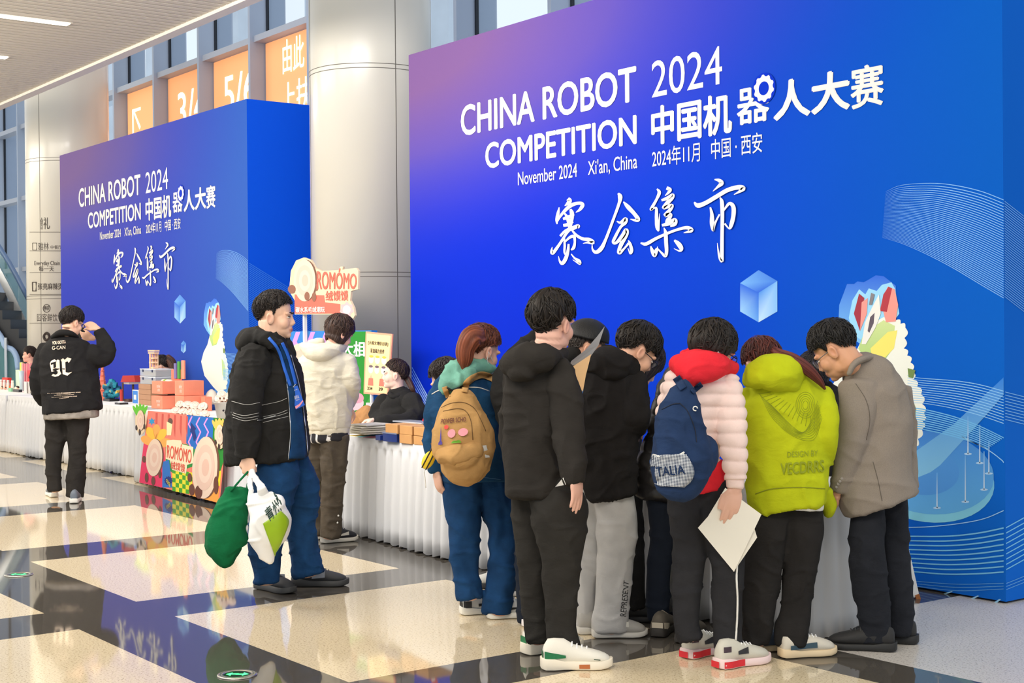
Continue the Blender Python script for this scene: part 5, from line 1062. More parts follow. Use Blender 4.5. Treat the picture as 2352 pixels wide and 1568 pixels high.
# ---- man in the grey blazer
p = Person('man in a grey wool blazer and dark trousers, wearing glasses, bent over the table end', 6.65, (2015, 1488), (216, 160, 126), (186, 110, 92), seed=101); P16 = p
p.head(1917, 806, -74, 36, 0, 1.05, neck=(1968, 842, 0), nr=.062); p.glasses((120, 122, 130), .0019); p.face(True, (30, 26, 24))
p.hair([(0, 16), (30, 14), (48, 6), (60, 8), (68, -4), (72, -18), (78, -16), (83, 2), (104, 3), (112, -16), (130, -32), (180, -38)], (22, 20, 20), .02, jag=.01, amp=.003, sheen=(44, 40, 37))
mgz = mat('grey_wool', (140, 130, 120), .9, bump=.3, bscale=500, var=.08, vscale=240, spec=.15)
j = p.garment('blazer', mgz, [T((1972, 842, 0, 40, .9), (1992, 872, 0, 66, .75), (2008, 930, 0, 76, .68), (2010, 1000, 0, 80, .66), (2006, 1070, 0, 84, .66), (2010, 1120, 0, 88, .68), (2022, 1155, 0, 86, .7), cap=(.6, 0)),
    T((1972, 888, -.06, 44), (1968, 945, -.09, 40), (1960, 1000, -.09, 36), (1944, 1060, -.08, 29), (1930, 1112, -.06, 22), (1925, 1128, -.05, 20), cap=(.5, 0)), T((2068, 900, .06, 24), (2084, 980, .08, 19), (2084, 1060, .06, 20), (2088, 1120, .04, 20), cap=(.5, 0))], folds=.009, fsc=.75)
p.garment('collar', mgz, [T((1950, 858, -.1, 5, 2.4), (1962, 836, -.1, 7, 2.2), (1984, 824, -.06, 8, 2.2), (2004, 824, .05, 7, 2.2), (2010, 836, .12, 5, 2.4))], vox=.007, folds=.002, body=0)
p.line('seam', [[(1965, 880), (1990, 920), (1998, 965), (1990, 1010)], [(2005, 1060), (2016, 1100), (2026, 1150)]], .0014, mat('wool_seam', (98, 90, 82), .9), [j], .0015)
b = MB()
for x, y in ((1921, 1118), (1925, 1111), (1929, 1105), (1933, 1099)): b.ell(p.hit(x, y, [j], .001), .008, .005, .008, (RIGHT, AWAY, UP))
b.build('cuff_buttons', mat('button_grey', (150, 142, 134), .4), p.root, True)
p.garment('trousers', cloth('dark_navy_wool', (34, 36, 42)), [T((1994, 1150, 0, 40), (1992, 1250, -.03, 40), (1996, 1320, -.03, 40), (2006, 1390, -.03, 34), (2010, 1440, -.03, 33), (2010, 1474, -.03, 31), cap=(.4, 0)), T((2048, 1120, .08, 33), (2054, 1250, .08, 30), (2058, 1340, .08, 32), (2065, 1405, .08, 28), (2066, 1456, .08, 25), cap=(.4, 0))], folds=.01)
p.hand((1922, 1126, -.05), (-.5, -.6, .6), (.3, -.3, .8), 1, (25, 28, 30, 34), .98)
p.shoe((2052, 1495), -87, .295, (34, 33, 33), (28, 28, 28), .034, 1.05); p.shoe((2102, 1478), -84, .295, (34, 33, 33), (28, 28, 28), .034, 1.05); p.finish(.0045)
# ---- dark haired person across the table
p = Person('person with black hair and black clothes across the table, between lime hoodie and grey blazer', 7.9, (1885, 1380), (222, 176, 152), seed=111)
p.head(1866, 862, 165, 55, 0, .98, neck=(1880, 900, .05)); p.hair(LONGS, (22, 19, 20), .018, hang=[(0, .02), (45, .08), (70, .16), (180, .18)], jag=.03, amp=.006, sheen=(54, 48, 50))
p.garment('black_top', M_BLK, [T((1880, 890, .05, 30, .8), (1890, 925, .05, 50, .6), (1895, 1000, .05, 50, .6), (1895, 1100, .05, 46, .7), (1890, 1250, .05, 46, .8), (1888, 1378, .05, 44, .8), cap=(.5, 0)), T((1850, 930, 0, 18), (1850, 980, -.05, 15), (1860, 1010, -.2, 12))], folds=.01); p.finish(.006)
# ---- woman in the cream hoodie
p = Person('woman with a dark bob in a cream hoodie and washed brown jeans, back turned', 10.05, (760, 1247), (232, 184, 160), seed=121); P5 = p
p.head(780, 766, 62, 22, 0, .98, neck=(757, 816, 0))
p.hair([(0, 12), (30, 8), (48, -10), (60, -34), (90, -40), (180, -40)], (40, 28, 24), .02, hang=[(0, 0), (50, .01), (60, .055), (110, .05), (180, .02)], jag=.012, amp=.003, sheen=(86, 62, 50))
mc = cloth('cream_fleece', (206, 198, 178), .05)
j = p.garment('hoodie', mc, [T((752, 806, 0, 40, .7), (750, 838, 0, 64, .58), (750, 880, 0, 63, .58), (752, 930, 0, 58, .6), (755, 984, 0, 49, .66), cap=(.5, 0)), T((792, 836, -.02, 28), (804, 872, -.05, 23), (803, 905, .02, 21), (797, 925, .18, 17), (795, 935, .35, 14)), T((702, 850, .06, 22), (694, 905, .12, 18), (715, 945, .3, 15))], folds=.009)
p.garment('hood', mc, [T((703, 800, -.02, 12, 1.6), (728, 812, -.08, 22, 1.3), (758, 808, -.06, 20, 1.3), (782, 795, .03, 12, 1.5)), T((712, 788, .05, 8), (740, 784, .06, 8))], [(732, 822, -.08, 24, 14, .05, 8)], folds=.007, body=0)
p.garment('hem_rib', mc, [T((756, 976, 0, 48, .68), (757, 996, 0, 46, .7), cap=(.2, 0))], vox=.008, folds=.003, body=0)
mpl = bpy.data.materials.new('plaid'); mpl.use_nodes = True; n = mpl.node_tree.nodes; l = mpl.node_tree.links; wv = n.new('ShaderNodeTexWave'); wv.inputs['Scale'].default_value = 5.5; wv.bands_direction = 'X'; tcn = n.new('ShaderNodeTexCoord'); rr = n.new('ShaderNodeValToRGB')
rr.color_ramp.elements[0].color = lin((26, 24, 30))+(1,); rr.color_ramp.elements[0].position = .86; rr.color_ramp.elements[1].color = lin((214, 210, 206))+(1,); rr.color_ramp.elements[1].position = .9
l.new(tcn.outputs['Object'], wv.inputs[0]); l.new(wv.outputs[1], rr.inputs[0]); l.new(rr.outputs[0], n['Principled BSDF'].inputs['Base Color']); n['Principled BSDF'].inputs['Roughness'].default_value = .9
p.garment('plaid_shirt', mpl, [T((756, 990, 0, 46, .7), (757, 1015, 0, 46, .72), cap=(.2, 0))], vox=.008, folds=.004, body=0)
jn = p.garment('jeans', cloth('washed_brown_denim', (74, 66, 56), .2), [T((733, 1000, .05, 32), (728, 1090, .06, 23), (730, 1160, .06, 20), (733, 1228, .06, 18), cap=(.4, 0)), T((768, 1000, -.03, 34), (766, 1090, -.03, 27), (762, 1160, -.03, 24), (758, 1234, -.03, 23), cap=(.4, 0))], folds=.009)
b = MB()
for x, y in ((777, 1184), (775, 1200)): b.ell(p.hit(x, y, [jn], .001), .007, .005, .007, (RIGHT, AWAY, UP))
b.build('leg_buttons', M_WHITE, p.root, True)
for hl, yw in (((742, 1247), 66), ((716, 1239), 66)): p.shoe(hl, yw, .26, (34, 36, 46), (232, 226, 214), .032, marks=[('side_stripe', (228, 224, 214), (.35, .7), ((.045, .05), (.05, .075)))])
p.hand((796, 934, .35), (.3, -.6, .7), (0, -1, 0), 1); p.finish(.006)
# ---- woman behind the middle table
p = Person('woman in a black collared shirt behind the table, hair tied back, profile to the left', 11.5, (925, 1190), (238, 200, 180), (204, 104, 104), seed=131); P6 = p
p.head(907, 861, -88, -4, 0, .97, neck=(914, 906, 0)); p.face(True, (50, 36, 30))
p.hair([(0, 30), (30, 26), (50, 14), (66, 4), (80, -4), (94, 0), (112, -22), (130, -40), (180, -46)], (34, 25, 22), .012, jag=.004, amp=.002, sheen=(74, 54, 46), fr=30)
p.strand_tube('ponytail', [(934, 868, 0, 7), (940, 878, -.02, 7), (947, 892, -.05, 6), (952, 902, -.05, 3)], (30, 22, 20))
j = p.garment('shirt', M_BLK, [T((912, 900, 0, 22, 1), (918, 918, 0, 44, .8), (922, 950, 0, 50, .7), (925, 990, 0, 52, .7), (925, 1060, 0, 50, .8), (925, 1192, 0, 48, .8), cap=(.5, 0)), T((945, 922, -.14, 24), (957, 950, -.2, 22), (932, 965, -.3, 17), (885, 968, -.34, 13), (862, 968, -.3, 11)), T((886, 925, .12, 22), (866, 952, .05, 18), (890, 964, -.15, 13), (915, 968, -.28, 11))], folds=.008)
p.garment('collar', M_BLK, [T((896, 905, -.05, 6, 1.5), (906, 912, -.08, 7, 1.5), (922, 905, -.05, 7, 1.5), (930, 896, .03, 6, 1.5))], vox=.006, folds=0, body=0)
p.hand((862, 963, -.3), (-.9, -.1, -.1), (0, -1, 0), 1, (30, 30, 30, 30), .9); p.finish(.005)
# ---- someone stooping behind the woman with the tan backpack
p = Person('person stooping behind the woman with the tan backpack, only dark hair showing', 8.1, (1175, 1358), (232, 186, 164), seed=141)
p.head(1026, 876, -60, 25, 0, .98, dd=.2, neck=(1052, 905, .2)); p.hair(SHORT, (36, 26, 26), .02, jag=.01)
p.garment('dark_top', M_NAVY, [T((1052, 898, .2, 26, .8), (1066, 930, .2, 36, .7), (1085, 1020, .1, 40, .7), (1120, 1110, .05, 40, .8), cap=(.5, 0))], folds=.008)
p.garment('trousers', M_BLK, [T((1140, 1100, .05, 34), (1156, 1240, .02, 24), (1160, 1340, 0, 20), cap=(.4, 0)), T((1155, 1100, .15, 30), (1180, 1250, .1, 22), (1198, 1350, .05, 20), cap=(.4, 0))], folds=.008)
p.shoe((1188, 1350), -82, .27, (214, 212, 206), (40, 40, 42), .032); p.shoe((1228, 1368), -82, .27, (60, 60, 64), (200, 200, 200), .032); p.finish(.006)
# ---- man at the left photographing / adjusting his glasses
p = Person('man in a black jacket printed with pale gothic letters, one hand raised to his forehead', 13.0, (145, 1146), (236, 188, 158), seed=151); P1 = p
p.head(165, 741, 52, 16, 0, 1.04, neck=(150, 782, 0)); p.glasses((40, 40, 44), .0026)
p.hair([(0, 2), (30, 0), (50, -6), (64, 0), (70, -16), (78, -16), (84, 0), (103, 0), (112, -20), (130, -34), (180, -42)], (24, 20, 19), .022, jag=.015, amp=.003)
mj = cloth('black_canvas', (32, 31, 31))
j = p.garment('jacket', mj, [T((150, 774, 0, 22, .9), (151, 794, 0, 52, .6), (155, 835, 0, 60, .56), (162, 890, 0, 64, .58), (167, 945, 0, 66, .6), cap=(.5, 0)), T((105, 802, 0, 19), (90, 842, -.02, 17), (87, 880, -.02, 17), (97, 912, .06, 16), (112, 922, .2, 13)), T((204, 812, 0, 23), (232, 822, .06, 21), (245, 806, .12, 19), (236, 778, .16, 15), (226, 758, .18, 13), cap=(.5, 0))], vox=.013, folds=.012, fsc=.8)
p.garment('collar', mj, [T((124, 772, -.03, 6, 2), (140, 764, -.08, 8, 2), (160, 765, -.06, 7, 2), (174, 772, .03, 5, 2))], vox=.01, folds=0, body=0)
p.garment('knit_hem', cloth('grey_knit', (150, 142, 132), .25), [T((164, 935, 0, 62, .6), (165, 960, 0, 61, .62), cap=(.2, 0))], vox=.012, folds=.005, body=0)
p.garment('trousers', M_BLK2, [T((134, 945, .03, 30), (126, 1030, 0, 20), (124, 1085, 0, 17), (127, 1127, 0, 16), cap=(.4, 0)), T((176, 945, 0, 29), (177, 1035, 0, 21), (175, 1090, 0, 20), (172, 1140, 0, 19), cap=(.4, 0))], vox=.012, folds=.01)
mck = mat('cream_ink', (250, 226, 200), .6)
GC = [[(0, .78), (.06, .92), (.22, 1), (.3, .9), (.36, .96), (.44, .9), (.44, .3), (.5, .12), (.36, 0), (.2, -.04), (.05, .04), (.12, .14), (.24, .08), (.33, .14), (.3, .24), (.16, .3), (.06, .26), (.04, .4)], [(.5, .92), (.6, 1), (.68, .9), (.8, 1.02), (.98, .92), (.86, .7), (.8, .8), (.7, .76), (.7, .2), (.82, .16), (1, .2), (.78, .0), (.56, .1), (.54, .8)]]
p.print('back_emblem', [(g_, [(116, 864), (166, 862), (165, 820), (114, 826)]) for g_ in GC], mck, [j], .006)
p.print('back_hole', [([(0, 0), (1, .2), (1, 1), (0, .9)], [(123, 846), (129, 846), (128, 830), (122, 830)]), ([(0, .3), (.6, 0), (1, .5), (.5, 1)], [(121, 858), (134, 858), (134, 850), (121, 850)])], mj, [j], .009)
p.print('brand_line', [('G-CAN', [(119.5, 803), (150, 801), (150, 793), (119.5, 795)], .01)], mck, [j], .006); p.print('script_line', [('YOU GOTTA', [(120, 791), (151, 788), (151, 781), (120, 784)], .03)], mck, [j], .006)
for a, c_, y in ((108, 185, 901), (130, 163, 903), (124, 170, 906), (118, 177, 910), (136, 158, 913)): p.print('small_print', [('The movement of contemporary street', [(a, y+3), (c_, y-2+3), (c_, y-5+3), (a, y-1.5+3)], .02)], mck, [j], .006)
p.hand((224, 754, .18), (-.85, .5, -.1), (-.3, -.5, .6), 1, (30, 32, 34, 36), 1.); p.hand((212, 776, .3), (-.95, .2, 0), (0, .3, .9), -1, (20, 30, 35, 40), 1.)
p.shoe((125, 1142), -8, .28, (120, 128, 136), (228, 224, 214), .034); p.shoe((170, 1156), 4, .28, (104, 112, 122), (228, 224, 214), .034); p.finish(.007)
ph = thing('smartphone', 'black smartphone held up by the man with the printed jacket', 'phone', p.P(180, 768, .32)); b = MB(); b.obox(p.P(182, 768, .32), cv(.5, .8, .2), cv(-.8, .5, 0), cv(0, .2, 1), .075, .036, .004); b.build('case', mat('phone_black', (20, 20, 22), .3), ph, bev=.003)
# ---- sellers at the far tables
p = Person('seller with short dark hair and a red top behind the far left table', 20.7, (78, 1010), (236, 180, 156), seed=161)
p.head(67, 815, -78, 0, 0, .93, neck=(74, 842, 0)); p.hair(SHORT, (40, 28, 24), .018); p.face()
p.garment('red_top', cloth('red_top', (206, 44, 52)), [T((74, 842, 0, 12, 1), (76, 856, 0, 26, .7), (78, 900, 0, 28, .7), (78, 1011, 0, 26, .8), cap=(.5, 0))], vox=.014, folds=.008); p.finish(.008)
p = Person('seller with a dark ponytail and black top, head bowed behind the toy table', 16.15, (388, 1060), (232, 186, 164), seed=171)
p.head(372, 842, -72, 22, 0, .93, neck=(384, 868, 0)); p.glasses((50, 50, 56), .003)
p.hair(TIED, (28, 22, 22), .018, jag=.01); p.strand_tube('ponytail', [(384, 822, 0, 9), (394, 832, -.05, 10), (399, 848, -.08, 8), (402, 864, -.08, 4)], (28, 22, 22))
p.garment('black_top', M_BLK, [T((386, 866, 0, 14, 1), (388, 884, 0, 28, .7), (388, 940, 0, 30, .7), (388, 1067, 0, 28, .8), cap=(.5, 0)), T((370, 888, -.02, 9), (364, 908, -.06, 8), (360, 914, -.1, 6))], vox=.014, folds=.008); p.finish(.008)
# ================================================================ skirted tables
M_SKIRT = mat('skirt_white', (206, 206, 207), .9, bump=.15, bscale=400, spec=.1); M_TOPC = mat('table_cloth_white', (243, 242, 238), .85, spec=.15)
ZT = .732
def table(X0, Y0, X1, Y1, dep, label, seed):
    t = thing('skirted_table', label, 'table', ((X0+X1)/2, (Y0+Y1)/2+dep/2, 0), 'white skirted tables of the booths')
    d = np.array((X1-X0, Y1-Y0, 0)); L = np.linalg.norm(d); d /= L; nrm = np.array((d[1], -d[0], 0)); bk = -nrm
    A, B = np.array((X0, Y0, 0)), np.array((X1, Y1, 0)); c = (A+B)/2+bk*dep/2
    b = MB(); b.obox(c+UP*(ZT-.015), d, bk, UP, L/2-.012, dep/2-.012, .015); b.build('tabletop', M_TOPC, t, bev=.008)
    b = MB()                                          # pleated skirt along the left end, the front and the right end
    path = [A+bk*dep, A, B, B+bk*dep, A+bk*dep]; segs = [(path[i], path[i+1]) for i in range(4)]; S = []; rnd = random.Random(seed)
    for a, e in segs:
        ln = np.linalg.norm(e-a); n = max(4, int(ln/.012)); tt = (e-a)/ln; no = np.array((tt[1], -tt[0], 0))
        for i in range(n): S.append((a+tt*ln*i/n, no, ))
    S.append((path[4], no)); N = len(S); ph = 0; V = []; Z = (ZT+.002, ZT-.062, ZT-.066, ZT-.12, .5, .3, .12, .012)
    A_ = []; per = .12
    for i in range(N):
        ph += .012/per
        if ph >= 1: ph -= 1; per = rnd.uniform(.085, .15)
        A_.append(ph)
    for k, z in enumerate(Z):
        f = 0 if k < 2 else (.25 if k == 2 else min(1, .45+(ZT-z)/.9))
        for i in range(N):
            s = A_[i]; w_ = (math.sin(math.pi*min(1, s*1.25))**.7 if s < .8 else 0)*.046+.010*math.sin(i*.05+seed); w_ *= 1 if S[i][1][1] < -.7 else .2
            V.append(S[i][0]+S[i][1]*(w_*f+.012*f*(ZT-z)+(.004 if k < 2 else 0))+UP*(z+(.006*math.sin(i*.9) if k == len(Z)-1 else 0)))
    M_ = len(Z); b.add(V, [(j*N+i, (j+1)*N+i, (j+1)*N+i+1, j*N+i+1) for j in range(M_-1) for i in range(N-1)])
    o = b.build('skirt', M_SKIRT, t, True); md = o.modifiers.new('th', 'SOLIDIFY'); md.thickness = .002
    b = MB()
    for q in (A+d*.06+bk*.06, B-d*.06+bk*.06, A+d*.06+bk*(dep-.06), B-d*.06+bk*(dep-.06)):
        b = MB(); b.obox(q+UP*ZT/2, d, bk, UP, .015, .015, ZT/2-.012); b.build('leg', mat('table_leg', (120, 120, 124), .4, .7), t)
    return t
table(-23.6, 5.78, -21.2, 5.78, .8, 'skirted table at the left edge of the photo, white bottles at its back', 9)
table(-21.15, 5.78, -18.7, 5.79, .8, 'skirted table at the far left, loaded with bright boxes and striped cards', 1)
table(-18.6, 5.79, -16.6, 5.8, .54, 'skirted table with pleated white cloth behind the man with printed jacket', 2)
table(-16.5, 5.8, -14.44, 5.81, .54, 'skirted table carrying the teal sculpture and the small red-roofed pavilion', 3)
table(-13.93, 5.64, -11.56, 5.48, .68, 'skirted table with the colourful bun poster hung on its front', 4)
table(-11.46, 5.5, -9.5, 5.42, .52, 'skirted table between the poster table and the cream hoodie woman', 5)
table(-9.4, 5.4, -7.6, 5.27, .54, 'skirted table carrying folded bags and brown cartons', 6)
table(-7.5, 5.24, -6.12, 5.19, .56, 'skirted table behind the tall man in black, mostly hidden', 7)
table(-6.02, 5.18, -4.55, 5.19, .56, 'skirted table the crowd bends over, in front of the big blue wall', 8)
# ================================================================ goods
def at(px, py, z=ZT, dep=.1):
    p = G(px, py, z+.001); lim = (5.85, 6.56-dep) if px < 84 else (5.86, 6.32-dep) if px < 352 else ((5.56, 6.14-dep) if px < 525 else (5.3, 5.84-dep))     # keep to the table top
    if not lim[0] <= p[1] <= lim[1]: p = onY(px, py, min(max(p[1], lim[0]), lim[1])); p[2] = z+.001
    return p
def sz(px, py, w_, z=ZT): return w_*GD(px, py, z+.003)/F          # pixels -> metres at that spot
XH, YH = np.array((1., 0, 0)), np.array((0, 1., 0))
def crate(name, label, cat, px, py, wpx, hpx, dep, rgb, rot=0, group=None, z=ZT, rough=.6, lid=None, m=None):
    """box whose front bottom edge is centred on a pixel of the table top"""
    c = at(px, py, ZT, dep); p_ = proj(c); c = c+UP*(z-ZT); k = p_[2]/F; hpx += p_[1]-py; a = math.radians(rot); ax = XH*math.cos(a)+YH*math.sin(a); ay = YH*math.cos(a)-XH*math.sin(a)
    wd = wpx*k/max(.3, abs(ax@RIGHT)); h = hpx*k; c = c+ay*dep/2+UP*h/2
    t = thing(name, label, cat, c-UP*h/2, group)
    b = MB(); b.obox(c, ax, ay, UP, wd/2, dep/2, h/2); b.build('body', m or mat('%s_%d_%d_%d' % ((name,)+tuple(rgb)), rgb, rough, var=.05), t, bev=min(.004, h*.1))
    t_front = lambda u, v: c-ay*(dep/2+.0015)+ax*wd*(u-.5)+UP*h*(v-.5)
    if lid: b = MB(); b.obox(c+UP*(h/2+.004), ax, ay, UP, wd/2+.003, dep/2+.003, .004); b.build('lid', mat('%s_lid_%d_%d_%d' % ((name,)+tuple(lid)), lid, rough), t)
    return t, t_front, c, ax, ay, wd, h
def front_text(t, fn, lines, rgb, nm='lettering'):
    b = MB()
    for s, (u0, u1, v0, v1), bold in lines: writing(b, s, lambda u, v: fn(u0+(u1-u0)*u, v0+(v1-v0)*v), None, bold)
    return b.build(nm, mat('ink_%d_%d_%d' % tuple(rgb), rgb, .6), t)
# --- far left table
gj = 'white lidded bottles on the far left table'
for k, (x, y) in enumerate(((3, 878), (10.5, 878), (18.5, 878), (28.5, 876))):
    c = at(x, y); s = proj(c)[2]/F; t = thing('bottle', 'small white lidded bottle in the row on the far left table' if k < 3 else 'white lidded bottle standing alone beside the row of bottles', 'bottle', c, gj)
    b = MB(); b.lathe(c, [(3.6*s, 0), (3.7*s, 14*s), (3*s, 17*s)], 14); b.build('body', mat('bottle_white', (226, 220, 212), .4, var=.1, vscale=90), t, True)
    b = MB(); b.lathe(c, [(3*s, 17*s), (3*s, 22*s)], 14); b.build('cap', M_WHITE, t, True)
crate('gift_box', 'red box with three round toy heads, far left table', 'box', 11, 884, 24, 17, .06, (212, 52, 40))
crate('gift_box', 'orange flat box below the red one, far left table', 'box', 14, 894, 26, 9, .05, (240, 128, 66))
crate('gift_box', 'black flat box at the edge of the far left table', 'box', 36, 900, 26, 6, .05, (40, 38, 40), rough=.3)
crate('gift_box', 'pale green and violet toy box, far left table', 'box', 40, 885, 16, 36, .05, (196, 214, 196))
crate('gift_box', 'tall yellow box standing behind the pastel toy box', 'box', 47, 878, 6, 46, .04, (226, 220, 90))
crate('gift_box', 'green low box at the front edge of the far left table', 'box', 22, 899, 12, 8, .03, (140, 196, 156))
gs = 'pink striped sticks in the seller\'s display'
for k in range(5): crate('striped_card', 'pink striped card in the row in front of the red-topped seller', 'card', 52+4.2*k, 878, 3.4, 44-1.2*(k % 2), .03, (236, 150-8*(k % 2)*3, 146), group=gs)
t, f_, c, ax, ay, wd, h = crate('bucket', 'red plastic tub on the far left table', 'tub', 67, 884, 15, 34, .09, (226, 60, 64)); 
gw = 'white cards leaning at the edge of the far left table'
for k, (x, w_) in enumerate(((57, 9), (64, 7), (70, 8))): crate('leaning_card', 'white printed card leaning at the edge of the far left table', 'card', x, 903, w_, 27, .02, (232, 226, 216), rot=8*(k-1), group=gw)
tp = thing('cup', 'pale blue plastic cup with a white straw beside the red-topped seller', 'cup', at(50, 878)); c = at(50, 878); s = proj(c)[2]/F
b = MB(); b.lathe(c, [(4.5*s, 0), (6*s, 46*s)], 16); b.build('body', mat('cup_blue', (190, 214, 222), .3), tp, True); b = MB(); b.wire([c+UP*40*s, c+UP*66*s+RIGHT*1*s], .9*s, 8); b.build('straw', M_WHITE, tp)
# two round toy heads boxed figures -> plain balls
for x, y, r, col, lb in ((8, 884, 3.2, (240, 200, 170), 'small round toy with a pale face at the red box'), (16, 885, 3, (236, 170, 150), 'small pink round toy at the red box'), (43, 884, 5, (246, 216, 190), 'pale round toy beside the pastel toy box')):
    c = at(x, y); s = proj(c)[2]/F; t = thing('toy_ball', lb, 'toy', c-YH*.02); b = MB(); b.ell(c+UP*r*s-YH*.03, r*s, r*s, r*s, n=12, m=8); b.build('body', mat('toy_%d_%d_%d' % col, col, .5), t, True)
    b = MB(); b.ell(c+UP*r*1.5*s-YH*.02, r*.95*s, r*.95*s, r*.7*s, n=12, m=8); b.build('hair_cap', mat('toy_black', (30, 26, 26), .5), t, True)
# --- coral tower model, teal sculpture, pavilion, stand, sign
c = at(236, 912); s = proj(c)[2]/F; t = thing('tower_model', 'tall coral wooden tower model behind the man with printed jacket', 'model', c)
for k in range(7): b = MB(); b.lathe(c, [((9-k)*s, 12*k*s), ((9-k)*s, 9+0*k)] if False else [((12-1.35*k)*s, 11.5*k*s), ((11-1.35*k)*s, (11.5*k+8)*s), ((13-1.4*k)*s, (11.5*k+9)*s), ((8-1.1*k)*s, (11.5*k+11.5)*s)], 8); b.build('storey', mat('coral_wood', (226, 120, 92), .6), t)
c = at(250, 921); s = proj(c)[2]/F; t = thing('sculpture', 'teal and gold carved wave-like sculpture on a black base', 'sculpture', c)
b = MB(); b.obox(c+UP*3*s+YH*.03, XH, YH, UP, 19*s, .06, 3*s); b.build('base', mat('base_black', (26, 24, 26), .3), t)
rn = random.Random(4); b = MB()
for k in range(16): b.ell(c+RIGHT*rn.uniform(-15, 15)*s+UP*(10+rn.uniform(0, 40)*(1-.3*abs(rn.uniform(-1, 1))))*s+YH*rn.uniform(.0, .06), rn.uniform(4, 8)*s, .03, rn.uniform(4, 9)*s, n=10, m=7)
me = remesh(b, .01, 1); fold(me, .012, 4, 3); cc = coords(me); nz = vnoise(cc*24, 2)[:, None]; hgt = np.clip((cc[:, 2:]-c[2])/(60*s), 0, 1)
col = np.where(nz > .35, np.array(lin((222, 178, 70))), np.where(nz > -.1, np.array(lin((40, 140, 160))), np.array(lin((24, 84, 110)))))
link('carving', me, M_PRINT, t, True, col=col)
c = at(279, 911); s = proj(c)[2]/F; c = c+YH*.08; t = thing('pavilion_model', 'small wooden pavilion model with a red tiled roof', 'model', c)
for q in (-1, 1):
    for e in (0, 1): b = MB(); b.obox(c+RIGHT*12*q*s+YH*.12*e+UP*22*s, XH, YH, UP, 1.6*s, 1.6*s, 22*s); b.build('post', mat('dark_wood', (84, 58, 50), .5), t)
b = MB(); b.obox(c+UP*3*s+YH*.06, XH, YH, UP, 17*s, .09, 3*s); b.build('base', mat('dark_wood', (84, 58, 50), .5), t)
b = MB(); b.obox(c+UP*42*s+YH*.06, XH, YH, UP, 16*s, .08, 2*s); b.build('eaves_board', mat('grey_wood', (176, 168, 160), .6), t)
b = MB(); b.prism([c+RIGHT*-17*s+UP*45*s, c+RIGHT*17*s+UP*45*s, c+RIGHT*14*s+UP*60*s, c+RIGHT*-12*s+UP*60*s], YH*.12); b.build('roof', mat('roof_red', (186, 52, 44), .6), t)
c = at(279, 928); s = proj(c)[2]/F; t = thing('pillar_ornament', 'small red pillar ornament on a white and black base', 'ornament', c)
b = MB(); b.obox(c+UP*2*s, XH, YH, UP, 15*s, .05, 2*s); b.build('base', mat('base_black', (26, 24, 26), .3), t); b = MB(); b.lathe(c, [(9*s, 4*s), (6*s, 7*s)], 16); b.build('foot', M_WHITE, t); b = MB(); b.lathe(c, [(3.2*s, 7*s), (3.2*s, 32*s), (4.2*s, 34*s)], 16); b.build('pillar', mat('roof_red', (186, 52, 44), .6), t)
t, fn, *_ = crate('counter_sign', 'blue and white counter sign standing before the carton stack', 'sign', 311, 928, 22, 33, .015, (232, 232, 232), z=ZT)
b = MB(); b.add([fn(.08, .06), fn(.92, .06), fn(.92, .94), fn(.08, .94)], [(0, 1, 2, 3)]); p_ = b.build('blue_panel', mat('sign_blue', (52, 128, 210), .5), t); b = MB(); b.add([fn(.3, .32)-YH*.002, fn(.7, .32)-YH*.002, fn(.7, .66)-YH*.002, fn(.3, .66)-YH*.002], [(0, 1, 2, 3)]); b.build('white_square', M_WHITE, p_)
gk = 'flat brown cartons stacked on the table'
HC = 0
for k in range(4): HC += .001+crate('carton', ['lowest', 'second lowest', 'third', 'topmost'][k]+' flat brown carton in the stack behind the blue counter sign', 'box', 332, 927, 42, 9, .2, (172, 128, 96), z=ZT+HC, group=gk)[6]
mcl = mat('clear_plastic', (206, 212, 218), .15, alpha=.55)
HS = 0
for k in range(2):
    t, fn, c, ax, ay, wd, h = crate('storage_box', ['lower', 'upper'][k]+' clear plastic storage box on the brown carton stack', 'storage box', 340, 927, 54, 12, .2, (206, 212, 218), z=ZT+HC+HS, m=mcl, lid=(226, 230, 234), group='clear storage boxes')
    HS = h+.011; bc_ = c+UP*(h/2+.009)-ay*.08
    for u in (.2, .8): b = MB(); b.obox(fn(u, .8), ax, ay, UP, .014, .006, .012); b.build('latch', mat('latch_navy', (44, 54, 90), .4), t)
    b = MB(); b.obox(c-UP*h*.1, ax, ay, UP, wd*.42, .08, h*.3); b.build('contents', mat('contents_brown', (150, 120, 90), .7, var=.4, vscale=50), t)
c = bc_; s = proj(c)[2]/F; t = thing('bracket_model', 'pale wooden roof bracket model standing on the clear storage boxes', 'model', c); mwd = mat('pale_wood', (232, 192, 158), .6)
for x in (-8, -2, 4, 9): b = MB(); b.obox(c+RIGHT*x*s+UP*17*s+YH*.05, XH, YH, UP, 1.5*s, 1.8*s, 17*s); b.build('post', mwd, t)
for z, w_ in ((2, 11), (14, 13), (24, 12), (36, 18), (41, 20)): b = MB(); b.obox(c+UP*z*s+YH*.05, XH, YH, UP, w_*s, 6*s, 1.7*s); b.build('beam', mwd, t)
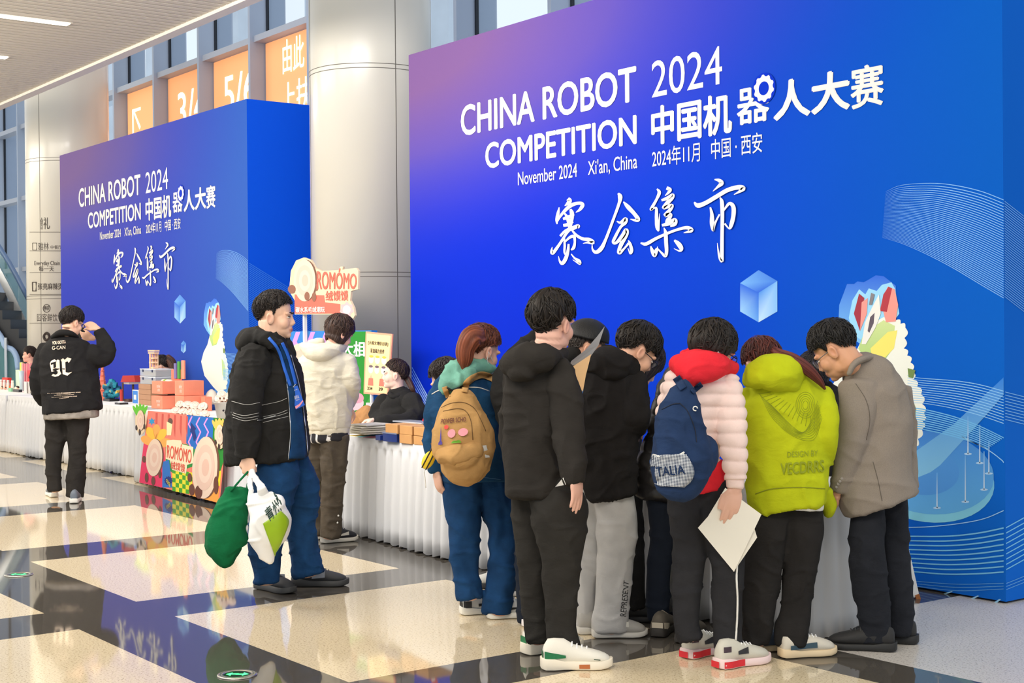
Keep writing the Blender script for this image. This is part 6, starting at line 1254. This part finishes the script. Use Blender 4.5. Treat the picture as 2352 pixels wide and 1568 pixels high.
# --- peach cartons of plush buns
HP = 0; mpe = (238, 142, 112); gp = 'peach cartons printed with white lettering'
for (px, py, w_, h_, z, dp, lb) in ((360, 934, 38, 25, 0, .24, 'lower left peach carton with white lettering'), (412, 934, 30, 25, 0, .24, 'lower right peach carton with white lettering'), (361, 934, 36, 25, .117, .22, 'open upper left peach carton of small toys'), (412, 934, 30, 25, .117, .22, 'upper right peach carton holding upright cards'), (466, 928, 12, 17, 0, .08, 'small peach carton beside the peach stack')):
    t, fn, c, ax, ay, wd, h = crate('peach_carton', lb, 'box', px, py, w_, h_, dp, mpe, z=ZT+(HP+.002 if z else 0), group=gp); HP = max(HP, h) if not z else HP
    if w_ > 20:
        front_text(t, fn, [('ROMÓMO', (.5, .84, .48, .74), .02), ('绒馍馍', (.56, .78, .2, .42), .0)], (255, 236, 222))
    if 'open' in lb:
        b = MB(); b.obox(c+ay*dp/2+UP*h*.9-ax*.0, ax, UP, ay, wd*.48, h*.5, .003); b.build('raised_flap', mat('peach_flap', (226, 124, 96), .6), t)
        for k in range(4): b = MB(); b.ell(c+UP*h*.5+ax*(k-1.5)*wd*.2, .025, .03, .018); b.build('toy', mat('toy_green', (140, 176, 70), .7) if k == 1 else mat('plush_cream', (240, 222, 204), .9), t, True)
for k, (x, col, h_) in enumerate(((402, (120, 110, 170), 32), (410, (64, 150, 60), 36), (420, (240, 150, 120), 38))):
    crate('display_card', ['violet', 'green', 'peach'][k]+' upright card at the back of the peach cartons', 'card', x, 933, 7 if k < 2 else 9, h_, .02, col, z=ZT+2*HP+.004, group='upright cards in the peach carton')
# --- bagged plush buns, bucket of buns
M_BUN = mat('plush_cream', (240, 222, 204), .9, bump=.5, bscale=160, var=.06); M_BR = mat('plush_brown', (112, 70, 50), .9, bump=.4, bscale=160); M_PKB = mat('plush_pink', (238, 200, 186), .9)
def bun(c, r, yaw, label, group, tilt=0.):
    t = thing('plush_bun', label, 'plush toy', c-UP*r*.5, group); f = cv(math.sin(yaw), tilt, -math.cos(yaw)); f /= np.linalg.norm(f); u = np.cross(UP, f); u /= np.linalg.norm(u); v = np.cross(f, u)
    b = MB(); b.ell(c, r, r*.42, r*.92, (u, f, v)); b.build('bun', M_BUN, t, True)
    b = MB(); b.wire([c+f*r*.4+(u*math.cos(a)+v*math.sin(a))*r*(.2+.055*a) for a in np.linspace(0, 9, 36)], r*.05, 6); b.build('swirl', M_PKB, t, True)
    b = MB(); b.ell(c-f*r*.34, r*.95, r*.2, r*.86, (u, f, v)); b.build('filling', M_BR, t, True)
    for q in (-1, 1): b = MB(); b.ell(c+u*q*r*.4-v*r*.9+f*r*.2, r*.2, r*.2, r*.24, (u, f, v)); b.build('foot', M_BR, t, True)
rn = random.Random(9)
for k, (x, y, r) in enumerate(((404, 953, 12), (420, 955, 12), (437, 957, 12), (454, 959, 12), (470, 961, 12), (412, 949, 11), (431, 951, 12), (448, 953, 12), (466, 955, 12))):
    s = GD(x, y, ZT)/F; bun(at(x, y)+UP*r*s*.8+(UP*.05 if k > 4 else 0), r*s, rn.uniform(-.6, .6), 'cream plush bun toy with brown feet in the heap before the peach cartons', 'plush buns heaped on the poster table', rn.uniform(.5, 1.2))
c = at(500, 962); s = proj(c)[2]/F; t = thing('metal_bucket', 'pale grey metal bucket filled with plush buns, behind the man with bags', 'bucket', c)
b = MB(); b.lathe(c+YH*.06, [(15*s, 0), (21*s, 36*s), (22.5*s, 37*s), (22.5*s, 39*s), (20*s, 38*s), (18*s, 30*s)], 32); b.build('body', mat('bucket_grey', (196, 194, 184), .45, .3), t, True)
b = MB(); b.ell(c+YH*.06+RIGHT*3*s+UP*20*s-AWAY*18*s, 2.4*s, 1*s, 2.6*s, (RIGHT, AWAY, UP)); b.build('round_mark', mat('base_black', (26, 24, 26), .3), t, True)
for k, (dx, dz) in enumerate(((-10, 46), (0, 48), (10, 47), (-4, 56), (14, 52))): bun(c+YH*.06+RIGHT*dx*s+UP*dz*s, 11*s, rn.uniform(-.5, .5), 'cream plush bun toy in the grey metal bucket', 'plush buns in the metal bucket', .3)
c = onY(486, 926, 6.24); c[2] = ZT+.001; t = thing('cloth_sack', 'cream pointed cloth sack with a blue lower band behind the plush buns', 'bag', c); s = proj(c)[2]/F
b = MB(); b.lathe(c, [(19*s, 0), (19*s, 13*s)], 24); b.build('blue_band', mat('sack_blue', (30, 70, 150), .8), t, True); b = MB(); b.lathe(c, [(19*s, 13*s), (17*s, 28*s), (9*s, 42*s), (2*s, 47*s)], 24); b.build('body', mat('sack_cream', (236, 224, 206), .9), t, True)
# --- middle table: folded bags, leaflets, cartons, card
gb_ = 'folded cream cloth bags in the pile'
for k in range(7):
    c = at(828+rn.uniform(-4, 4), 996, ZT+.016*k)+YH*.08; t = thing('folded_bag', 'folded cream cloth bag in the pile beside the cream hoodie woman', 'bag', c, gb_)
    a = rn.uniform(-.2, .2); b = MB(); b.obox(c+UP*.007, (math.cos(a), math.sin(a), 0), (-math.sin(a), math.cos(a), 0), UP, .13-.006*k, .12, .006); b.build('cloth', mat('canvas_cream', (230, 224, 206), .9, bump=.4, bscale=60), t, bev=.005)
for k, (x, y, col) in enumerate(((815, 1001, (240, 210, 120)), (838, 1003, (120, 190, 200)), (855, 1004, (236, 150, 160)), (862, 998, (90, 180, 190)))):
    c = at(x, y, ZT+.002*k); t = thing('leaflet', ['yellow', 'pale teal', 'pink', 'turquoise'][k]+' leaflet lying before the pile of folded bags', 'leaflet', c); b = MB(); b.obox(c+YH*.06, (math.cos(.3*k), math.sin(.3*k), 0), (-math.sin(.3*k), math.cos(.3*k), 0), UP, .1, .07, .001); b.build('paper', mat('leaf_%d' % k, col, .5), t)
crate('blue_box', 'small dark blue box at the front edge beside the cartons', 'box', 868, 1011, 13, 12, .08, (24, 46, 120), rough=.3); crate('blue_box', 'wide dark blue box with a pale lid supporting the cartons', 'box', 895, 1016, 36, 20, .16, (30, 50, 116), rough=.3, lid=(120, 130, 160))
gq = 'brown cartons in two tiers on the middle table'
HT = 0
for r_, xs_ in ((0, ((931, 33), (964, 33))), (1, ((899, 33), (932, 33), (965, 33)))):
    for k, (x, w_) in enumerate(xs_): hh = crate('carton', ('upper ' if r_ else 'lower ')+['left', 'middle', 'right'][k+(0 if r_ else 1)]+' brown carton of the two tiers before the black-shirted woman', 'box', x, 1016+(x-899)*.12, w_-1.5, 22, .2, (200, 148, 92), z=ZT+(HT if r_ else 0), rot=-2, group=gq)[6]
    HT = hh+.002 if r_ == 0 else HT
_, _, tc, tx, _, tw, th_ = crate('display_tray', 'flat clear-topped tray lying on the brown cartons', 'tray', 935, 1012, 74, 3, .15, (190, 196, 206), z=ZT+2*HT+.002, rough=.15)
c = tc+tx*tw*.3+UP*(th_/2+.001); t = thing('red_card', 'slanted red card stand with a pale panel before the black-shirted woman', 'sign', c); s = proj(c)[2]/F; u_ = cv(.45, .9, .1); u_ /= np.linalg.norm(u_); v_ = cv(.9, -.45, 0)
b = MB(); b.obox(c+u_*23*s, v_, u_, AWAY, 6.5*s, 23*s, .006); rc = b.build('card', mat('card_red', (222, 36, 48), .5), t); b = MB(); b.obox(c+u_*26*s-AWAY*.008, v_, u_, AWAY, 4.2*s, 10*s, .001); b.build('pale_panel', M_WHITE, rc)
# --- chair with a tan bag behind the middle table
c = onY(836, 968, 6.2); c[2] = 0; t = thing('chair', 'chair behind the middle table, tan bag resting on it', 'chair', c)
b = MB(); b.obox(c+UP*.44, XH, YH, UP, .22, .17, .02); b.build('seat', mat('chair_grey', (200, 200, 204), .5), t)
for q in (-.18, .18):
    for e in (-.13, .13): b = MB(); b.obox(c+XH*q+YH*e+UP*.21, XH, YH, UP, .012, .012, .21); b.build('leg', mat('table_leg', (120, 120, 124), .4, .7), t)
b = MB(); b.obox(c+YH*.165+UP*.68, XH, YH, UP, .22, .012, .22); b.build('backrest', mat('chair_grey', (200, 200, 204), .5), t)
tb = thing('shoulder_bag', 'soft tan bag slumped behind the pile of folded bags', 'bag', c+UP*.46); b = MB(); b.ell(c+UP*.645-YH*.03, .24, .1, .16); b.ell(c+UP*.74-YH*.03-XH*-.08, .14, .09, .14); me = remesh(b, .012, 2); fold(me, .015, 1.2, 5); link('bag_body', me, cloth('tan_suede', (176, 128, 82), .12), tb, True)
b = MB(); b.wire(smooth_path([c+XH*.12+UP*.82, c+XH*.16+UP*.9, c+XH*.24+UP*.86, c+XH*.24+UP*.76], 4), .012); b.build('handle', M_BLKP if 'M_BLKP' in globals() else mat('strap_black', (26, 26, 28), .6), tb, True)
c = onY(1000, 940, 6.53); c[2] = 0; t = thing('chair', 'white-backed chair to the right of the black-shirted woman', 'chair', c)
b = MB(); b.obox(c+UP*.44, XH, YH, UP, .2, .15, .02); b.build('seat', M_WHITE, t); b = MB(); b.obox(c+YH*.14+UP*.75, XH, YH, UP, .2, .012, .3); b.build('backrest', M_WHITE, t, bev=.01)
for q in (-.18, .18):
    for e in (-.13, .13): b = MB(); b.obox(c+XH*q+YH*e+UP*.21, XH, YH, UP, .012, .012, .21); b.build('leg', mat('table_leg', (120, 120, 124), .4, .7), t)
# ================================================================ printed boards of the bun stall
def P2(Y): return lambda x, y, d=0.: onY(x, y, Y)-YH*d
INK = {}
def art(mb, q, P, c, d): mb.add([q(*p, d) for p in P], [tuple(range(len(P)))], [lin(c)]*len(P))
def circ(cx, cy, rx, ry, n=28, rot=0): return [(cx+rx*math.cos(a)*math.cos(rot)-ry*math.sin(a)*math.sin(rot), cy+rx*math.cos(a)*math.sin(rot)+ry*math.sin(a)*math.cos(rot)) for a in np.linspace(0, 2*math.pi, n+1)[:-1]]
def slab(name, q, P, th, m, parent): b = MB(); b.prism([q(*p, 0) for p in P], YH*th); return b.build(name, m, parent)
def bun_art(mb, q, cx, cy, rx, ry, d, rot=0):
    art(mb, q, circ(cx+rx*.12, cy, rx, ry, rot=rot), (112, 72, 54), d); art(mb, q, circ(cx, cy, rx*.96, ry, rot=rot), (230, 204, 182), d+.001)
    for k, f in enumerate((.74, .5, .28)): art(mb, q, circ(cx+rx*.03*k, cy, rx*f, ry*f, rot=rot), ((224, 190, 172), (230, 204, 186), (222, 184, 166))[k], d+.002+.0005*k)
# poster hung on the table front
Z4 = lambda x, y: (220+x/3.92, 780+y/3.92)
def poster_map(x, y, d=0.):
    p = onY(*Z4(x, y), 5.36); k = (p[0]+13.93)/2.41; yy = 5.505-.15*k
    r = onY(*Z4(x, y), yy); return r-YH*d
t = thing('poster', 'colourful poster with pink, blue and checkered fields hung on a table front', 'poster', poster_map(780, 1100))
b = MB(); PO = [(470, 640), (620, 652), (820, 676), (1060, 700), (1162, 712), (1158, 900), (1140, 1200), (1120, 1400), (1105, 1470), (850, 1400), (600, 1330), (390, 1285), (430, 940), (450, 800)]
b.prism([poster_map(*p, 0) for p in PO], YH*.003); b.build('sheet', mat('poster_coral', (240, 124, 104), .5), t)
b = MB(); q = poster_map
art(b, q, [(436, 895), (600, 900), (630, 1120), (600, 1330), (392, 1284)], (226, 52, 96), .001)
art(b, q, [(820, 676), (1060, 700), (1050, 960), (890, 985), (815, 930)], (24, 104, 190), .001); art(b, q, [(600, 1100), (660, 1080), (690, 1330), (600, 1329)], (40, 110, 190), .0012)
art(b, q, [(1060, 700), (1162, 712), (1150, 1100), (1120, 1190), (1080, 1190), (1050, 950)], (30, 130, 40), .001); art(b, q, [(630, 900), (900, 960), (880, 1140), (700, 1200), (630, 1160)], (40, 140, 60), .0008)
for k in range(6): x = 540+55*k; art(b, q, [(x, 650+.11*(x-470)), (x+16, 652+.11*(x-470)), (x+10, 880), (x-4, 800)], (206, 84, 74), .0013)
for k in range(3):
    x = 860+70*k; P_ = [(x, 690+8*k), (x-30, 760), (x+8, 830), (x-30, 920), (x-4, 980)]
    for i in range(4): art(b, q, [P_[i], (P_[i][0]+13, P_[i][1]), (P_[i+1][0]+13, P_[i+1][1]), P_[i+1]], (232, 150, 220), .0014)
for i in range(6):
    for j in range(6):
        x0, y0 = 690+30*i, 1160+40*j+6*i
        if x0 < 860 and y0 < 1350: art(b, q, [(x0, y0), (x0+30, y0+6), (x0+30, y0+46), (x0, y0+40)], (236, 220, 50) if (i+j) % 2 else (70, 160, 40), .0011)
art(b, q, [(840, 1300), (1110, 1340), (1105, 1468), (840, 1398)], (240, 160, 70), .0009); art(b, q, [(1090, 1180), (1130, 1180), (1118, 1320), (1080, 1300)], (240, 210, 40), .0012)
star = lambda cx, cy, r, n, k=.5: [(cx+r*(1 if i % 2 == 0 else k)*math.cos(math.pi*i/n-1.57), cy+r*1.1*(1 if i % 2 == 0 else k)*math.sin(math.pi*i/n-1.57)) for i in range(2*n)]
art(b, q, star(505, 735, 34, 6), (40, 150, 206), .0015); art(b, q, star(655, 1268, 40, 12, .78), (28, 44, 120), .0018); art(b, q, [(860, 745), (905, 800), (893, 815), (908, 880), (885, 915), (862, 830), (850, 835)], (20, 40, 120), .0018)
for a in range(5): art(b, q, circ(540+72*math.cos(-.25-a*.62), 960+130*math.sin(-.25-a*.62), 40, 70, rot=-.25-a*.62+1.57), (248, 190, 60) if a % 2 else (250, 168, 80), .002)
bun_art(b, q, 528, 1060, 76, 168, .0024, .06); bun_art(b, q, 985, 1150, 118, 280, .0024, .05)
for x, y, rx, ry in ((438, 1075, 18, 30), (460, 1240, 16, 44), (520, 1270, 18, 40), (580, 1210, 14, 34), (848, 1240, 20, 40), (868, 1350, 26, 52), (930, 1370, 34, 60), (1085, 1310, 22, 80)): art(b, q, circ(x, y, rx, ry), (104, 58, 44), .0036)
art(b, q, [(640, 735), (690, 760), (680, 860), (640, 860)], (232, 228, 176), .002); art(b, q, circ(672, 735, 22, 30), (100, 70, 58), .0019)
cl = [(640, 905), (700, 900), (770, 905), (780, 940), (880, 965), (880, 1110), (825, 1125), (815, 1205), (690, 1170), (670, 1085), (632, 1070)]
art(b, q, cl, (250, 226, 190), .0026); b.build('artwork', M_PRINT, t)
def ptext(parent, q, items, rgb, nm):
    b = MB()
    for k, (s, c4, bold, d) in enumerate(items):
        c4 = [np.array(p, float) for p in c4]
        def fn(u, v): p = c4[0]*(1-u)*(1-v)+c4[1]*u*(1-v)+c4[2]*u*v+c4[3]*(1-u)*v; return q(p[0], p[1], d)
        writing(b, s, fn, None, bold)
    return b.build(nm, mat('ink_%d_%d_%d' % tuple(rgb), rgb, .6), parent)
ptext(t, q, [('ROMÓMO', [(643, 1060), (862, 1112), (868, 960), (648, 918)], .018, .0036), ('绒馍馍', [(680, 1160), (806, 1195), (806, 1122), (680, 1090)], .015, .0036)], (226, 84, 62), 'lettering'); ptext(t, q, [('COOL', [(634, 1270), (672, 1325), (680, 1300), (642, 1250)], .02, .0036)], (236, 220, 60), 'lettering')
# small cut-out figures clipped to the poster's upper corners
for cx, cy, lb, leaf in ((415, 720, 'small bun-shaped cutout with green leaves at the poster\'s upper left corner', (96, 190, 40)), (1130, 850, 'small bun-shaped cutout with horns at the poster\'s right edge', (246, 190, 90))):
    t2 = thing('cutout', lb, 'cutout', q(cx, cy, .01)); q2 = lambda x, y, d=0., q=q: q(x, y, d+.012)
    slab('backing', q2, circ(cx, cy+5, 50, 128), .005, mat('cutout_cream', (226, 202, 168), .6), t2); b = MB()
    for a in range(5): art(b, q2, circ(cx-4+18*(a-2), cy-85+6*abs(a-2), 16, 62, rot=.25*(a-2)), leaf, .001+.0002*a)
    bun_art(b, q2, cx, cy+5, 36, 92, .003); art(b, q2, circ(cx-36, cy+70, 9, 24), (60, 40, 34), .0045); art(b, q2, circ(cx+36, cy+60, 9, 24), (60, 40, 34), .0045); art(b, q2, circ(cx-6, cy+112, 9, 30), (60, 40, 34), .0045)
    b.build('artwork', M_PRINT, t2)
# stall back wall, sign, price board
t = thing('stall_backdrop', 'stall backdrop, blue with pink zigzags and green at its right end', 'display board', onY(745, 900, 6.52)); q = P2(6.5)
q_ = q(640, 761); r_ = q(853, 761)
b = MB(); b.box(q_[0], r_[0], 6.5, 6.56, .0, q_[2]); b.build('panel', mat('stall_blue', (26, 124, 206), .6), t)
b = MB(); art(b, q, [(770, 761), (853, 761), (853, 1010), (770, 1010)], (24, 134, 34), .001)
for x in (672, 706, 738):
    for i in range(4): s_ = 1 if i % 2 else -1; x1 = x+(0 if i % 2 else 8); x2 = x+(8 if i % 2 else 0); art(b, q, [(x1, 762+22*i), (x1+10, 762+22*i), (x2+10, 784+22*i), (x2, 784+22*i)], (240, 150, 224), .001)
bun_art(b, q, 690, 850, 38, 62, .0015); art(b, q, circ(810, 925, 26, 18), (240, 190, 200), .002); art(b, q, circ(822, 914, 14, 12), (236, 150, 170), .0022)
art(b, q, [(795, 1010), (853, 905), (853, 1010)], (60, 150, 60), .0012); b.build('artwork', M_PRINT, t)
ptext(t, q, [('大相', [(786, 818), (838, 818), (838, 784), (786, 784)], .03, .003), ('DAXIANG', [(806, 814+5), (826, 814+5), (826, 809+5), (806, 809+5)], .02, .003)], (236, 244, 236), 'lettering')
t = thing('stall_sign', 'cut-out stall sign with salmon lettering, mounted above the green and blue backdrop', 'sign', onY(745, 720, 6.44)); q = P2(6.42)
b = MB(); 
for x in (700, 772): p0 = onY(x, 700, 6.47); b.box(p0[0]-.015, p0[0]+.015, 6.455, 6.485, 0, p0[2]); b.build('support_post', M_WHITE, t); b = MB()
slab('backing', q, [(664, 668), (668, 622), (680, 598), (698, 591), (714, 597), (724, 615), (740, 622), (778, 620), (782, 612), (788, 612), (786, 619), (818, 615), (823, 622), (822, 664), (806, 668), (804, 690), (812, 706), (815, 724), (809, 735), (790, 722), (677, 722), (677, 690)], .02, mat('cutout_cream', (226, 202, 168), .6), t)
b = MB(); art(b, q, [(677, 676), (745, 678), (747, 694), (782, 698), (782, 720), (677, 720)], (240, 106, 88), .001); bun_art(b, q, 700, 644, 26, 48, .0015)
for x, y, rx, ry in ((671, 664, 9, 10), (706, 680, 6, 10), (722, 682, 5, 11), (728, 660, 3, 8)): art(b, q, circ(x, y, rx, ry), (140, 92, 72), .004)
art(b, q, star(797, 711, 17, 7, .75), (248, 176, 180), .002); art(b, q, circ(797, 711, 9, 10), (252, 214, 214), .003); b.build('artwork', M_PRINT, t)
ptext(t, q, [('ROMÓMO', [(729, 664), (819, 663), (820, 620), (729, 612)], .018, .004), ('绒馍馍', [(749, 691), (800, 690), (800, 667), (749, 668)], .018, .004)], (236, 98, 80), 'lettering'); ptext(t, q, [('碳水系毛绒潮玩', [(680, 718), (747, 717), (747, 704), (680, 705)], .015, .004)], (255, 246, 236), 'lettering')
t = thing('price_board', 'yellow price list board with a peach border beside the black-shirted woman', 'sign', onY(870, 905, 6.42)); q = P2(6.4); C4 = [(835, 904), (891, 908), (901, 767), (840, 761)]
qq = quad(*[(x, y, 0) for x, y in C4]); pb = lambda u, v, d=0.: q(*qq(u, v)[:2], d)
b = MB(); b.prism([pb(0, 0), pb(1, 0), pb(1, 1), pb(0, 1)], YH*.012); b.build('board', mat('peach_border', (244, 160, 128), .6), t)
for u in (.25, .75): e = pb(u, 0); b = MB(); b.box(e[0]-.012, e[0]+.012, 6.41, 6.43, 0, e[2]+.1); b.build('stand_leg', M_WHITE, t)
b = MB(); art(b, pb, [(.05, .03), (.95, .03), (.95, .97), (.05, .97)], (252, 226, 160), .001)
for (u, v, r) in ((.26, .56, .1), (.5, .56, .1), (.76, .56, .1), (.26, .4, .1), (.5, .4, .1), (.76, .4, .1)): art(b, pb, circ(u, v, r, .065), (228, 206, 208), .002); art(b, pb, circ(u, v+.05, r*.8, .02), (240, 190, 70) if v > .5 else (110, 90, 100), .003)
for u in (.28, .72): art(b, pb, [(u-.11, .14), (u+.11, .14), (u+.09, .26), (u-.09, .26)], (240, 120, 100), .002); art(b, pb, [(u-.06, .26), (u+.06, .26), (u, .32)], (246, 180, 150), .002)
b.build('artwork', M_PRINT, t)
ptext(t, pb, [('[大相文博价目表]', [(.12, .79), (.88, .79), (.88, .86), (.12, .86)], .01, .003), ('盲盒磁力挂件', [(.22, .67), (.76, .67), (.76, .74), (.22, .74)], .01, .003), ('234', [(.16, .07), (.36, .07), (.36, .12), (.16, .12)], .03, .003), ('39', [(.62, .07), (.78, .07), (.78, .12), (.62, .12)], .03, .003)], (70, 46, 36), 'lettering')
# ================================================================ floor exit lights, easel board
m_ring = mat('steel_ring', (190, 186, 176), .25, .9)
for k, (x, y, lb) in enumerate(((545, 1550, 'round floor exit light with a green arrow at the bottom edge of the photo'), (43, 1320, 'round floor exit light with a green arrow at the left edge of the photo'))):
    c = G(x, y); t = thing('floor_exit_light', lb, 'floor light', c, 'green arrow lights set in the floor')
    b = MB(); b.lathe(c, [(.088, .0), (.088, .004), (.08, .007), (.062, .006), (.06, .003)], 40); b.build('ring', m_ring, t, True); b = MB(); b.lathe(c, [(.061, .002), (.061, .0045)], 32); b.build('lens', mat('lens_green_black', (16, 40, 24), .2), t)
    b = MB(); m_gr = mat('arrow_green', (60, 255, 120), .5, emit=2.2)
    for s_ in (-1, 1): b.add([c+RIGHT*u*s_*.05+AWAY*(v*s_*.05)+UP*.005 for u, v in ((-.1, -.25), (.5, -.25), (.5, -.6), (1, 0), (.5, .6), (.5, .15), (-.1, .15))], [tuple(range(7))] )
    b.build('double_arrow', m_gr, t)
t = thing('easel_board', 'white board leaning in front of the blue wall behind the man in the grey blazer', 'board', G(2070, 1380)); De = 7.86
b = MB(); b.prism([W(2078, 1140, De+.12), W(2087, 1258, De+.06), W(2112, 1369, De), W(2040, 1384, De-.04), W(2030, 1140, De+.1)], AWAY*.02); b.build('panel', M_WHITE, t)
b = MB(); b.obox(W(2107, 1372, De+.01), cv(.3, -1, 0), AWAY, cv(1, .3, 0), .02, .02, .012); b.build('foot', mat('foot_wood', (176, 104, 44), .5), t)
# ================================================================ names on the far column
class Col: pass
bv2 = BVHTree.FromPolygons([tuple(v) for v in coords(c2.data)], [tuple(p.vertices) for p in c2.data.polygons])
def on_col(x, y, lift=.004):
    d = ray(x, y); r = bv2.ray_cast(Vector(CAMPOS), Vector(d)); return CAMPOS+d/np.linalg.norm(d)*((r[3] if r[0] else 21.)-lift)
b = MB()
for s, x0, x1, yb, yt, bold in (('會', 92, 99, 527, 499, 0), ('礼', 100, 114, 526, 499, .01), ('雅林', 87, 112, 574, 557, 0), ('中餐厅', 116, 142, 572, 563, 0), ('Everyday Chain', 79, 137, 612, 599, .005), ('每一天', 89, 124, 623, 611, .01), ('张亮麻辣烫', 87, 144, 665, 650, .015), ('鲜', 101, 113, 713, 702, .015), ('囧客鲜饮', 85, 132, 738, 720, 0)):
    writing(b, s, lambda u, v: on_col(x0+(x1-x0)*u, yb+(yt-yb)*v), None, bold)
o = b.build('directory_lettering', mat('col_ink', (62, 52, 44), .6), c2)
b = MB()
for y in (533, 576, 626, 676, 742): b.wire([on_col(x, y) for x in np.linspace(68, 150, 16)], .003, 4)
b.wire([on_col(107+8*math.cos(a), 708+9*math.sin(a)) for a in np.linspace(0, 6.28, 25)[:-1]], .005, 4, True); b.wire([on_col(107+6*math.cos(a), 773+8*math.sin(a)) for a in np.linspace(0, 6.28, 25)[:-1]], .022, 4, True); b.wire([on_col(*p) for p in ((75, 558), (84, 558), (84, 574), (75, 574))], .006, 4, True)
b.wire([on_col(*p) for p in ((75, 648), (83, 648), (83, 668), (75, 668))], .012, 4, True)
b.build('directory_rules', mat('col_ink', (62, 52, 44), .6), c2)
